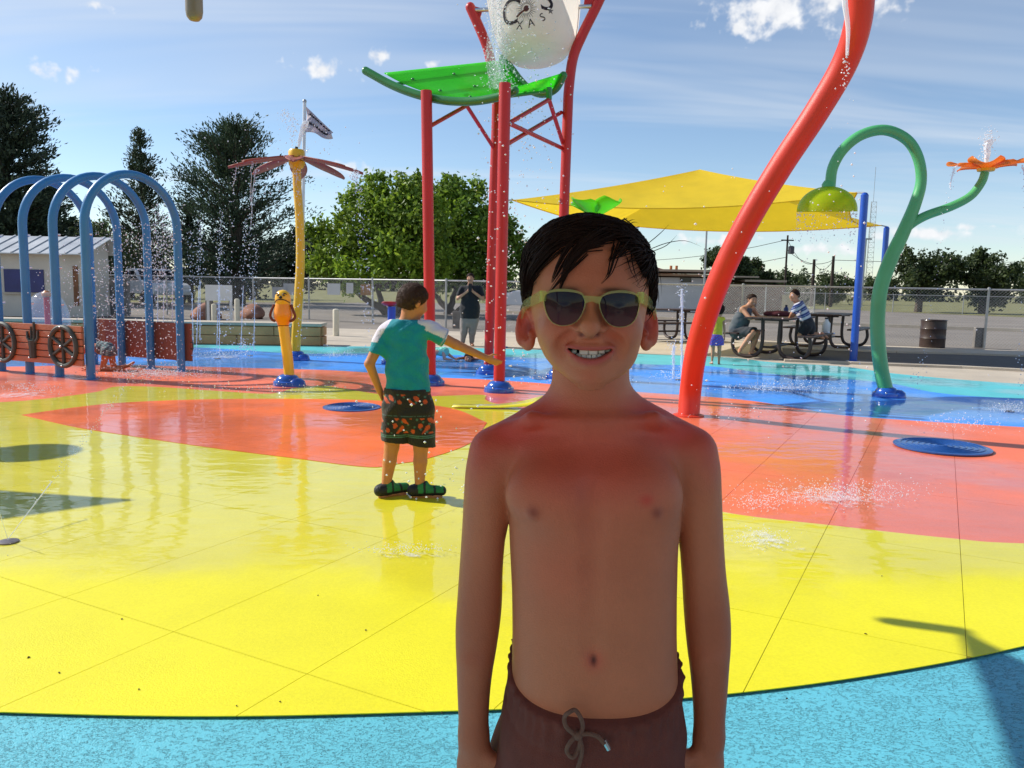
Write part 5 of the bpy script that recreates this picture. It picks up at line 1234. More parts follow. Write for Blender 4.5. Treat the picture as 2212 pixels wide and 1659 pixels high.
# ================================================================== smooth bodies: a distance field turned into one continuous surface
class Vox:
    def __init__(s, xs, ys, zs):
        s.ax = [np.asarray(q, dtype=np.float32) for q in (xs, ys, zs)]
        s.F = np.full([len(q) for q in s.ax], 1.0, dtype=np.float32)
    @staticmethod
    def box(lo, hi, res): return Vox(*[np.arange(a, b + res, res) for a, b in zip(lo, hi)])
    def sl(s, lo, hi):
        out = []
        for q, a, b in zip(s.ax, lo, hi):
            i, j = np.searchsorted(q, a), np.searchsorted(q, b)
            if j - i < 1: return None
            out.append(slice(i, j))
        return tuple(out)
    def pts(s, w): return s.ax[0][w[0]][:, None, None], s.ax[1][w[1]][None, :, None], s.ax[2][w[2]][None, None, :]
    def blend(s, w, d, k, op):
        f = s.F[w]
        if op < 0: d = -d; f2 = -f; 
        else: f2 = f
        if op < 0:
            a, b = -f, -d            # smooth max(f, d) = -smin(-f, -d)
            h = np.maximum(k - np.abs(a - b), 0) / k if k > 0 else 0
            s.F[w] = -(np.minimum(a, b) - h * h * k * .25)
        else:
            h = np.maximum(k - np.abs(f - d), 0) / k if k > 0 else 0
            s.F[w] = np.minimum(f, d) - h * h * k * .25
    def cone(s, a, b, ra, rb, k=.01, op=1, flat=None, ends=(0, 0)):
        a, b = np.array(a, dtype=np.float32), np.array(b, dtype=np.float32); m_ = max(ra, rb) * 1.05 + k + .025
        w = s.sl(np.minimum(a, b) - m_, np.maximum(a, b) + m_)
        if w is None: return s
        X, Y, Z = s.pts(w); px, py, pz = X - a[0], Y - a[1], Z - a[2]; ba = b - a; mf = 1.
        if flat is not None:
            n, f = np.array(flat[0], dtype=np.float32), flat[1]; n = n / np.linalg.norm(n); dn = (px * n[0] + py * n[1] + pz * n[2]) * (1 / f - 1)
            px, py, pz = px + n[0] * dn, py + n[1] * dn, pz + n[2] * dn; ba = ba + n * (ba @ n) * (1 / f - 1); mf = min(1., f)
        L2 = float(ba @ ba) + 1e-12
        t = np.clip((px * ba[0] + py * ba[1] + pz * ba[2]) / L2, 0, 1)
        d = np.sqrt((px - ba[0] * t) ** 2 + (py - ba[1] * t) ** 2 + (pz - ba[2] * t) ** 2) - (ra + (rb - ra) * t)
        d = d * mf
        if ends[0] or ends[1]:
            L_ = math.sqrt(L2); q = (px * ba[0] + py * ba[1] + pz * ba[2]) / L_
            if ends[0]: d = np.maximum(d, -q)
            if ends[1]: d = np.maximum(d, q - L_)
        s.blend(w, d, k, op); return s
    def ell(s, c, r, M=None, k=.01, op=1):
        c = np.array(c, dtype=np.float32); r = np.array(r, dtype=np.float32); m_ = r.max() + k + .025
        w = s.sl(c - m_, c + m_)
        if w is None: return s
        X, Y, Z = s.pts(w); p = [X - c[0], Y - c[1], Z - c[2]]
        if M is not None:
            A = np.array(M.transposed()); p = [p[0] * A[i, 0] + p[1] * A[i, 1] + p[2] * A[i, 2] for i in range(3)]
        k0 = np.sqrt((p[0] / r[0]) ** 2 + (p[1] / r[1]) ** 2 + (p[2] / r[2]) ** 2)
        k1 = np.sqrt((p[0] / r[0] ** 2) ** 2 + (p[1] / r[1] ** 2) ** 2 + (p[2] / r[2] ** 2) ** 2) + 1e-9
        s.blend(w, k0 * (k0 - 1) / k1, k, op); return s
    def fn(s, lo, hi, f, k=.01, op=1):
        w = s.sl(lo, hi)
        if w is None: return s
        s.blend(w, f(*s.pts(w)), k, op); return s
    def cut(s, n, p, k=0.0):
        n = np.array(n, dtype=np.float32); n = n / np.linalg.norm(n); X, Y, Z = s.ax[0][:, None, None], s.ax[1][None, :, None], s.ax[2][None, None, :]
        d = (X - p[0]) * n[0] + (Y - p[1]) * n[1] + (Z - p[2]) * n[2]
        s.F = np.maximum(s.F, d) if k == 0 else -(np.minimum(-s.F, -d) - (np.maximum(k - np.abs(s.F - d), 0) / k) ** 2 * k * .25)
        return s
    def mesh(s, name, material, parent=None, colorfn=None, relax=1):
        F = s.F; xs, ys, zs = s.ax
        F[0] = F[-1] = 1; F[:, 0] = F[:, -1] = 1; F[:, :, 0] = F[:, :, -1] = 1
        I = F < 0; nx, ny, nz = [q - 1 for q in F.shape]
        cnt = np.zeros((nx, ny, nz), dtype=np.int8)
        for a in (0, 1):
            for b in (0, 1):
                for c in (0, 1): cnt += I[a:a + nx, b:b + ny, c:c + nz]
        act = (cnt > 0) & (cnt < 8); ii = np.argwhere(act); ids = np.full((nx, ny, nz), -1, dtype=np.int32); ids[act] = np.arange(len(ii))
        cv = np.stack([F[ii[:, 0] + a, ii[:, 1] + b, ii[:, 2] + c] for a in (0, 1) for b in (0, 1) for c in (0, 1)], 1)
        cp = np.array([(a, b, c) for a in (0, 1) for b in (0, 1) for c in (0, 1)], dtype=np.float32)
        acc = np.zeros((len(ii), 3), dtype=np.float32); num = np.zeros((len(ii), 1), dtype=np.float32)
        for e0 in range(8):
            for e1 in range(e0 + 1, 8):
                if abs(cp[e0] - cp[e1]).sum() != 1: continue
                f0, f1 = cv[:, e0], cv[:, e1]; mk = (f0 < 0) != (f1 < 0); t = np.where(mk, f0 / np.where(mk, f0 - f1, 1), 0)[:, None]
                acc += np.where(mk[:, None], cp[e0] + (cp[e1] - cp[e0]) * t, 0); num += mk[:, None]
        acc /= num
        V = np.stack([q[ii[:, i]] + acc[:, i] * (q[ii[:, i] + 1] - q[ii[:, i]]) for i, q in enumerate((xs, ys, zs))], 1)
        Q = []
        for axn in range(3):
            A = I[:-1] if axn == 0 else I[:, :-1] if axn == 1 else I[:, :, :-1]
            B = I[1:] if axn == 0 else I[:, 1:] if axn == 1 else I[:, :, 1:]
            e = np.argwhere(A != B); u, v = [(1, 2), (2, 0), (0, 1)][axn]
            lim = (nx, ny, nz); e = e[(e[:, u] > 0) & (e[:, v] > 0) & (e[:, u] < lim[u]) & (e[:, v] < lim[v])]
            def cid(du, dv):
                q = e.copy(); q[:, u] += du; q[:, v] += dv; return ids[q[:, 0], q[:, 1], q[:, 2]]
            q = np.stack([cid(-1, -1), cid(0, -1), cid(0, 0), cid(-1, 0)], 1)
            ins = A[e[:, 0], e[:, 1], e[:, 2]]; q[~ins] = q[~ins][:, ::-1]; Q.append(q)
        Q = np.concatenate(Q)
        for _ in range(relax):       # one gentle averaging pass takes out the grid
            sm = np.zeros_like(V); ct = np.zeros((len(V), 1), dtype=np.float32)
            for i in range(4):
                for j in (1, 3): np.add.at(sm, Q[:, i], V[Q[:, (i + j) % 4]]); np.add.at(ct, Q[:, i], 1)
            V = V * .5 + .5 * sm / np.maximum(ct, 1)
        return np_mesh(name, V, Q, material, parent, smooth=True, colors=colorfn(V) if colorfn else None)
def skin_paint(base, blobs, noise=.04):
    """base colour plus soft patches (centre, radius, colour, strength)"""
    def f(V):
        C = np.tile(np.array(base, dtype=np.float32), (len(V), 1))
        for c, r, q, st in blobs:
            c = np.array(c, dtype=np.float32); rr = np.array(r if hasattr(r, '__len__') else (r, r, r), dtype=np.float32)
            w_ = (st * np.exp(-(((V - c) / rr) ** 2).sum(1) * 1.4))[:, None]; C = C * (1 - w_) + np.array(q, dtype=np.float32) * w_
        return np.clip(C * (1 + rng.normal(size=(len(V), 1)) * noise * .3), 0, 1)
    return f
SKIN = mat('skin', (1, 1, 1), .50, .05, 22, .16, 520, attr='Col', sss=.10, spec=.45, detail=7)
HAIR = mat('hair', (.020, .0085, .0055), .62, .3, 40, spec=.13)
def hand(S, wr, d, acr_, nrm_, s=1.0, curl=.35, k=.004, thumb=1):
    """palm with four unequal bent fingers and a thumb leaving the side of the palm; acr_ points to the thumb side, nrm_ out of the palm"""
    wr = Vector(wr); d = Vector(d).normalized(); x = Vector(acr_); x = (x - d * x.dot(d)).normalized(); n = Vector(nrm_); n = (n - d * n.dot(d) - x * n.dot(x)).normalized()
    pc = wr + d * .042 * s
    M = Matrix((x, n, d)).transposed()
    S.ell(pc, (.031 * s, .013 * s, .045 * s), M, k=.012 * s); S.cone(wr - d * .01, pc, .019 * s, .02 * s, k=.012 * s, flat=(n, .75))
    for i, (off, L_, r) in enumerate(((.022, .060, .0076), (.0075, .067, .0080), (-.0075, .062, .0076), (-.0215, .048, .0068))):
        a = pc + d * .036 * s + x * off * s; c = curl * (1 + .15 * i); d1 = (d * math.cos(c) + n * math.sin(c) + x * off * 2.2).normalized(); d2 = (d * math.cos(c * 2.1) + n * math.sin(c * 2.1) + x * off).normalized()
        b = a + d1 * L_ * .5 * s; e = b + d2 * L_ * .5 * s
        S.cone(a - d * .012 * s, b, r * 1.08 * s, r * s, k=k * s); S.cone(b, e, r * s, r * .82 * s, k=.002 * s)
    a = pc - d * .022 * s + x * .024 * s; b = a + (d * .55 + x * .75 + n * .25).normalized() * .032 * s; e = b + (d * .9 + x * .25 + n * .3).normalized() * .030 * s
    S.cone(a, b, .0115 * s, .0095 * s, k=.009 * s); S.cone(b, e, .0092 * s, .0076 * s, k=.002 * s)
def foot(S, an, toe_dir, s=1.0, k=.012):
    an = Vector(an); d = Vector(toe_dir); d.z = 0; d.normalize(); g0 = Vector((an.x, an.y, 0))
    z = max(.03 * s, 0)
    S.cone(an, Vector((an.x, an.y, z)) - d * .03 * s, .034 * s, .032 * s, k=k); S.cone(Vector((an.x, an.y, .045 * s)), Vector((an.x, an.y, .026 * s)) + d * .13 * s, .036 * s, .026 * s, k=.02 * s)
    S.ell(Vector((an.x, an.y, .024 * s)) + d * .14 * s, (.040 * s, .045 * s, .022 * s), k=.02 * s)
def head(S, c, fwd, upv, s=1.0, k=.012, nose=True):
    """c is the middle of the head; returns the frame"""
    c = Vector(c); f = Vector(fwd).normalized(); u = Vector(upv); u = (u - f * u.dot(f)).normalized(); r = f.cross(u).normalized(); M = Matrix((r, f, u)).transposed()
    P = lambda x, y, z: c + (r * x + f * y + u * z) * s
    S.ell(P(0, -.012, .028), (.075 * s, .092 * s, .078 * s), M, k=.01); S.ell(P(0, .022, -.030), (.060 * s, .066 * s, .078 * s), M, k=.035 * s)
    S.ell(P(0, .062, -.088), (.026 * s, .024 * s, .020 * s), M, k=.03 * s)
    S.cone(P(0, .088, .018), P(0, .106, -.022), .009 * s, .0125 * s, k=.010 * s)
    for q in (-1, 1):
        S.ell(P(q * .034, .098, .014), (.018 * s, .014 * s, .012 * s), M, k=.012 * s, op=-1)
        S.ell(P(q * .077, -.008, -.005), (.010 * s, .018 * s, .030 * s), M, k=.006 * s)
        S.ell(P(q * .036, .062, -.03), (.026 * s, .022 * s, .024 * s), M, k=.03 * s)
    S.ell(P(0, .088, -.053), (.024 * s, .010 * s, .0065 * s), M, k=.010 * s)
    return P, M
def face_paint(P, s, lips=(.34, .09, .075), eye=(.02, .014, .012), smile=False):
    b = [(P(q * .033, .088, .016), (.013 * s, .02 * s, .006 * s), eye, .9) for q in (-1, 1)] + [(P(q * .034, .09, .036), (.019 * s, .02 * s, .005 * s), (.03, .018, .012), .85) for q in (-1, 1)]
    b += [(P(0, .095, -.053), (.022 * s, .02 * s, .008 * s), (.75, .70, .64) if smile else lips, .85)]
    b += [(P(q * .04, .07, -.025), .022 * s, (.42, .14, .09), .35) for q in (-1, 1)]
    return b
def hair_shell(name, parent, c, fwd, upv, s, thick=.014, low=-.045, front=.045, res=.006, material=None, tail=None):
    c = Vector(c); f = Vector(fwd).normalized(); u = Vector(upv); u = (u - f * u.dot(f)).normalized(); r = f.cross(u).normalized(); M = Matrix((r, f, u)).transposed()
    P = lambda x, y, z: c + (r * x + f * y + u * z) * s
    e = .16 * s + .03; H = Vox.box(c - Vector((e, e, e)), c + Vector((e, e, e)), res)
    H.ell(P(0, -.012, .028), ((.075 + thick) * s, (.092 + thick * .7) * s, (.078 + thick) * s), M, k=.0)
    H.ell(P(0, -.045, -.01), (.07 * s, .055 * s, .075 * s), M, k=.03)
    # open the face: cut a slanted block in front, and the nape
    n1 = (f * .80 - u * .60); H.cut(n1, P(0, front, .045), k=.01)
    H.cut(-u, P(0, 0, low), k=.008)
    X, Y, Z = H.ax[0][:, None, None], H.ax[1][None, :, None], H.ax[2][None, None, :]
    H.F += (.0028 * np.sin(X * 330 + 2 * np.sin(Z * 120)) * np.sin(Y * 290 + Z * 160)).astype(np.float32)
    if tail: 
        for a, b, ra, rb in tail: H.cone(P(*a), P(*b), ra * s, rb * s, k=.01)
    return H.mesh(name, material or HAIR, parent)
# ================================================================== the other people
CLOTH = mat('cloth', (1, 1, 1), .85, .10, 14, .30, 60, attr='Col', sheen=.15)
def human(name, label, J, s, res, skin, fat=1.0, face=True, smile=False, toes=None, hands=None, hair=None, feet=True, blobs=(), headscale=None, limb=1.0, pad=.16):
    pts_ = [Vector(v) for k, v in J.items() if k not in ('fwd', 'up', 'face')]
    lo = [min(p[i] for p in pts_) - pad * s - .04 for i in range(3)]; hi = [max(p[i] for p in pts_) + pad * s + .04 for i in range(3)]; lo[2] = max(lo[2], -.02)
    S = Vox.box(lo, hi, res); J = {k: Vector(v) for k, v in J.items()}; hs = headscale or s
    t = thing(name, label, 'person', (J['pelvis'].x, J['pelvis'].y, 0))
    fl_ = (J['face'] if 'face' in J else Vector((0, 1, 0)), .70)
    w = J['pelvis'].lerp(J['chest'], .5)
    S.cone(J['pelvis'], w, .128 * s * fat, .112 * s * fat, k=.03, flat=fl_); S.cone(w, J['chest'], .112 * s * fat, .132 * s * (fat * .5 + .5), k=.04 * s, flat=fl_)
    S.cone(J['chest'], J['neck'], .10 * s, .052 * s, k=.05 * s, flat=fl_); S.cone(J['sL'], J['sR'], .050 * s, .050 * s, k=.05 * s)
    hd_ = J['head']; S.cone(J['neck'] - Vector((0, 0, .02 * s)), hd_ - J['up'] * .03 * hs - J['fwd'] * .01 * hs, .050 * hs, .048 * hs, k=.02 * s)
    P_, M_ = head(S, hd_, J['fwd'], J['up'], hs)
    for q in 'LR':
        if 'e' + q in J:
            S.cone(J['s' + q], J['e' + q], .047 * s * limb, .037 * s * limb, k=.02 * s); S.cone(J['e' + q], J['w' + q], .037 * s * limb, .025 * s * limb, k=.012 * s)
            if hands and q in hands: d_, a_, n_ = hands[q]; hand(S, J['w' + q], d_, a_, n_, s * .96, .30)
        if 'k' + q in J:
            S.cone(J['h' + q], J['k' + q], .082 * s * limb, .056 * s * limb, k=.03 * s); m2 = J['k' + q].lerp(J['a' + q], .35); S.cone(J['k' + q], m2, .054 * s * limb, .052 * s * limb, k=.015 * s); S.cone(m2, J['a' + q], .052 * s * limb, .033 * s * limb, k=.012 * s)
            if toes and q in toes:
                d_ = Vector(toes[q]); a = J['a' + q]
                if feet == 'ground': foot(S, a, d_, s)
                else: S.cone(a, a + d_.normalized() * .13 * s, .036 * s, .026 * s, k=.02 * s)
    bl = (face_paint(P_, hs, smile=smile) if face else []) + list(blobs)
    S.mesh('body', SKIN, t, skin_paint(skin, bl))
    if hair: hair_shell('hair', t, hd_, J['fwd'], J['up'], hs, res=max(.005, res * .7), **hair)
    return t, P_
def garment(name, parent, segs, res, colour, cuts=(), k=.03, wrinkle=.004, material=None, freq=38, relax=1):
    pts_ = [Vector(p) for sg_ in segs for p in sg_[:2]]; m_ = max(max(sg_[2], sg_[3]) for sg_ in segs) + .05
    S = Vox.box([min(p[i] for p in pts_) - m_ for i in range(3)], [max(p[i] for p in pts_) + m_ for i in range(3)], res)
    for sg_ in segs:
        a, b, ra, rb = sg_[:4]; op = sg_[4] if len(sg_) > 4 else {}
        S.cone(a, b, ra, rb, **{**dict(k=k), **op})
    X, Y, Z = S.ax[0][:, None, None], S.ax[1][None, :, None], S.ax[2][None, None, :]
    S.F += (wrinkle * np.sin(X * freq + 1.7 * np.sin(Z * freq * .8)) * np.sin(Z * freq * .55 + Y * freq * .7 + 1.3 * np.sin(X * freq * .6))).astype(np.float32)
    for n, p in cuts: S.cut(n, p)
    return S.mesh(name, material or CLOTH, parent, colour if callable(colour) else (lambda V: np.tile(np.array(colour), (len(V), 1))), relax=relax)

# ---- standing boy in the teal shirt, seen from behind
Y2 = G(890, 1079).y
def K2(px, py, dy=0.0): return AT(px, py, Y2 + dy)
CH = (.52, .20, .075)
J = dict(pelvis=K2(882, 862), chest=K2(876, 742), neck=K2(878, 697), head=K2(893, 651, .01), fwd=(.74, .58, -.34), up=(.28, .05, .95), face=(0, 1, 0),
         sL=K2(832, 716), eL=K2(798, 786, -.03), wL=K2(821, 846, .03), sR=K2(917, 709), eR=K2(984, 744, .04), wR=K2(1050, 773, .05),
         hL=K2(856, 872), kL=K2(846, 966, .02), aL=K2(833, 1054), hR=K2(903, 872), kR=K2(909, 966, .02), aR=K2(906, 1056))
b2, P2_ = human('person', 'boy in teal and white swim shirt and black flowered shorts, reaching out, back turned', J, .74, .0052, CH, toes=dict(L=(.8, .6, 0), R=(1, .15, 0)), feet='ground',
                hands=dict(R=((K2(1096, 795, .06) - K2(1050, 773, .05)), (.35, -.25, 1), (.2, 1, -.3)), L=((.25, .3, -1), (0, 1, .2), (1, 0, 0))), hair=dict(thick=.006, low=-.06, front=.055, material=mat('brown_hair', (.065, .026, .013), .6, .35, 60)), headscale=.87, limb=1.02,
                blobs=[(K2(907, 650, -.02), .02, (.6, .16, .10), .6), (K2(880, 690, 0), .03, (.5, .16, .07), .5)])
def tufts(ho, n, L_, r0, flow, spread, material):      # short hair standing off a hair shell
    me = ho.data; k = len(me.vertices); V = np.empty(k * 3, dtype=np.float32); me.vertices.foreach_get('co', V); V = V.reshape(-1, 3); N_ = np.empty(k * 3, dtype=np.float32); me.vertex_normals.foreach_get('vector', N_); N_ = N_.reshape(-1, 3)
    i = rng.integers(0, k, n); p = V[i]; d = np.array(flow)[None] + rng.normal(size=(n, 3)) * spread; d -= N_[i] * (d * N_[i]).sum(1)[:, None]; d /= np.linalg.norm(d, axis=1)[:, None] + 1e-6
    ll = (L_ * rng.uniform(.6, 1.3, n))[:, None]; st = np.stack([p + d * ll * t + N_[i] * (.0045 * math.sin(math.pi * (.1 + .75 * t))) for t in np.linspace(0, 1, 5)], 1)
    T_ = np.gradient(st, axis=1); u = np.cross(T_, N_[i][:, None]); u /= np.linalg.norm(u, axis=2, keepdims=True) + 1e-9; w_ = (r0 * np.array([.8, 1, .9, .6, .1]))[None, :, None]
    q = np.stack([st + u * w_, st - u * w_, st + N_[i][:, None] * w_], 2).reshape(-1, 3); b = np.arange(n)[:, None, None] * 15; a = np.arange(4)[None, :, None] * 3; j = np.arange(3)[None, None, :]; F = np.stack([b + a + j, b + a + (j + 1) % 3, b + a + 3 + (j + 1) % 3, b + a + 3 + j], -1).reshape(-1, 4)
    tag(np_mesh('hair_strands', q, F, material, ho), kind='stuff')
tufts([c for c in b2.children if c.name.startswith('hair')][0], 3800, .016, .0010, (.35, .1, -.9), .25, MATS['brown_hair'])
zh = K2(880, 844).z; a1, a2 = K2(917, 706), K2(962, 731, .03)
TEAL = np.array((.0, .235, .29)); WHT = np.array((.66, .60, .68))
def shirt_col(V):
    C = np.tile(TEAL, (len(V), 1)); ax = np.array(tuple(a2 - a1)); ax /= np.linalg.norm(ax)
    rel = V - np.array(tuple(a1)); tt = rel @ ax; up_ = rel[:, 2] + rel[:, 0] * .45
    w_ = (V[:, 0] > K2(905, 700).x) & (up_ > -.012 + .02 * (tt < 0)) & (V[:, 2] > K2(900, 760).z); C[w_] = WHT
    w_ = (V[:, 0] < K2(834, 700).x + (V[:, 2] - K2(830, 712).z) * .6) & (V[:, 2] > K2(815, 738).z) & (V[:, 1] < Y2 + .1) & ((V[:, 0] - K2(815, 745).x) * .5 + (V[:, 2] - K2(815, 745).z) > .004); C[w_] = WHT
    seam = np.abs(tt - np.linalg.norm(np.array(tuple(a2 - a1))) + .012) < .004; C[seam & (V[:, 0] > K2(940, 720).x)] = (.22, .30, .45)
    return C
sh = garment('swim_shirt', b2, [(K2(877, 722), K2(882, 850), .112, .128, dict(flat=((0, 1, 0), .70))), (K2(845, 714), K2(908, 709), .050, .050, dict(k=.03)), (K2(877, 712), K2(879, 694), .075, .046, dict(k=.02)), (K2(834, 716), K2(813, 764, -.015), .050, .050, dict(ends=(0, 1), k=.025)), (a1, a2, .050, .053, dict(ends=(0, 1), k=.025))],
             .0055, shirt_col, cuts=[((0, 0, -1), (0, 0, zh)), ((0, 0, 1), (0, 0, K2(879, 690).z))], wrinkle=.0045, freq=44)
def short_col(V):
    zt0, zb0 = K2(880, 845).z, K2(890, 960).z; u = (zt0 - V[:, 2]) / (zt0 - zb0); th = np.arctan2(V[:, 0] - K2(882, 900).x, V[:, 1] - Y2)
    C = np.tile(np.array((.016, .012, .010)), (len(V), 1)); x = V[:, 0] * 42; z = V[:, 2] * 42
    flower = np.sin(x * 2.1 + 1.2 * np.sin(z * 1.3)) * np.sin(z * 1.9 + 1.4 * np.sin(x * 1.1 + .6)); lf = np.sin(x * 1.3 - z * 2.2 + 2) * np.sin(x * 2.6 + z * .9)
    band = ((u > .03) & (u < .20)) | ((u > .46) & (u < .76))
    C[band & (lf > .74)] = (.05, .12, .11); C[band & (flower > .35)] = (.50, .065, .015)
    for q in (.80, .84): C[np.abs(u - q) < .008] = (.06, .17, .15)
    C[np.abs(u - .42) < .005] = (.05, .10, .10)
    return C
garment('swim_shorts', b2, [(K2(882, 848), K2(882, 885), .132, .134, dict(flat=((0, 1, 0), .72))), (K2(856, 880), K2(850, 966, .015), .082, .076, dict(flat=((0, 1, 0), .95), k=.02)), (K2(906, 880), K2(913, 968, .015), .084, .078, dict(flat=((0, 1, 0), .95), k=.02))],
        .0050, short_col, cuts=[((0, 0, 1), (0, 0, K2(882, 838).z)), ((-.12, 0, -1), K2(880, 958))], wrinkle=.004)
SHOE = mat('shoe_green_black', (1, 1, 1), .6, .1, 20, .3, 80, attr='Col')
for q, d_ in (('L', Vector((.8, .6, 0)).normalized()), ('R', Vector((1, .15, 0)).normalized())):
    an = J['a' + q]; g0 = Vector((an.x, an.y, 0)); SS = Vox.box(g0 - Vector((.2, .2, .0)), g0 + Vector((.24, .24, .13)), .0045)
    SS.cone(g0 - d_ * .035 + Vector((0, 0, .055)), g0 + d_ * .125 + Vector((0, 0, .050)), .036, .030, k=.02); SS.cone(g0 + Vector((0, 0, .06)), g0 + d_ * .02 + Vector((0, 0, .085)), .038, .034, k=.02); SS.cut((0, 0, -1), (0, 0, .024)); SS.cut((-.25 * d_.x, -.25 * d_.y, 1), g0 + Vector((0, 0, .098)))
    def sc(V, g0=g0, d_=d_):
        u = (V[:, 0] - g0.x) * d_.x + (V[:, 1] - g0.y) * d_.y; C = np.tile(np.array((.02, .19, .05)), (len(V), 1)); C[(V[:, 2] < .046) | (u < -.01) | (np.abs(np.sin(u * 55)) > .93)] = (.012, .012, .012); return C
    SS.mesh('shoe', SHOE, b2, sc)

# ---- woman with the phone
Yw_ = 16.6
def Kw(px, py, dy=0.0): return AT(px, py, Yw_ + dy)
J = dict(pelvis=Kw(1014, 684), chest=Kw(1016, 636), neck=Kw(1016, 616), head=Kw(1016, 601, -.02), fwd=(0, -1, -.05), up=(0, 0, 1), face=(0, 1, 0), sL=Kw(997, 623), eL=Kw(989, 645, -.06), wL=Kw(1010, 629, -.24), sR=Kw(1037, 623), eR=Kw(1043, 646, -.06), wR=Kw(1021, 629, -.24),
         hL=Kw(1005, 692), kL=Kw(1002, 718), aL=Kw(999, 743), hR=Kw(1024, 692), kR=Kw(1019, 718), aR=Kw(1019, 743))
wo_, _ = human('person', 'woman in black shirt and grey leggings by the fence holding up a phone', J, .92, .009, (.50, .24, .14), fat=1.25, toes=dict(L=(-.2, -1, 0), R=(.2, -1, 0)), feet='ground', hands=dict(L=((.4, -.1, .9), (.2, -1, 0), (1, 0, 0)), R=((-.4, -.1, .9), (-.2, -1, 0), (-1, 0, 0))), hair=dict(thick=.012, low=-.05, front=.06))
garment('shirt', wo_, [(Kw(1016, 632), Kw(1015, 668), .165, .205, dict(flat=((0, 1, 0), .75))), (Kw(1015, 668), Kw(1014, 692), .205, .19, dict(flat=((0, 1, 0), .75))), (Kw(999, 624), Kw(1035, 624), .062, .062), (Kw(998, 624), Kw(991, 640, -.03), .062, .064, dict(ends=(0, 1))), (Kw(1036, 624), Kw(1042, 641, -.03), .062, .064, dict(ends=(0, 1)))], .010, (.010, .010, .013), cuts=[((0, 0, -1), Kw(1014, 688)), ((0, 0, 1), Kw(1016, 616))])
garment('leggings', wo_, [(Kw(1014, 684), Kw(1014, 692), .16, .15, dict(flat=((0, 1, 0), .8))), (Kw(1004, 690), Kw(1002, 718), .098, .070), (Kw(1002, 718), Kw(999, 741), .070, .046, dict(ends=(0, 1))), (Kw(1025, 690), Kw(1020, 718), .098, .070), (Kw(1020, 718), Kw(1019, 741), .070, .046, dict(ends=(0, 1)))], .010, (.24, .20, .18), wrinkle=.002)
phn = Kw(1015.5, 621, -.30); t = thing('phone', 'dark phone held up by the woman at the fence', 'phone', phn); MB().box(phn, (.075, .010, .15), Matrix.Rotation(R(-10), 3, 'X')).build('case', BLK, t, smooth=False, bev=.004); MB().box(phn + Vector((0, .006, 0)), (.066, .002, .135), Matrix.Rotation(R(-10), 3, 'X')).build('screen', DARKG, t, smooth=False)

# ---- small girl in the yellow shirt
Yg_ = 13.4
def Kg(px, py, dy=0.0): return AT(px, py, Yg_ + dy)
J = dict(pelvis=Kg(1547, 730), chest=Kg(1550, 697), neck=Kg(1552, 684), head=Kg(1556, 670), fwd=(.35, .93, 0), up=(0, 0, 1), face=(0, 1, 0), sL=Kg(1538, 690), eL=Kg(1531, 712), wL=Kg(1530, 731), sR=Kg(1563, 689), eR=Kg(1565, 712), wR=Kg(1565, 730),
         hL=Kg(1540, 736), kL=Kg(1540, 759), aL=Kg(1538, 780), hR=Kg(1554, 736), kR=Kg(1554, 759), aR=Kg(1553, 780))
gi, _ = human('person', 'small girl in yellow shirt and purple shorts, back turned, left of the picnic table', J, .52, .007, (.52, .25, .14), toes=dict(L=(-.1, 1, 0), R=(.3, 1, 0)), feet='ground', hands=dict(L=((0, 0, -1), (0, 1, 0), (1, 0, 0)), R=((0, 0, -1), (0, 1, 0), (-1, 0, 0))), headscale=.84, hair=dict(thick=.016, low=-.10, front=.05))
garment('shirt', gi, [(Kg(1551, 690), Kg(1548, 726), .075, .098, dict(flat=((0, 1, 0), .75))), (Kg(1540, 690), Kg(1562, 689), .035, .035)], .008, (.62, .50, .03), cuts=[((0, 0, -1), Kg(1548, 724)), ((0, 0, 1), Kg(1552, 684))], wrinkle=.003, freq=60)
def gs(V):
    C = np.tile(np.array((.10, .06, .40)), (len(V), 1)); f = np.sin(V[:, 0] * 130) * np.sin(V[:, 2] * 120 + V[:, 0] * 60); C[f > .5] = (.45, .12, .20); C[f < -.6] = (.20, .25, .65); return C
garment('shorts', gi, [(Kg(1547, 724), Kg(1547, 732), .095, .10, dict(flat=((0, 1, 0), .8))), (Kg(1540, 734), Kg(1539, 746), .062, .062, dict(ends=(0, 1))), (Kg(1555, 734), Kg(1556, 746), .062, .062, dict(ends=(0, 1)))], .007, gs, cuts=[((0, 0, 1), Kg(1547, 722))], wrinkle=.002)

# ---- man in grey tank top on the left bench
Ym = 15.0
def Km(px, py, dy=0.0): return AT(px, py, Ym + dy)
J = dict(pelvis=Km(1592, 712), chest=Km(1606, 678, -.05), neck=Km(1617, 661, -.08), head=Km(1625, 648, -.10), fwd=(.25, -.95, -.18), up=(.10, -.05, 1), face=(.7, -.7, 0), sL=Km(1604, 668, -.20), eL=Km(1619, 687, -.36), wL=Km(1640, 687, -.28), sR=Km(1626, 668, .08), eR=Km(1638, 684, .0), wR=Km(1652, 687, -.02),
         hL=Km(1594, 716, -.1), kL=Km(1626, 719, -.34), aL=Km(1598, 757, -.42), hR=Km(1598, 716, .08), kR=Km(1636, 719, -.10), aR=Km(1622, 762, -.14))
mn, _ = human('person', 'smiling man in grey tank top seated at the picnic table, left bench', J, 1.0, .010, (.50, .24, .135), fat=1.2, smile=True, toes=dict(L=(-.3, -.9, -.2), R=(.8, -.5, 0)), hands=dict(L=((1, .2, -.05), (0, 1, 0), (0, 0, -1)), R=((1, -.1, 0), (0, -1, 0), (0, 0, -1))), hair=dict(thick=.008, low=-.03, front=.055))
tf = dict(flat=((.7, -.7, 0), .85))
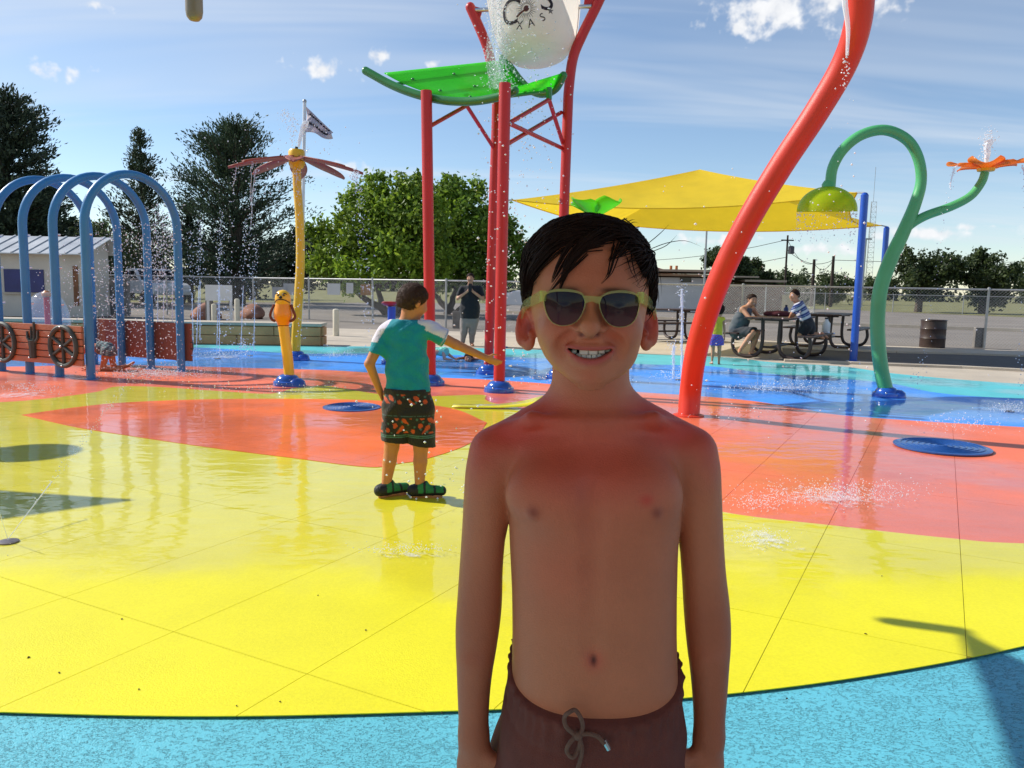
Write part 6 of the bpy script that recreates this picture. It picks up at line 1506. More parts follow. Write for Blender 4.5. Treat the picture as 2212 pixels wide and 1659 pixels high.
garment('tank_top', mn, [(Km(1592, 712), Km(1600, 695, -.03), .175, .172, tf), (Km(1600, 695, -.03), Km(1608, 674, -.05), .172, .150, tf), (Km(1608, 674, -.05), Km(1616, 664, -.07), .13, .075, dict(k=.04))], .010, (.085, .095, .105), cuts=[((.2, 0, 1), Km(1615, 665, -.06))])
garment('shorts', mn, [(Km(1592, 712), Km(1594, 716), .165, .16, tf), (Km(1596, 716, -.1), Km(1625, 718, -.32), .105, .092, dict(ends=(0, 1))), (Km(1600, 716, .08), Km(1634, 718, -.10), .105, .092, dict(ends=(0, 1)))], .010, (.035, .037, .042), wrinkle=.006)

# ---- youth in striped shirt kneeling on the right bench
Yt = 14.6
def Kt(px, py, dy=0.0): return AT(px, py, Yt + dy)
J = dict(pelvis=Kt(1744, 700, -.05), chest=Kt(1729, 664), neck=Kt(1721, 652), head=Kt(1716, 638), fwd=(-.86, -.48, -.12), up=(-.15, -.05, 1), face=(-.84, .3, -.4), sL=Kt(1722, 662, -.18), eL=Kt(1711, 678, -.12), wL=Kt(1704, 690, -.02), sR=Kt(1730, 660, .18), eR=Kt(1716, 678, .22), wR=Kt(1706, 690, .22),
         hL=Kt(1741, 706, -.16), kL=Kt(1729, 724, -.12), aL=Kt(1768, 724, -.02), hR=Kt(1748, 706, .10), kR=Kt(1738, 724, .12), aR=Kt(1776, 722, .20))
yt, _ = human('person', 'youth in blue and white striped shirt leaning on the picnic table from the right bench', J, .94, .010, (.48, .23, .13), toes=dict(L=(.9, .2, -.5), R=(.9, .2, -.5)), hands=dict(L=((-1, .2, -.1), (0, 1, 0), (0, 0, -1)), R=((-1, .1, -.1), (0, -1, 0), (0, 0, -1))), hair=dict(thick=.014, low=-.04, front=.055))
ta, tb_ = Kt(1745, 700, -.03), Kt(1724, 656)
def stripe(V):
    ax = np.array(tuple(tb_ - ta)); L_ = np.linalg.norm(ax); u = ((V - np.array(tuple(ta))) @ (ax / L_)); C = np.tile(np.array((.020, .035, .17)), (len(V), 1)); f = (u * 9.2) % 1; C[f < .42] = (.55, .55, .60); C[(f > .62) & (f < .70)] = (.30, .36, .55); return C
tf = dict(flat=((-.84, .3, -.4), .72))
garment('striped_shirt', yt, [(ta, Kt(1735, 678), .150, .148, tf), (Kt(1735, 678), Kt(1727, 661), .148, .130, tf), (Kt(1723, 661, -.18), Kt(1730, 660, .18), .066, .066), (Kt(1723, 661, -.18), Kt(1714, 675, -.14), .066, .070, dict(ends=(0, 1))), (Kt(1730, 660, .18), Kt(1719, 675, .21), .066, .070, dict(ends=(0, 1)))], .009, stripe, cuts=[(tuple(tb_ - ta), Kt(1722, 653)), (tuple(ta - tb_), Kt(1746, 701, -.03))])
garment('black_shorts', yt, [(Kt(1744, 699, -.04), Kt(1746, 707, -.03), .155, .155, dict(flat=((-.84, .3, -.4), .8))), (Kt(1742, 705, -.15), Kt(1731, 721, -.12), .100, .088, dict(ends=(0, 1))), (Kt(1748, 705, .10), Kt(1740, 721, .12), .100, .088, dict(ends=(0, 1)))], .010, (.012, .012, .016))
# things on the table
tt_ = T1 + Vector((-.05, .05, .77)); bagm = mat('maroon_cloth', (.09, .018, .025), .85, .25, 12, .5, 30)
BG = Vox.box(tt_ - Vector((.4, .4, .03)), tt_ + Vector((.4, .4, .22)), .012)
for dx, dy, r in ((-.16, .02, .055), (0, -.04, .07), (.14, .03, .06), (.05, .10, .055)): BG.ell(tt_ + Vector((dx, dy, .04)), (r * 1.9, r * 1.4, r), k=.05)
BG.cut((0, 0, -1), tt_ + Vector((0, 0, .002))); tag(BG.mesh('cloth_bundle', bagm), 'maroon towels heaped on the picnic table', 'towel')
bt_ = AT(1683, 690, 14.9); bt_ = Vector((T1.x + .18, T1.y + .28, .77)); t = thing('drink_bottle', 'dark blue drink bottle on the picnic table between the two people', 'bottle', bt_)
MB().lathe([(.04, 0), (.045, .01), (.045, .14), (.02, .18)], bt_, 14).build('bottle', mat('dark_blue_plastic', (.015, .03, .14), .3), t); MB().lathe([(.022, .18), (.022, .21), (.006, .212)], bt_, 12).build('cap', BLK, t)
jg = Vector((T1.x + .34 + .84 * .66, T1.y - .54 * .66 + .45, .47)); t = thing('white_jug', 'white jug on the bench behind the kneeling youth', 'jug', jg); MB().lathe([(.07, 0), (.075, .02), (.075, .18), (.03, .24), (.03, .27), (.005, .272)], jg, 14).build('jug', WHITEP, t); MB().lathe([(.034, .262), (.034, .29), (.005, .292)], jg, 12).build('cap', BLK, t)

# ---- children on the pad
def kid(label, J, s, res, skin, suit, hair, **kw):
    t, _ = human('person', label, J, s, res, skin, headscale=s * 1.45, **kw)
    return t
Yc = G(235, 801).y
def Kc(px, py, dy=0.0): return AT(px, py, Yc + dy)
J = dict(pelvis=Kc(228, 753), chest=Kc(196, 750, -.02), neck=Kc(182, 752, -.02), head=Kc(172, 756, -.03), fwd=(-.8, -.1, -.6), up=(-.5, 0, .85), face=(0, 0, 1), sL=Kc(190, 756, -.10), eL=Kc(190, 778, -.11), wL=Kc(187, 797, -.12), sR=Kc(190, 752, .08), eR=Kc(190, 774, .09), wR=Kc(187, 793, .10),
         hL=Kc(229, 759, -.07), kL=Kc(222, 797, -.08), aL=Kc(258, 797, -.05), hR=Kc(238, 757, .07), kR=Kc(247, 797, .08), aR=Kc(278, 790, .10))
ck, _ = human('person', 'child in patterned swim shorts on hands and knees beside the wagon side', J, .62, .007, (.58, .20, .085), fat=1.0, face=False, toes=dict(L=(.8, .2, -.3), R=(.7, .1, .5)), hands=dict(L=((-1, 0, -.2), (0, 1, 0), (0, 0, -1)), R=((-1, 0, -.2), (0, -1, 0), (0, 0, -1))), headscale=.84, hair=dict(thick=.012, low=-.05, front=.05))
def cs(V):
    C = np.tile(np.array((.16, .20, .20)), (len(V), 1)); f = np.sin(V[:, 0] * 110 + 2 * np.sin(V[:, 2] * 90)) * np.sin(V[:, 2] * 130); C[f > .35] = (.05, .08, .10); C[f < -.5] = (.25, .42, .40); return C
garment('swim_shorts', ck, [(Kc(216, 751), Kc(232, 755), .092, .098), (Kc(230, 758, -.07), Kc(228, 768, -.075), .068, .070, dict(ends=(0, 1))), (Kc(240, 757, .07), Kc(242, 767, .075), .068, .070, dict(ends=(0, 1)))], .007, cs, cuts=[((-1, 0, .1), Kc(212, 751))], wrinkle=.003)
Yk_ = G(955, 781).y
def Kk(px, py, dy=0.0): return AT(px, py, Yk_ + dy)
J = dict(pelvis=Kk(957, 758), chest=Kk(943, 760, -.02), neck=Kk(936, 764, -.02), head=Kk(930, 768, -.02), fwd=(-.7, -.2, -.7), up=(-.6, 0, .8), face=(0, 0, 1), sL=Kk(940, 764, -.07), eL=Kk(938, 774, -.08), wL=Kk(935, 779, -.09), sR=Kk(941, 762, .07), eR=Kk(940, 772, .08), wR=Kk(938, 777, .09),
         hL=Kk(958, 762, -.05), kL=Kk(960, 775, -.06), aL=Kk(970, 777, -.02), hR=Kk(962, 760, .05), kR=Kk(972, 768, .07), aR=Kk(982, 775, .10))
k1, _ = human('person', 'toddler in mint swimsuit crawling on the blue surface behind the standing boy', J, .42, .006, (.60, .34, .24), face=False, toes=dict(L=(.8, .2, 0), R=(.8, .2, 0)), hands=dict(L=((-1, 0, -.2), (0, 1, 0), (0, 0, -1)), R=((-1, 0, -.2), (0, -1, 0), (0, 0, -1))), headscale=.72, hair=dict(thick=.010, low=-.05, front=.05))
garment('swimsuit', k1, [(Kk(945, 760), Kk(959, 759), .062, .066), (Kk(957, 760), Kk(960, 760), .075, .078)], .006, (.20, .62, .50), wrinkle=.004, freq=90)
J = dict(pelvis=Kk(1018, 779, .45), chest=Kk(1014, 777, .20), neck=Kk(1013, 774, .12), head=Kk(1012, 773, .02), fwd=(-.1, -.95, -.25), up=(0, -.2, 1), face=(0, 0, 1), sL=Kk(1002, 778, .16), eL=Kk(990, 783, .05), wL=Kk(987, 787, -.08), sR=Kk(1025, 778, .16), eR=Kk(1037, 784, .08), wR=Kk(1044, 788, -.02),
         hL=Kk(1014, 780, .5), kL=Kk(1010, 780, .72), aL=Kk(1008, 779, .95), hR=Kk(1022, 780, .5), kR=Kk(1026, 780, .72), aR=Kk(1028, 779, .95))
for q in J:
    if q not in ('fwd', 'up', 'face', 'head'): J[q] = Vector((J[q].x, J[q].y, max(J[q].z, .05)))
k2, _ = human('person', 'dark-haired child lying on the blue surface propped on the arms, behind the reaching hand', J, .52, .006, (.42, .18, .10), toes=dict(L=(0, 1, 0), R=(0, 1, 0)), hands=dict(L=((-.2, -1, 0), (1, 0, 0), (0, 0, -1)), R=((.2, -1, 0), (-1, 0, 0), (0, 0, -1))), headscale=.78, hair=dict(thick=.014, low=-.06, front=.045))
garment('swim_shorts', k2, [(Kk(1018, 779, .42), Kk(1018, 779, .52), .075, .08), (Vector((J['hL'].x, J['hL'].y, .06)), Vector((J['kL'].x, J['kL'].y - .06, .06)), .05, .048), (Vector((J['hR'].x, J['hR'].y, .06)), Vector((J['kR'].x, J['kR'].y - .06, .06)), .05, .048)], .008, (.03, .05, .12), cuts=[((0, 0, -1), (0, 0, .014))], wrinkle=.003)
# ================================================================== the boy with the sunglasses
Y0 = 1.0
def B(px, py, dy=0.0): return AT(px, py, Y0 + dy)
person = thing('person', 'shirtless boy in lime sunglasses and brown swim shorts smiling in front', 'person', (B(1281, 1000).x, Y0, 0))
# --- head profile: image row, left edge, right edge, front, back, plane used for its height
HL = [(487, 1258, 1284, -.012, .030, 0), (491, 1228, 1312, -.038, .055, 0), (500, 1202, 1342, -.055, .070, 0), (520, 1176, 1371, -.073, .088, -.01), (550, 1153, 1396, -.084, .100, -.02), (600, 1142, 1407, -.090, .104, -.03), (645, 1145, 1404, -.0895, .100, -.04),
      (690, 1151, 1395, -.083, .086, -.05), (720, 1157, 1388, -.082, .062, -.06), (750, 1163, 1380, -.083, .040, -.07), (778, 1175, 1370, -.082, .016, -.075), (798, 1190, 1357, -.081, .0, -.076), (814, 1209, 1338, -.080, -.014, -.076), (826, 1231, 1315, -.077, -.028, -.076), (833, 1252, 1293, -.070, -.040, -.076)]
hz_ = []; hxl = []; hxr = []; hyf = []; hyb = []
for py, a, b, yf, yb, pl in HL:
    hz_.append(B((a + b) / 2, py, pl).z); hxl.append(B(a, py, -.02).x); hxr.append(B(b, py, -.02).x); hyf.append(yf); hyb.append(yb)
hz_, hxl, hxr, hyf, hyb = [np.array(q[::-1], dtype=np.float32) for q in (hz_, hxl, hxr, hyf, hyb)]
def smooth_tab(t):          # finer table so the profile has no kinks
    zz = np.linspace(hz_[0], hz_[-1], 160); v = np.interp(zz, hz_, t)
    kern = np.hanning(13); kern /= kern.sum(); vp = np.pad(v, 6, mode='reflect', reflect_type='odd'); return zz, np.convolve(vp, kern, 'valid')
zt_, xl_ = smooth_tab(hxl); _, xr_ = smooth_tab(hxr); _, yf_ = smooth_tab(hyf); _, yb_ = smooth_tab(hyb)
def head_d(X, Y, Z):
    zz = np.clip(Z, zt_[0], zt_[-1]); xl, xr, yf, yb = [np.interp(zz, zt_, q) for q in (xl_, xr_, yf_, yb_)]
    a = np.maximum((xr - xl) / 2, .004); cx = (xl + xr) / 2; b = np.maximum((yb - yf) / 2, .004); cy = Y0 + (yf + yb) / 2
    n = 2.25; q = (np.abs((X - cx) / a) ** n + np.abs((Y - cy) / b) ** n) ** (1 / n)
    d = (q - 1) * np.minimum(a, b); return np.maximum(d, np.maximum(zt_[0] - Z, Z - zt_[-1])).astype(np.float32)
def face_y(x, z):           # front surface of the head at that place
    xl, xr, yf, yb = [float(np.interp(z, zt_, q)) for q in (xl_, xr_, yf_, yb_)]
    a = (xr - xl) / 2; cx = (xl + xr) / 2; b = (yb - yf) / 2; u = min(.995, abs(x - cx) / a); return Y0 + (yf + yb) / 2 - b * (1 - u ** 2.25) ** (1 / 2.25)
def onface(px, py, out=0.0):   # point of the face seen at that place
    dy = -.08
    for _ in range(6):
        p = B(px, py, dy); dy = face_y(p.x, p.z) - Y0
    p = B(px, py, dy - out); return p
xs = np.concatenate([np.arange(-.125, B(1108, 700).x, .004), np.arange(B(1108, 700).x, B(1432, 700).x, .0016), np.arange(B(1432, 700).x, .335, .004)])
zs = np.concatenate([np.arange(-.012, 1.06, .0042), np.arange(1.06, 1.325, .0016)])
V_b = Vox(xs, np.arange(.845, 1.165, .0023), zs)
lo = (B(1108, 700).x - .01, .85, zt_[0] - .02); hi = (B(1432, 700).x + .01, 1.15, zt_[-1] + .02)
V_b.fn(lo, hi, head_d, k=0)
def loft(tab, S, k, n=2.5, pl=0.0):
    T_ = []
    for py, a, b, yf, yb in tab: T_.append((B((a + b) / 2, py, pl).z, B(a, py).x, B(b, py).x, yf, yb))
    T_ = np.array(T_[::-1], dtype=np.float32); zz = np.linspace(T_[0, 0], T_[-1, 0], 200); kern = np.hanning(17); kern /= kern.sum()
    tb = [np.convolve(np.pad(np.interp(zz, T_[:, 0], T_[:, i]), 8, mode='reflect', reflect_type='odd'), kern, 'valid') for i in range(1, 5)]
    def f(X, Y, Z):
        z = np.clip(Z, zz[0], zz[-1]); xl, xr, yf, yb = [np.interp(z, zz, q) for q in tb]; a = (xr - xl) / 2; b = (yb - yf) / 2
        q = (np.abs((X - (xl + xr) / 2) / a) ** n + np.abs((Y - Y0 - (yf + yb) / 2) / b) ** n) ** (1 / n)
        return np.maximum((q - 1) * np.minimum(a, b), np.maximum(zz[0] - Z, Z - zz[-1])).astype(np.float32)
    S.fn((T_[:, 1].min() - .03, Y0 - .13, zz[0] - .03), (T_[:, 2].max() + .03, Y0 + .14, zz[-1] + .03), f, k=k)
loft([(770, 1195, 1362, -.030, .062), (820, 1194, 1362, -.034, .062), (850, 1192, 1366, -.038, .064), (880, 1186, 1376, -.044, .066), (920, 1176, 1388, -.050, .068)], V_b, .014, 2.1)
TORSO = [(915, 1160, 1404, -.036, .062), (950, 1120, 1446, -.056, .072), (1000, 1103, 1462, -.073, .078), (1060, 1098, 1467, -.083, .078), (1110, 1099, 1466, -.085, .075), (1170, 1101, 1459, -.081, .069), (1272, 1106, 1456, -.078, .060), (1350, 1107, 1455, -.080, .058), (1430, 1106, 1457, -.083, .063), (1520, 1100, 1464, -.082, .078), (1620, 1098, 1468, -.076, .088), (1720, 1104, 1462, -.070, .085)]
loft(TORSO, V_b, .030, 2.45)
for sx, s in ((lambda p: p, -1), (lambda p: 2 * 1281 - p, 1)):
    V_b.cone(B(sx(1213), 908, .018), B(sx(1070), 975, .012), .036, .031, k=.022)
    V_b.cone(B(sx(1075), 990, .01), B(sx(1064), 1020, .008), .033, .032, k=.016)
    V_b.cone(B(sx(1262), 917, -.044), B(sx(1150), 906, -.028), .008, .007, k=.014); V_b.cone(B(sx(1150), 906, -.028), B(sx(1085), 930, .0), .007, .006, k=.014)
    V_b.ell(B(sx(1186), 1068, -.054), (.050, .028, .036), k=.026)
    V_b.ell(B(sx(1151), 1108, -.0785), (.0055, .004, .0055), k=.010)
for (a, b), (c, d) in zip([(1281, 985), (1281, 1060), (1282, 1140), (1283, 1240), (1283, 1330), (1283, 1410)], [(1281, 1060), (1282, 1140), (1283, 1240), (1283, 1330), (1283, 1410), (1283, 1410)]): V_b.cone(B(a, b, -.0945), B(c, d, -.0945), .012, .012, k=.014, op=-1)
armL = [(1064, 1015, .033), (1049, 1110, .0275), (1040, 1215, .0262), (1036, 1300, .0272), (1030, 1374, .0262), (1024, 1476, .0212), (1023, 1560, .0186), (1024, 1605, .0182)]
armR = [(1497, 1015, .033), (1511, 1119, .0275), (1520, 1237, .0264), (1527, 1320, .0276), (1531, 1395, .0262), (1533, 1490, .0218), (1532, 1565, .0188), (1531, 1605, .0184)]
for arm, inn in ((armL, 1), (armR, -1)):
    arm = [tuple(q) for q in spline([Vector(q) for q in arm], 4)]
    for (a, b, r), (c, d, q) in zip(arm, arm[1:]): V_b.cone(B(a, b, .004), B(c, d, .004 if d < 1400 else -.004), r, q, k=.006)
    w1_ = B(arm[-1][0], arm[-1][1], -.004); hand(V_b, w1_, (inn * .06, -.10, -1), (inn, -.35, 0), (0, 1, 0), .84, .30)
# legs and feet
for s in (-1, 1):
    hx = B(1281, 1600).x + s * .055
    V_b.cone((hx, Y0 + .005, .60), (hx + s * .008, Y0 + .0, .36), .062, .046, k=.02); V_b.cone((hx + s * .008, Y0, .36), (hx + s * .01, Y0 + .01, .25), .044, .042, k=.01); V_b.cone((hx + s * .01, Y0 + .01, .25), (hx + s * .012, Y0 + .015, .075), .040, .027, k=.01)
    foot(V_b, (hx + s * .012, Y0 + .015, .07), (s * .15, -1, 0), .86)
# --- face
T = lambda px, py, o=0.0: onface(px, py, o)
V_b.cone(T(1276, 640, -.006), T(1275, 690, .004), .0075, .0095, k=.012); V_b.cone(T(1275, 690, .006), T(1274, 706, .0135), .0095, .0122, k=.008)
for px in (1247, 1301): V_b.ell(T(px, 715, .001), (.0090, .011, .0080), k=.006)
V_b.ell(T(1274, 722, .003), (.006, .008, .005), k=.006)
for px in (1255, 1292): V_b.ell(T(px, 723.5, .011), (.0052, .0078, .0036), k=.002, op=-1)
for px in (1217, 1333):
    V_b.ell(T(px, 716, -.017), (.027, .024, .022), k=.018)
for px in (1222, 1330): V_b.ell(T(px, 664, .014), (.019, .019, .014), k=.012, op=-1)
V_b.ell(T(1272, 812, -.014), (.020, .018, .014), k=.018)
# smile folds
for pts_ in ([(1236, 722), (1221, 737), (1213, 752), (1211, 764)], [(1312, 722), (1328, 737), (1336, 752), (1338, 764)]):
    for (a, b), (c, d) in zip(pts_, pts_[1:]): V_b.cone(T(a, b, .0042), T(c, d, .0042), .0036, .0036, k=.012, op=-1)
# lips and open mouth
mc = T(1274, 757); mw = (T(1325, 756).x - T(1223, 756).x) / 2; mcx = (T(1325, 756).x + T(1223, 756).x) / 2
ztop = lambda u: mc.z + .0028 * u * u - .0004; zbot = lambda u: mc.z - .0094 * (1 - np.abs(u) ** 2.2) + .0024 * u * u
for q, (off, rr, st) in enumerate(((.0024, .0030, 1), (-.0038, .0046, 0))):
    pts_ = []
    for i in range(13):
        u = -1 + i / 6; x_ = mcx + u * mw * (1.02 if q == 0 else .92); z_ = float(ztop(u) if q == 0 else zbot(u * .96)) + off * (1 - .55 * u * u); pts_.append((Vector((x_, face_y(x_, z_) + (.0005 if q == 0 else -.0005), z_)), rr * (1 - .55 * u * u)))
    for (a, ra), (b, rb) in zip(pts_, pts_[1:]): V_b.cone(a, b, ra, rb, k=.006)
V_b.fn((mcx - mw - .02, Y0 - .13, mc.z - .03), (mcx + mw + .02, Y0 - .02, mc.z + .02),
       lambda X, Y, Z: np.maximum(np.maximum(np.maximum(Z - ztop(np.clip((X - mcx) / mw, -1, 1)), zbot(np.clip((X - mcx) / mw, -1, 1)) - Z), np.abs(X - mcx) - mw * .97), Y - (Y0 - .054)).astype(np.float32) + 0 * Y, k=.0022, op=-1)
# ears
for sx, s in ((1141, -1), (1397, 1)):
    ec = B(sx, 708, .012); fwdv = Vector((s * .62, -.55, .04)).normalized(); outv = Vector((s * .62, .70, .06)); outv = (outv - fwdv * outv.dot(fwdv)).normalized(); upv_ = outv.cross(fwdv) * (1 if s > 0 else -1); upv_ = upv_ if upv_.z > 0 else -upv_
    Me = Matrix((outv, fwdv, upv_)).transposed()
    V_b.ell(ec, (.0135, .0052, .0232), Me, k=.006); V_b.ell(ec - upv_ * .019 - outv * .003, (.0095, .0048, .010), Me, k=.008)
    rim_ = [ec + outv * .0130 * math.cos(a) + upv_ * .0232 * math.sin(a) + fwdv * .0042 for a in [R(-60 + 14 * i) for i in range(16)]]
    for a, b in zip(rim_, rim_[1:]): V_b.cone(a, b, .0034, .0034, k=.004)
    V_b.ell(ec + fwdv * .0065 - outv * .003 - upv_ * .003, (.0088, .0072, .0125), Me, k=.003, op=-1); V_b.ell(ec + fwdv * .0062 + outv * .006 + upv_ * .012, (.0045, .0035, .009), Me, k=.004, op=-1)
    V_b.cone(ec - outv * .010 - upv_ * .004, ec - outv * .012 + fwdv * .006 - upv_ * .006, .005, .004, k=.005)
V_b.ell(B(1283, 1428, -.086), (.0042, .010, .0072), k=.008, op=-1)
BURN = (.66, .058, .036); TAN = (.42, .112, .052); LIP = (.50, .075, .07)
bl_ = [(B(1272, 700, 0), (.11, .12, .06), (.60, .185, .085), .5)]
for px, py, dy, r, st in ((1100, 930, 0, (.06, .09, .030), .95), (1170, 890, .01, (.06, .09, .028), .85), (1462, 930, 0, (.06, .09, .030), .95), (1395, 890, .01, (.06, .09, .028), .85), (1200, 985, -.08, (.075, .07, .05), .50), (1360, 985, -.08, (.075, .07, .05), .50), (1281, 1010, -.08, (.13, .07, .075), .38), (1281, 1180, -.08, (.13, .07, .09), .14), (1035, 970, 0, (.03, .09, .05), .5), (1530, 970, 0, (.03, .09, .05), .5),
                          (1395, 1078, -.08, (.010, .03, .008), .75), (1200, 1250, -.08, (.06, .05, .06), .18), (1283, 1428, -.08, (.014, .03, .014), .45)):
    bl_.append((B(px, py, dy), r, BURN, st))
for arm in (armL, armR):
    for a, b, r in arm[3:]: bl_.append((B(a, b, 0), (.045, .06, .06), TAN, .55))
for px, py, r, c, st in ((1275, 705, .014, BURN, .75), (1217, 712, .022, BURN, .40), (1333, 712, .022, BURN, .40), (1270, 590, (.07, .05, .03), (.50, .12, .052), .6), (1272, 815, .014, BURN, .30), (1130, 700, .03, BURN, .8), (1406, 700, .03, BURN, .8), (1142, 708, (.008, .02, .012), (.30, .03, .018), .85), (1396, 708, (.008, .02, .012), (.30, .03, .018), .85)):
    bl_.append((T(px, py) if 1150 < px < 1395 else B(px, py, .01), r, c, st))
for px in (1151, 1418): bl_.append((B(px, 1107, -.082), (.0085, .03, .0080), (.32, .075, .045), .9))
bl_.append((B(1283, 1428, -.08), (.0045, .02, .007), (.07, .02, .015), .95))
for px in (1256, 1291): bl_.append((T(px, 723.5, .008), (.0045, .012, .0034), (.08, .018, .012), .9))
for i in range(9):
    u = -1 + i / 4; x_ = mcx + u * mw * .9
    for z_, rr, st in ((float(ztop(u)) + .0022, .0032, .7), (float(zbot(u)) - .0035, .0050, .92)): bl_.append(((x_, face_y(x_, z_) - .002, z_), (.007, .016, rr * (1 - .3 * u * u)), LIP, st))
for px, py in ((1215, 626), (1235, 625), (1330, 627), (1350, 629), (1312, 627), (1198, 629)): bl_.append((T(px, py), (.010, .012, .0035), (.02, .010, .007), .75))
def boy_colour(V):
    C = skin_paint((.60, .205, .098), bl_)(V)
    u = (V[:, 0] - mcx) / mw; inm = (np.abs(u) < .985) & (V[:, 1] > Y0 - .0775) & (V[:, 1] < Y0 - .04) & (V[:, 2] < ztop(u) + .001) & (V[:, 2] > zbot(np.clip(u, -1, 1)) - .0012)
    C[inm] = (.05, .008, .008)
    return C
V_b.mesh('body', SKIN, person, boy_colour); del V_b
# --- teeth, eyes
TOOTH = mat('tooth', (.95, .87, .70), .3, .06, 60, sss=.1)
for px, py, w_, h_, dp_ in ((1240, 759, 12, 10, -.0690), (1261, 760, 20, 13, -.0750), (1281.2, 760, 20, 13, -.0750), (1299.5, 759.5, 15, 9, -.0735), (1313, 757.5, 12, 8, -.0700), (1249.5, 769, 11, 13, -.0705), (1260.5, 771, 11.3, 13, -.0722), (1272, 772, 11.3, 13, -.0728), (1283.5, 772, 11.3, 13, -.0728), (1294.5, 770.5, 11, 13, -.0715), (1305, 767, 10, 11, -.069)):
    c = B(px, py, dp_); MB().box(c, (w_ * .00052, .005, h_ * .00052)).build('tooth', TOOTH, person, bev=.0014)
for px in (1222, 1330): MB().ball(T(px, 664, -.014), .0125, 16, 12).build('eyeball', mat('eye_white', (.5, .47, .44), .2), person)
# --- sunglasses
GLF = see_through('lime_clear_frame', (.86, .95, .50), .70, .08)
gl = MB(); 
lensL = [(1176, 646), (1182, 635), (1204, 630), (1235, 631), (1256, 637), (1263, 650), (1260, 668), (1251, 687), (1236, 699), (1213, 703), (1194, 696), (1183, 681), (1177, 662)]
lensR = [(1296, 653), (1302, 641), (1322, 634), (1352, 633), (1373, 638), (1380, 648), (1379, 667), (1372, 689), (1358, 702), (1336, 706), (1316, 699), (1304, 684), (1298, 668)]
gdy = lambda px: -.1035 + .016 * ((px - 1277) / 105) ** 2
def ring(lens):
    P_ = [Vector((q.x, q.y, 0)) for q in spline([(a, b, 0) for a, b in lens], 4, closed=True)]; c = sum(P_, Vector()) / len(P_); out = []
    for q in P_:
        d = (q - c); grow = 1.04 + (.15 * max(0, -d.y / 36) ** 1.5); o = c + Vector((d.x * 1.05, d.y * grow, 0)); out.append((q, o))
    return P_, c, out
sgl = None
for lens in (lensL, lensR):
    P_, c, ro = ring(lens); n = len(ro); m_ = MB(); vs_ = []
    for q, o in ro:
        vs_ += [B(q.x, q.y, gdy(q.x)), B(o.x, o.y, gdy(o.x)), B(o.x, o.y, gdy(o.x) + .0045), B(q.x, q.y, gdy(q.x) + .0045)]
    m_.add(vs_, [(4 * i + j, 4 * i + (j + 1) % 4, 4 * ((i + 1) % n) + (j + 1) % 4, 4 * ((i + 1) % n) + j) for i in range(n) for j in range(4)])
    if sgl is None: gl = m_
    else: gl.add(m_.v, m_.f)
    sgl = 1
for (a, b), (c_, d) in (((1258, 639), (1301, 642)),):
    m0 = [B(a, b - 1, gdy(1270)), B(c_, d - 1, gdy(1290)), B(c_ - 6, d + 16, gdy(1290) + .001), B(1279, d + 9, gdy(1279)), B(a + 6, b + 16, gdy(1270) + .001)]
    gl.add(m0 + [p + Vector((0, .005, 0)) for p in m0], [(0, 1, 2, 3, 4), (9, 8, 7, 6, 5)] + [(i, (i + 1) % 5, 5 + (i + 1) % 5, 5 + i) for i in range(5)])
for px, s in ((1173, -1), (1383, 1)): gl.box(B(px, 639 + (3 if s > 0 else 0), gdy(px) + .004), (.007, .010, .012))
sg = gl.build('sunglasses', GLF, person, bev=.0008)
LENS = bpy.data.materials.new('tinted_lens'); LENS.use_nodes = True; nt = LENS.node_tree; p_ = nt.nodes['Principled BSDF']; tcn = nt.nodes.new('ShaderNodeTexCoord'); sp = nt.nodes.new('ShaderNodeSeparateXYZ'); nt.links.new(tcn.outputs['Generated'], sp.inputs[0])
rp_ = nt.nodes.new('ShaderNodeValToRGB'); rp_.color_ramp.elements[0].color = (.085, .020, .030, 1); rp_.color_ramp.elements[1].color = (.008, .006, .008, 1); rp_.color_ramp.elements[1].position = .7; nt.links.new(sp.outputs[2], rp_.inputs[0]); nt.links.new(rp_.outputs[0], p_.inputs['Base Color'])
p_.inputs['Roughness'].default_value = .03; p_.inputs['Specular IOR Level'].default_value = .3
tr_ = nt.nodes.new('ShaderNodeBsdfTransparent'); tr_.inputs[0].default_value = (.30, .14, .17, 1); ms_ = nt.nodes.new('ShaderNodeMixShader'); ms_.inputs[0].default_value = .86; nt.links.new(tr_.outputs[0], ms_.inputs[1]); nt.links.new(p_.outputs[0], ms_.inputs[2]); nt.links.new(ms_.outputs[0], nt.nodes['Material Output'].inputs[0])
for lens in (lensL, lensR):
    P_, c, ro = ring(lens); m_ = MB(); n = len(P_); k_ = 5; vs_ = [B(c.x, c.y, gdy(c.x) - .0008)]; fs_ = []
    for r_ in range(1, k_ + 1):
        for q in P_: e = c.lerp(q, r_ / k_); vs_.append(B(e.x, e.y, gdy(e.x) + .0015 - .0012 * (1 - (r_ / k_) ** 2)))
    for i in range(n): fs_.append((0, 1 + i, 1 + (i + 1) % n))
    for r_ in range(k_ - 1):
        for i in range(n): fs_.append((1 + r_ * n + i, 1 + (r_ + 1) * n + i, 1 + (r_ + 1) * n + (i + 1) % n, 1 + r_ * n + (i + 1) % n))
    m_.add(vs_, fs_).build('lens', LENS, sg, sharp=None)
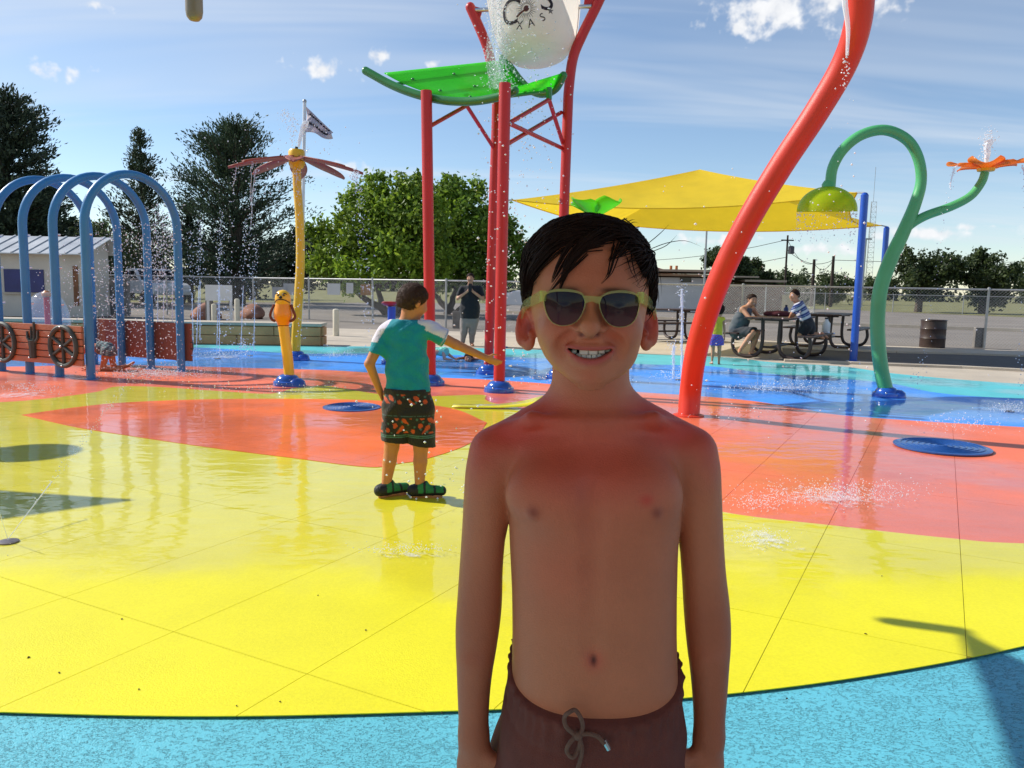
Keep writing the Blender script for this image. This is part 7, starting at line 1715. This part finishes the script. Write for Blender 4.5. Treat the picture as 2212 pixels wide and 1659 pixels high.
for s, pts_ in ((-1, [(1172, 640, -.092), (1152, 650, -.05), (1136, 660, -.005), (1130, 680, .016), (1128, 705, .026)]), (1, [(1384, 643, -.092), (1398, 652, -.05), (1408, 662, -.005), (1413, 682, .016), (1414, 707, .026)])):
    pp = [B(*q) for q in pts_]; pp = spline(pp, 4); m_ = MB(); vs_ = []; n = len(pp)
    for i, q in enumerate(pp):
        h = lerp(.0062, .0045, i / (n - 1)); x_ = q.x; vs_ += [q + Vector((0, 0, h)), q + Vector((s * .0028, 0, h)), q + Vector((s * .0028, 0, -h)), q + Vector((0, 0, -h))]
    m_.add(vs_, [(4 * i + j, 4 * i + (j + 1) % 4, 4 * (i + 1) + (j + 1) % 4, 4 * (i + 1) + j) for i in range(n - 1) for j in range(4)] + [(0, 1, 2, 3)]); m_.build('temple', GLF, sg)
# --- hair: close cap plus strands
hcx, hcz = B(1273, 600).x, B(1273, 610).z; hc_ = np.array([hcx, Y0 + .005, hcz], dtype=np.float32)
azs = np.radians([-180, -135, -112, -98, -84, -68, -52, -38, -20, 0, 18, 36, 50, 64, 82, 98, 112, 135, 180]); rows_ = np.array([735, 728, 700, 668, 652, 640, 590, 540, 522, 516, 514, 528, 566, 615, 650, 668, 700, 728, 735])
zl_t = np.array([B(1273, r_, 0 if r_ > 600 else -.05).z for r_ in rows_], dtype=np.float32)
def zline(X, Y): return np.interp(np.arctan2(X - hcx, -(Y - hc_[1])), azs, zl_t)
HC = Vox.box((B(1105, 700).x, Y0 - .115, B(1273, 745).z), (B(1440, 700).x, Y0 + .135, zt_[-1] + .04), .003)
def cap_d(X, Y, Z):
    side = np.clip((Z - B(1273, 660).z) / .08, 0, 1); top = np.clip((Z - B(1273, 545).z) / .05, 0, 1)
    return np.maximum(head_d(X, Y, np.minimum(Z, zt_[-1] - .002)) + np.maximum(Z - zt_[-1] + .002, 0) - (.0030 + .0035 * side + .0035 * top), zline(X, Y) - Z).astype(np.float32)
HC.fn((B(1105, 700).x, Y0 - .115, B(1273, 745).z), (B(1440, 700).x, Y0 + .135, zt_[-1] + .04), cap_d, k=0)
hairo = HC.mesh('hair', HAIR, person)
def to_surface(D, off):           # along directions D from the head middle to the head surface
    lo_ = np.full(len(D), .02); hi_ = np.full(len(D), .16)
    for _ in range(18):
        m2 = (lo_ + hi_) / 2; Q = hc_ + D * m2[:, None]; s_ = head_d(Q[:, 0], Q[:, 1], Q[:, 2]) > 0; hi_ = np.where(s_, m2, hi_); lo_ = np.where(s_, lo_, m2)
    return hc_ + D * (lo_ + off)[:, None]
def strands(paths, rad, name, n=4):
    """paths (k,m,3), one tapered hair lock each"""
    k, m_, _ = paths.shape; T_ = np.gradient(paths, axis=1); T_ /= np.linalg.norm(T_, axis=2, keepdims=True) + 1e-9
    ref = np.array([.3, -.8, .5]); u = np.cross(T_, ref); u /= np.linalg.norm(u, axis=2, keepdims=True) + 1e-9; v = np.cross(T_, u)
    tp = np.interp(np.linspace(0, 1, m_), [0, .15, .6, 1], [.75, 1, .85, .12])[None, :, None] * np.asarray(rad).reshape(-1, 1, 1)
    V = np.stack([paths + (u * math.cos(a) + v * math.sin(a)) * tp for a in [2 * math.pi * j / n for j in range(n)]], 2).reshape(-1, 3)
    i = np.arange(k)[:, None, None] * m_ * n; a = np.arange(m_ - 1)[None, :, None] * n; j = np.arange(n)[None, None, :]; j2 = (j + 1) % n
    F = np.stack([i + a + j, i + a + j2, i + a + n + j2, i + a + n + j], -1).reshape(-1, 4)
    return np_mesh(name, V, F, HAIR, hairo, smooth=True)
nS = 7500; D = rng.normal(size=(nS * 3, 3)); D /= np.linalg.norm(D, axis=1)[:, None]; P0 = to_surface(D, np.full(len(D), .003)); ok = (P0[:, 2] > zline(P0[:, 0], P0[:, 1]) + .002); D = D[ok][:nS]; nS = len(D)
crown = np.array([.30, .50, .81]); crown /= np.linalg.norm(crown); paths = []; cur = D.copy(); base_off = rng.uniform(.002, .0075, nS)
topness = np.clip((D[:, 2] - .15) / .5, 0, 1); Ls = np.where(topness > .3, rng.uniform(.028, .055, nS), rng.uniform(.014, .030, nS)); clump = rng.normal(size=(nS, 3)) * .16; M_ = 9
for i in range(M_):
    t = i / (M_ - 1); p = to_surface(cur, base_off * (.35 + 1.1 * math.sin(math.pi * min(1, .15 + t * .85))) + topness * .004); paths.append(p)
    fl_ = cur - crown * (cur @ crown)[:, None]; fl_ /= np.linalg.norm(fl_, axis=1)[:, None] + 1e-6
    front_ = np.clip(topness * np.clip(-cur[:, 1] + .55, 0, 1) * 1.3, 0, 1)[:, None]
    fl_ = fl_ * (1 - .75 * front_) + np.array([-1.0, -.12, .12]) * .75 * front_ + np.array([0, 0, -.55]) * (1 - topness)[:, None] + clump * .55
    fl_ -= cur * (fl_ * cur).sum(1)[:, None]; fl_ /= np.linalg.norm(fl_, axis=1)[:, None] + 1e-6
    cur = cur + fl_ * (Ls / (M_ - 1) / .085)[:, None]; cur /= np.linalg.norm(cur, axis=1)[:, None]
paths = np.stack(paths, 1); hs_ = strands(paths, rng.uniform(.0005, .0011, nS), 'hair_strands'); tag(hs_, kind='stuff')
# locks that hang over the forehead
LK = []
def lock(pts_, n, spread, out=.006):
    P_ = np.array([tuple(T(a, b, out + .003 * math.sin(i)) if 1150 < a < 1396 else B(a, b, -.045)) for i, (a, b) in enumerate(pts_)]); sp_ = np.array([tuple(q) for q in spline([Vector(q) for q in P_], 4)]); sidx = np.linspace(0, len(sp_) - 1, 12).astype(int); sp_ = sp_[sidx]
    for _ in range(n):
        o = rng.normal(size=3) * spread * np.array([1, .35, .8]); tap = np.linspace(1.0, .12, 12)[:, None]; LK.append(sp_ + o * tap + np.array([0, -.001, 0]) * rng.random())
for pts_, n, sp_ in (([(1330, 505), (1275, 520), (1238, 555), (1220, 592), (1210, 624)], 30, .005), ([(1300, 502), (1245, 522), (1216, 560), (1200, 592), (1192, 610)], 14, .004), ([(1290, 500), (1215, 525), (1172, 565), (1148, 600), (1138, 628)], 46, .010),
                      ([(1280, 496), (1200, 515), (1158, 555), (1138, 598), (1131, 640)], 46, .009), ([(1345, 498), (1300, 512), (1262, 530), (1238, 550)], 60, .009), ([(1250, 495), (1188, 518), (1154, 560), (1143, 598)], 40, .008), ([(1365, 505), (1350, 525), (1335, 545), (1318, 562)], 22, .008),
                      ([(1335, 510), (1370, 525), (1392, 555), (1402, 600)], 90, .010), ([(1345, 515), (1370, 540), (1386, 570), (1394, 600)], 60, .007), ([(1345, 520), (1330, 555), (1318, 590), (1300, 612)], 5, .008), ([(1360, 530), (1368, 580), (1382, 618)], 4, .006), ([(1262, 540), (1230, 575), (1200, 612), (1180, 640)], 4, .005)):
    lock(pts_, n, sp_)
tag(strands(np.array(LK), rng.uniform(.0005, .0011, len(LK)), 'fringe'), kind='stuff')
fly = []
for a in ([(1400, 540), (1440, 525), (1480, 520), (1515, 533)], [(1395, 530), (1425, 505), (1445, 485)], [(1405, 545), (1440, 530), (1462, 508)], [(1350, 490), (1368, 480), (1380, 482)], [(1345, 488), (1362, 476), (1372, 474)], [(1155, 560), (1150, 545), (1165, 525), (1185, 505)], [(1170, 520), (1180, 508), (1205, 490)], [(1418, 600), (1423, 640), (1421, 660)], [(1410, 560), (1425, 590), (1430, 640)]):
    q = np.array([tuple(p) for p in spline([B(x_, y_, .01) for x_, y_ in a], 6)]); fly.append(q[np.linspace(0, len(q) - 1, 10).astype(int)])
tag(strands(np.array(fly), np.full(len(fly), .00055), 'stray_hair'), kind='stuff')
# --- shorts
SHORT = mat('brown_swim_cloth', (.185, .050, .034), .9, .14, 30, .35, 700)
cxs = B(1281, 1500).x; SV = Vox.box((cxs - .16, Y0 - .125, .33), (cxs + .16, Y0 + .14, .79), .0034)
def shorts_d(X, Y, Z):
    zz = [.34, .56, .62, .70, .76, .80]; a = np.interp(Z, zz, [.142, .138, .126, .1135, .1085, .107]); yf = np.interp(Z, zz, [-.090, -.094, -.094, -.0925, -.0915, -.091]); yb = np.interp(Z, zz, [.10, .11, .108, .092, .078, .076])
    cxz = cxs + (Z - .7) * .02; X_ = X - cxz; Y_ = Y - Y0 - (yf + yb) / 2; b = (yb - yf) / 2; th = np.arctan2(X_, -Y_)
    q = (np.abs(X_ / a) ** 2.5 + np.abs(Y_ / b) ** 2.5) ** .4; d = (q - 1) * np.minimum(a, b)
    top = Y * .47 + (.742 - Y0 * .47); band = np.clip(1 - (top - Z) / .045, 0, 1) * np.clip((top - Z) / .004, 0, 1)
    d = d + .0019 * np.sin(th * 44 + 2.5 * np.sin(th * 7)) * (.25 + band) * np.clip(1 - (top - Z) / .16, 0, 1) + .0035 * np.sin(th * 5 + Z * 34 + 1.2 * np.sin(Z * 20)) * np.clip((top - Z - .03) / .1, 0, 1) - .0022 * np.exp(-((top - Z - .004) / .004) ** 2) + .0016 * np.exp(-((top - Z - .043) / .004) ** 2)
    gapz = np.clip((.555 - Z) / .1, 0, 1); d = np.maximum(d, (.010 * gapz - np.abs(X_)) * (gapz > 0) - 1 * (gapz <= 0))
    return np.maximum(np.maximum(d, Z - top), .345 - Z).astype(np.float32)
SV.fn((cxs - .16, Y0 - .125, .33), (cxs + .16, Y0 + .14, .79), shorts_d, k=0)
sho = SV.mesh('swim_shorts', SHORT, person, relax=1)
CORD = mat('tan_cord', (.20, .10, .065), .8, .15, 200, .4, 900)
def ons(px, py, o=.004):
    p = B(px, py, -.096)
    return Vector((p.x, Y0 - .0945 - o, p.z))
for pts_ in ([(1240, 1582), (1222, 1562), (1219, 1545), (1228, 1532), (1242, 1530), (1254, 1545), (1258, 1568), (1248, 1584)], [(1245, 1584), (1228, 1600), (1224, 1618), (1236, 1628), (1248, 1616), (1252, 1596), (1250, 1584)], [(1250, 1584), (1256, 1610), (1252, 1640), (1240, 1672), (1236, 1700)], [(1252, 1582), (1272, 1578), (1292, 1588), (1305, 1600)]):
    MB().tube(spline([ons(a, b, .006 + .003 * (i % 2)) for i, (a, b) in enumerate(pts_)], 5), .0027, 8).build('drawstring', CORD, sho)
MB().ball(ons(1248, 1584, .007), (.006, .005, .006)).build('drawstring', CORD, sho); MB().tube([ons(1303, 1594, .006), ons(1314, 1614, .006)], .0032, 8).build('cord_tip', BOLT, sho)
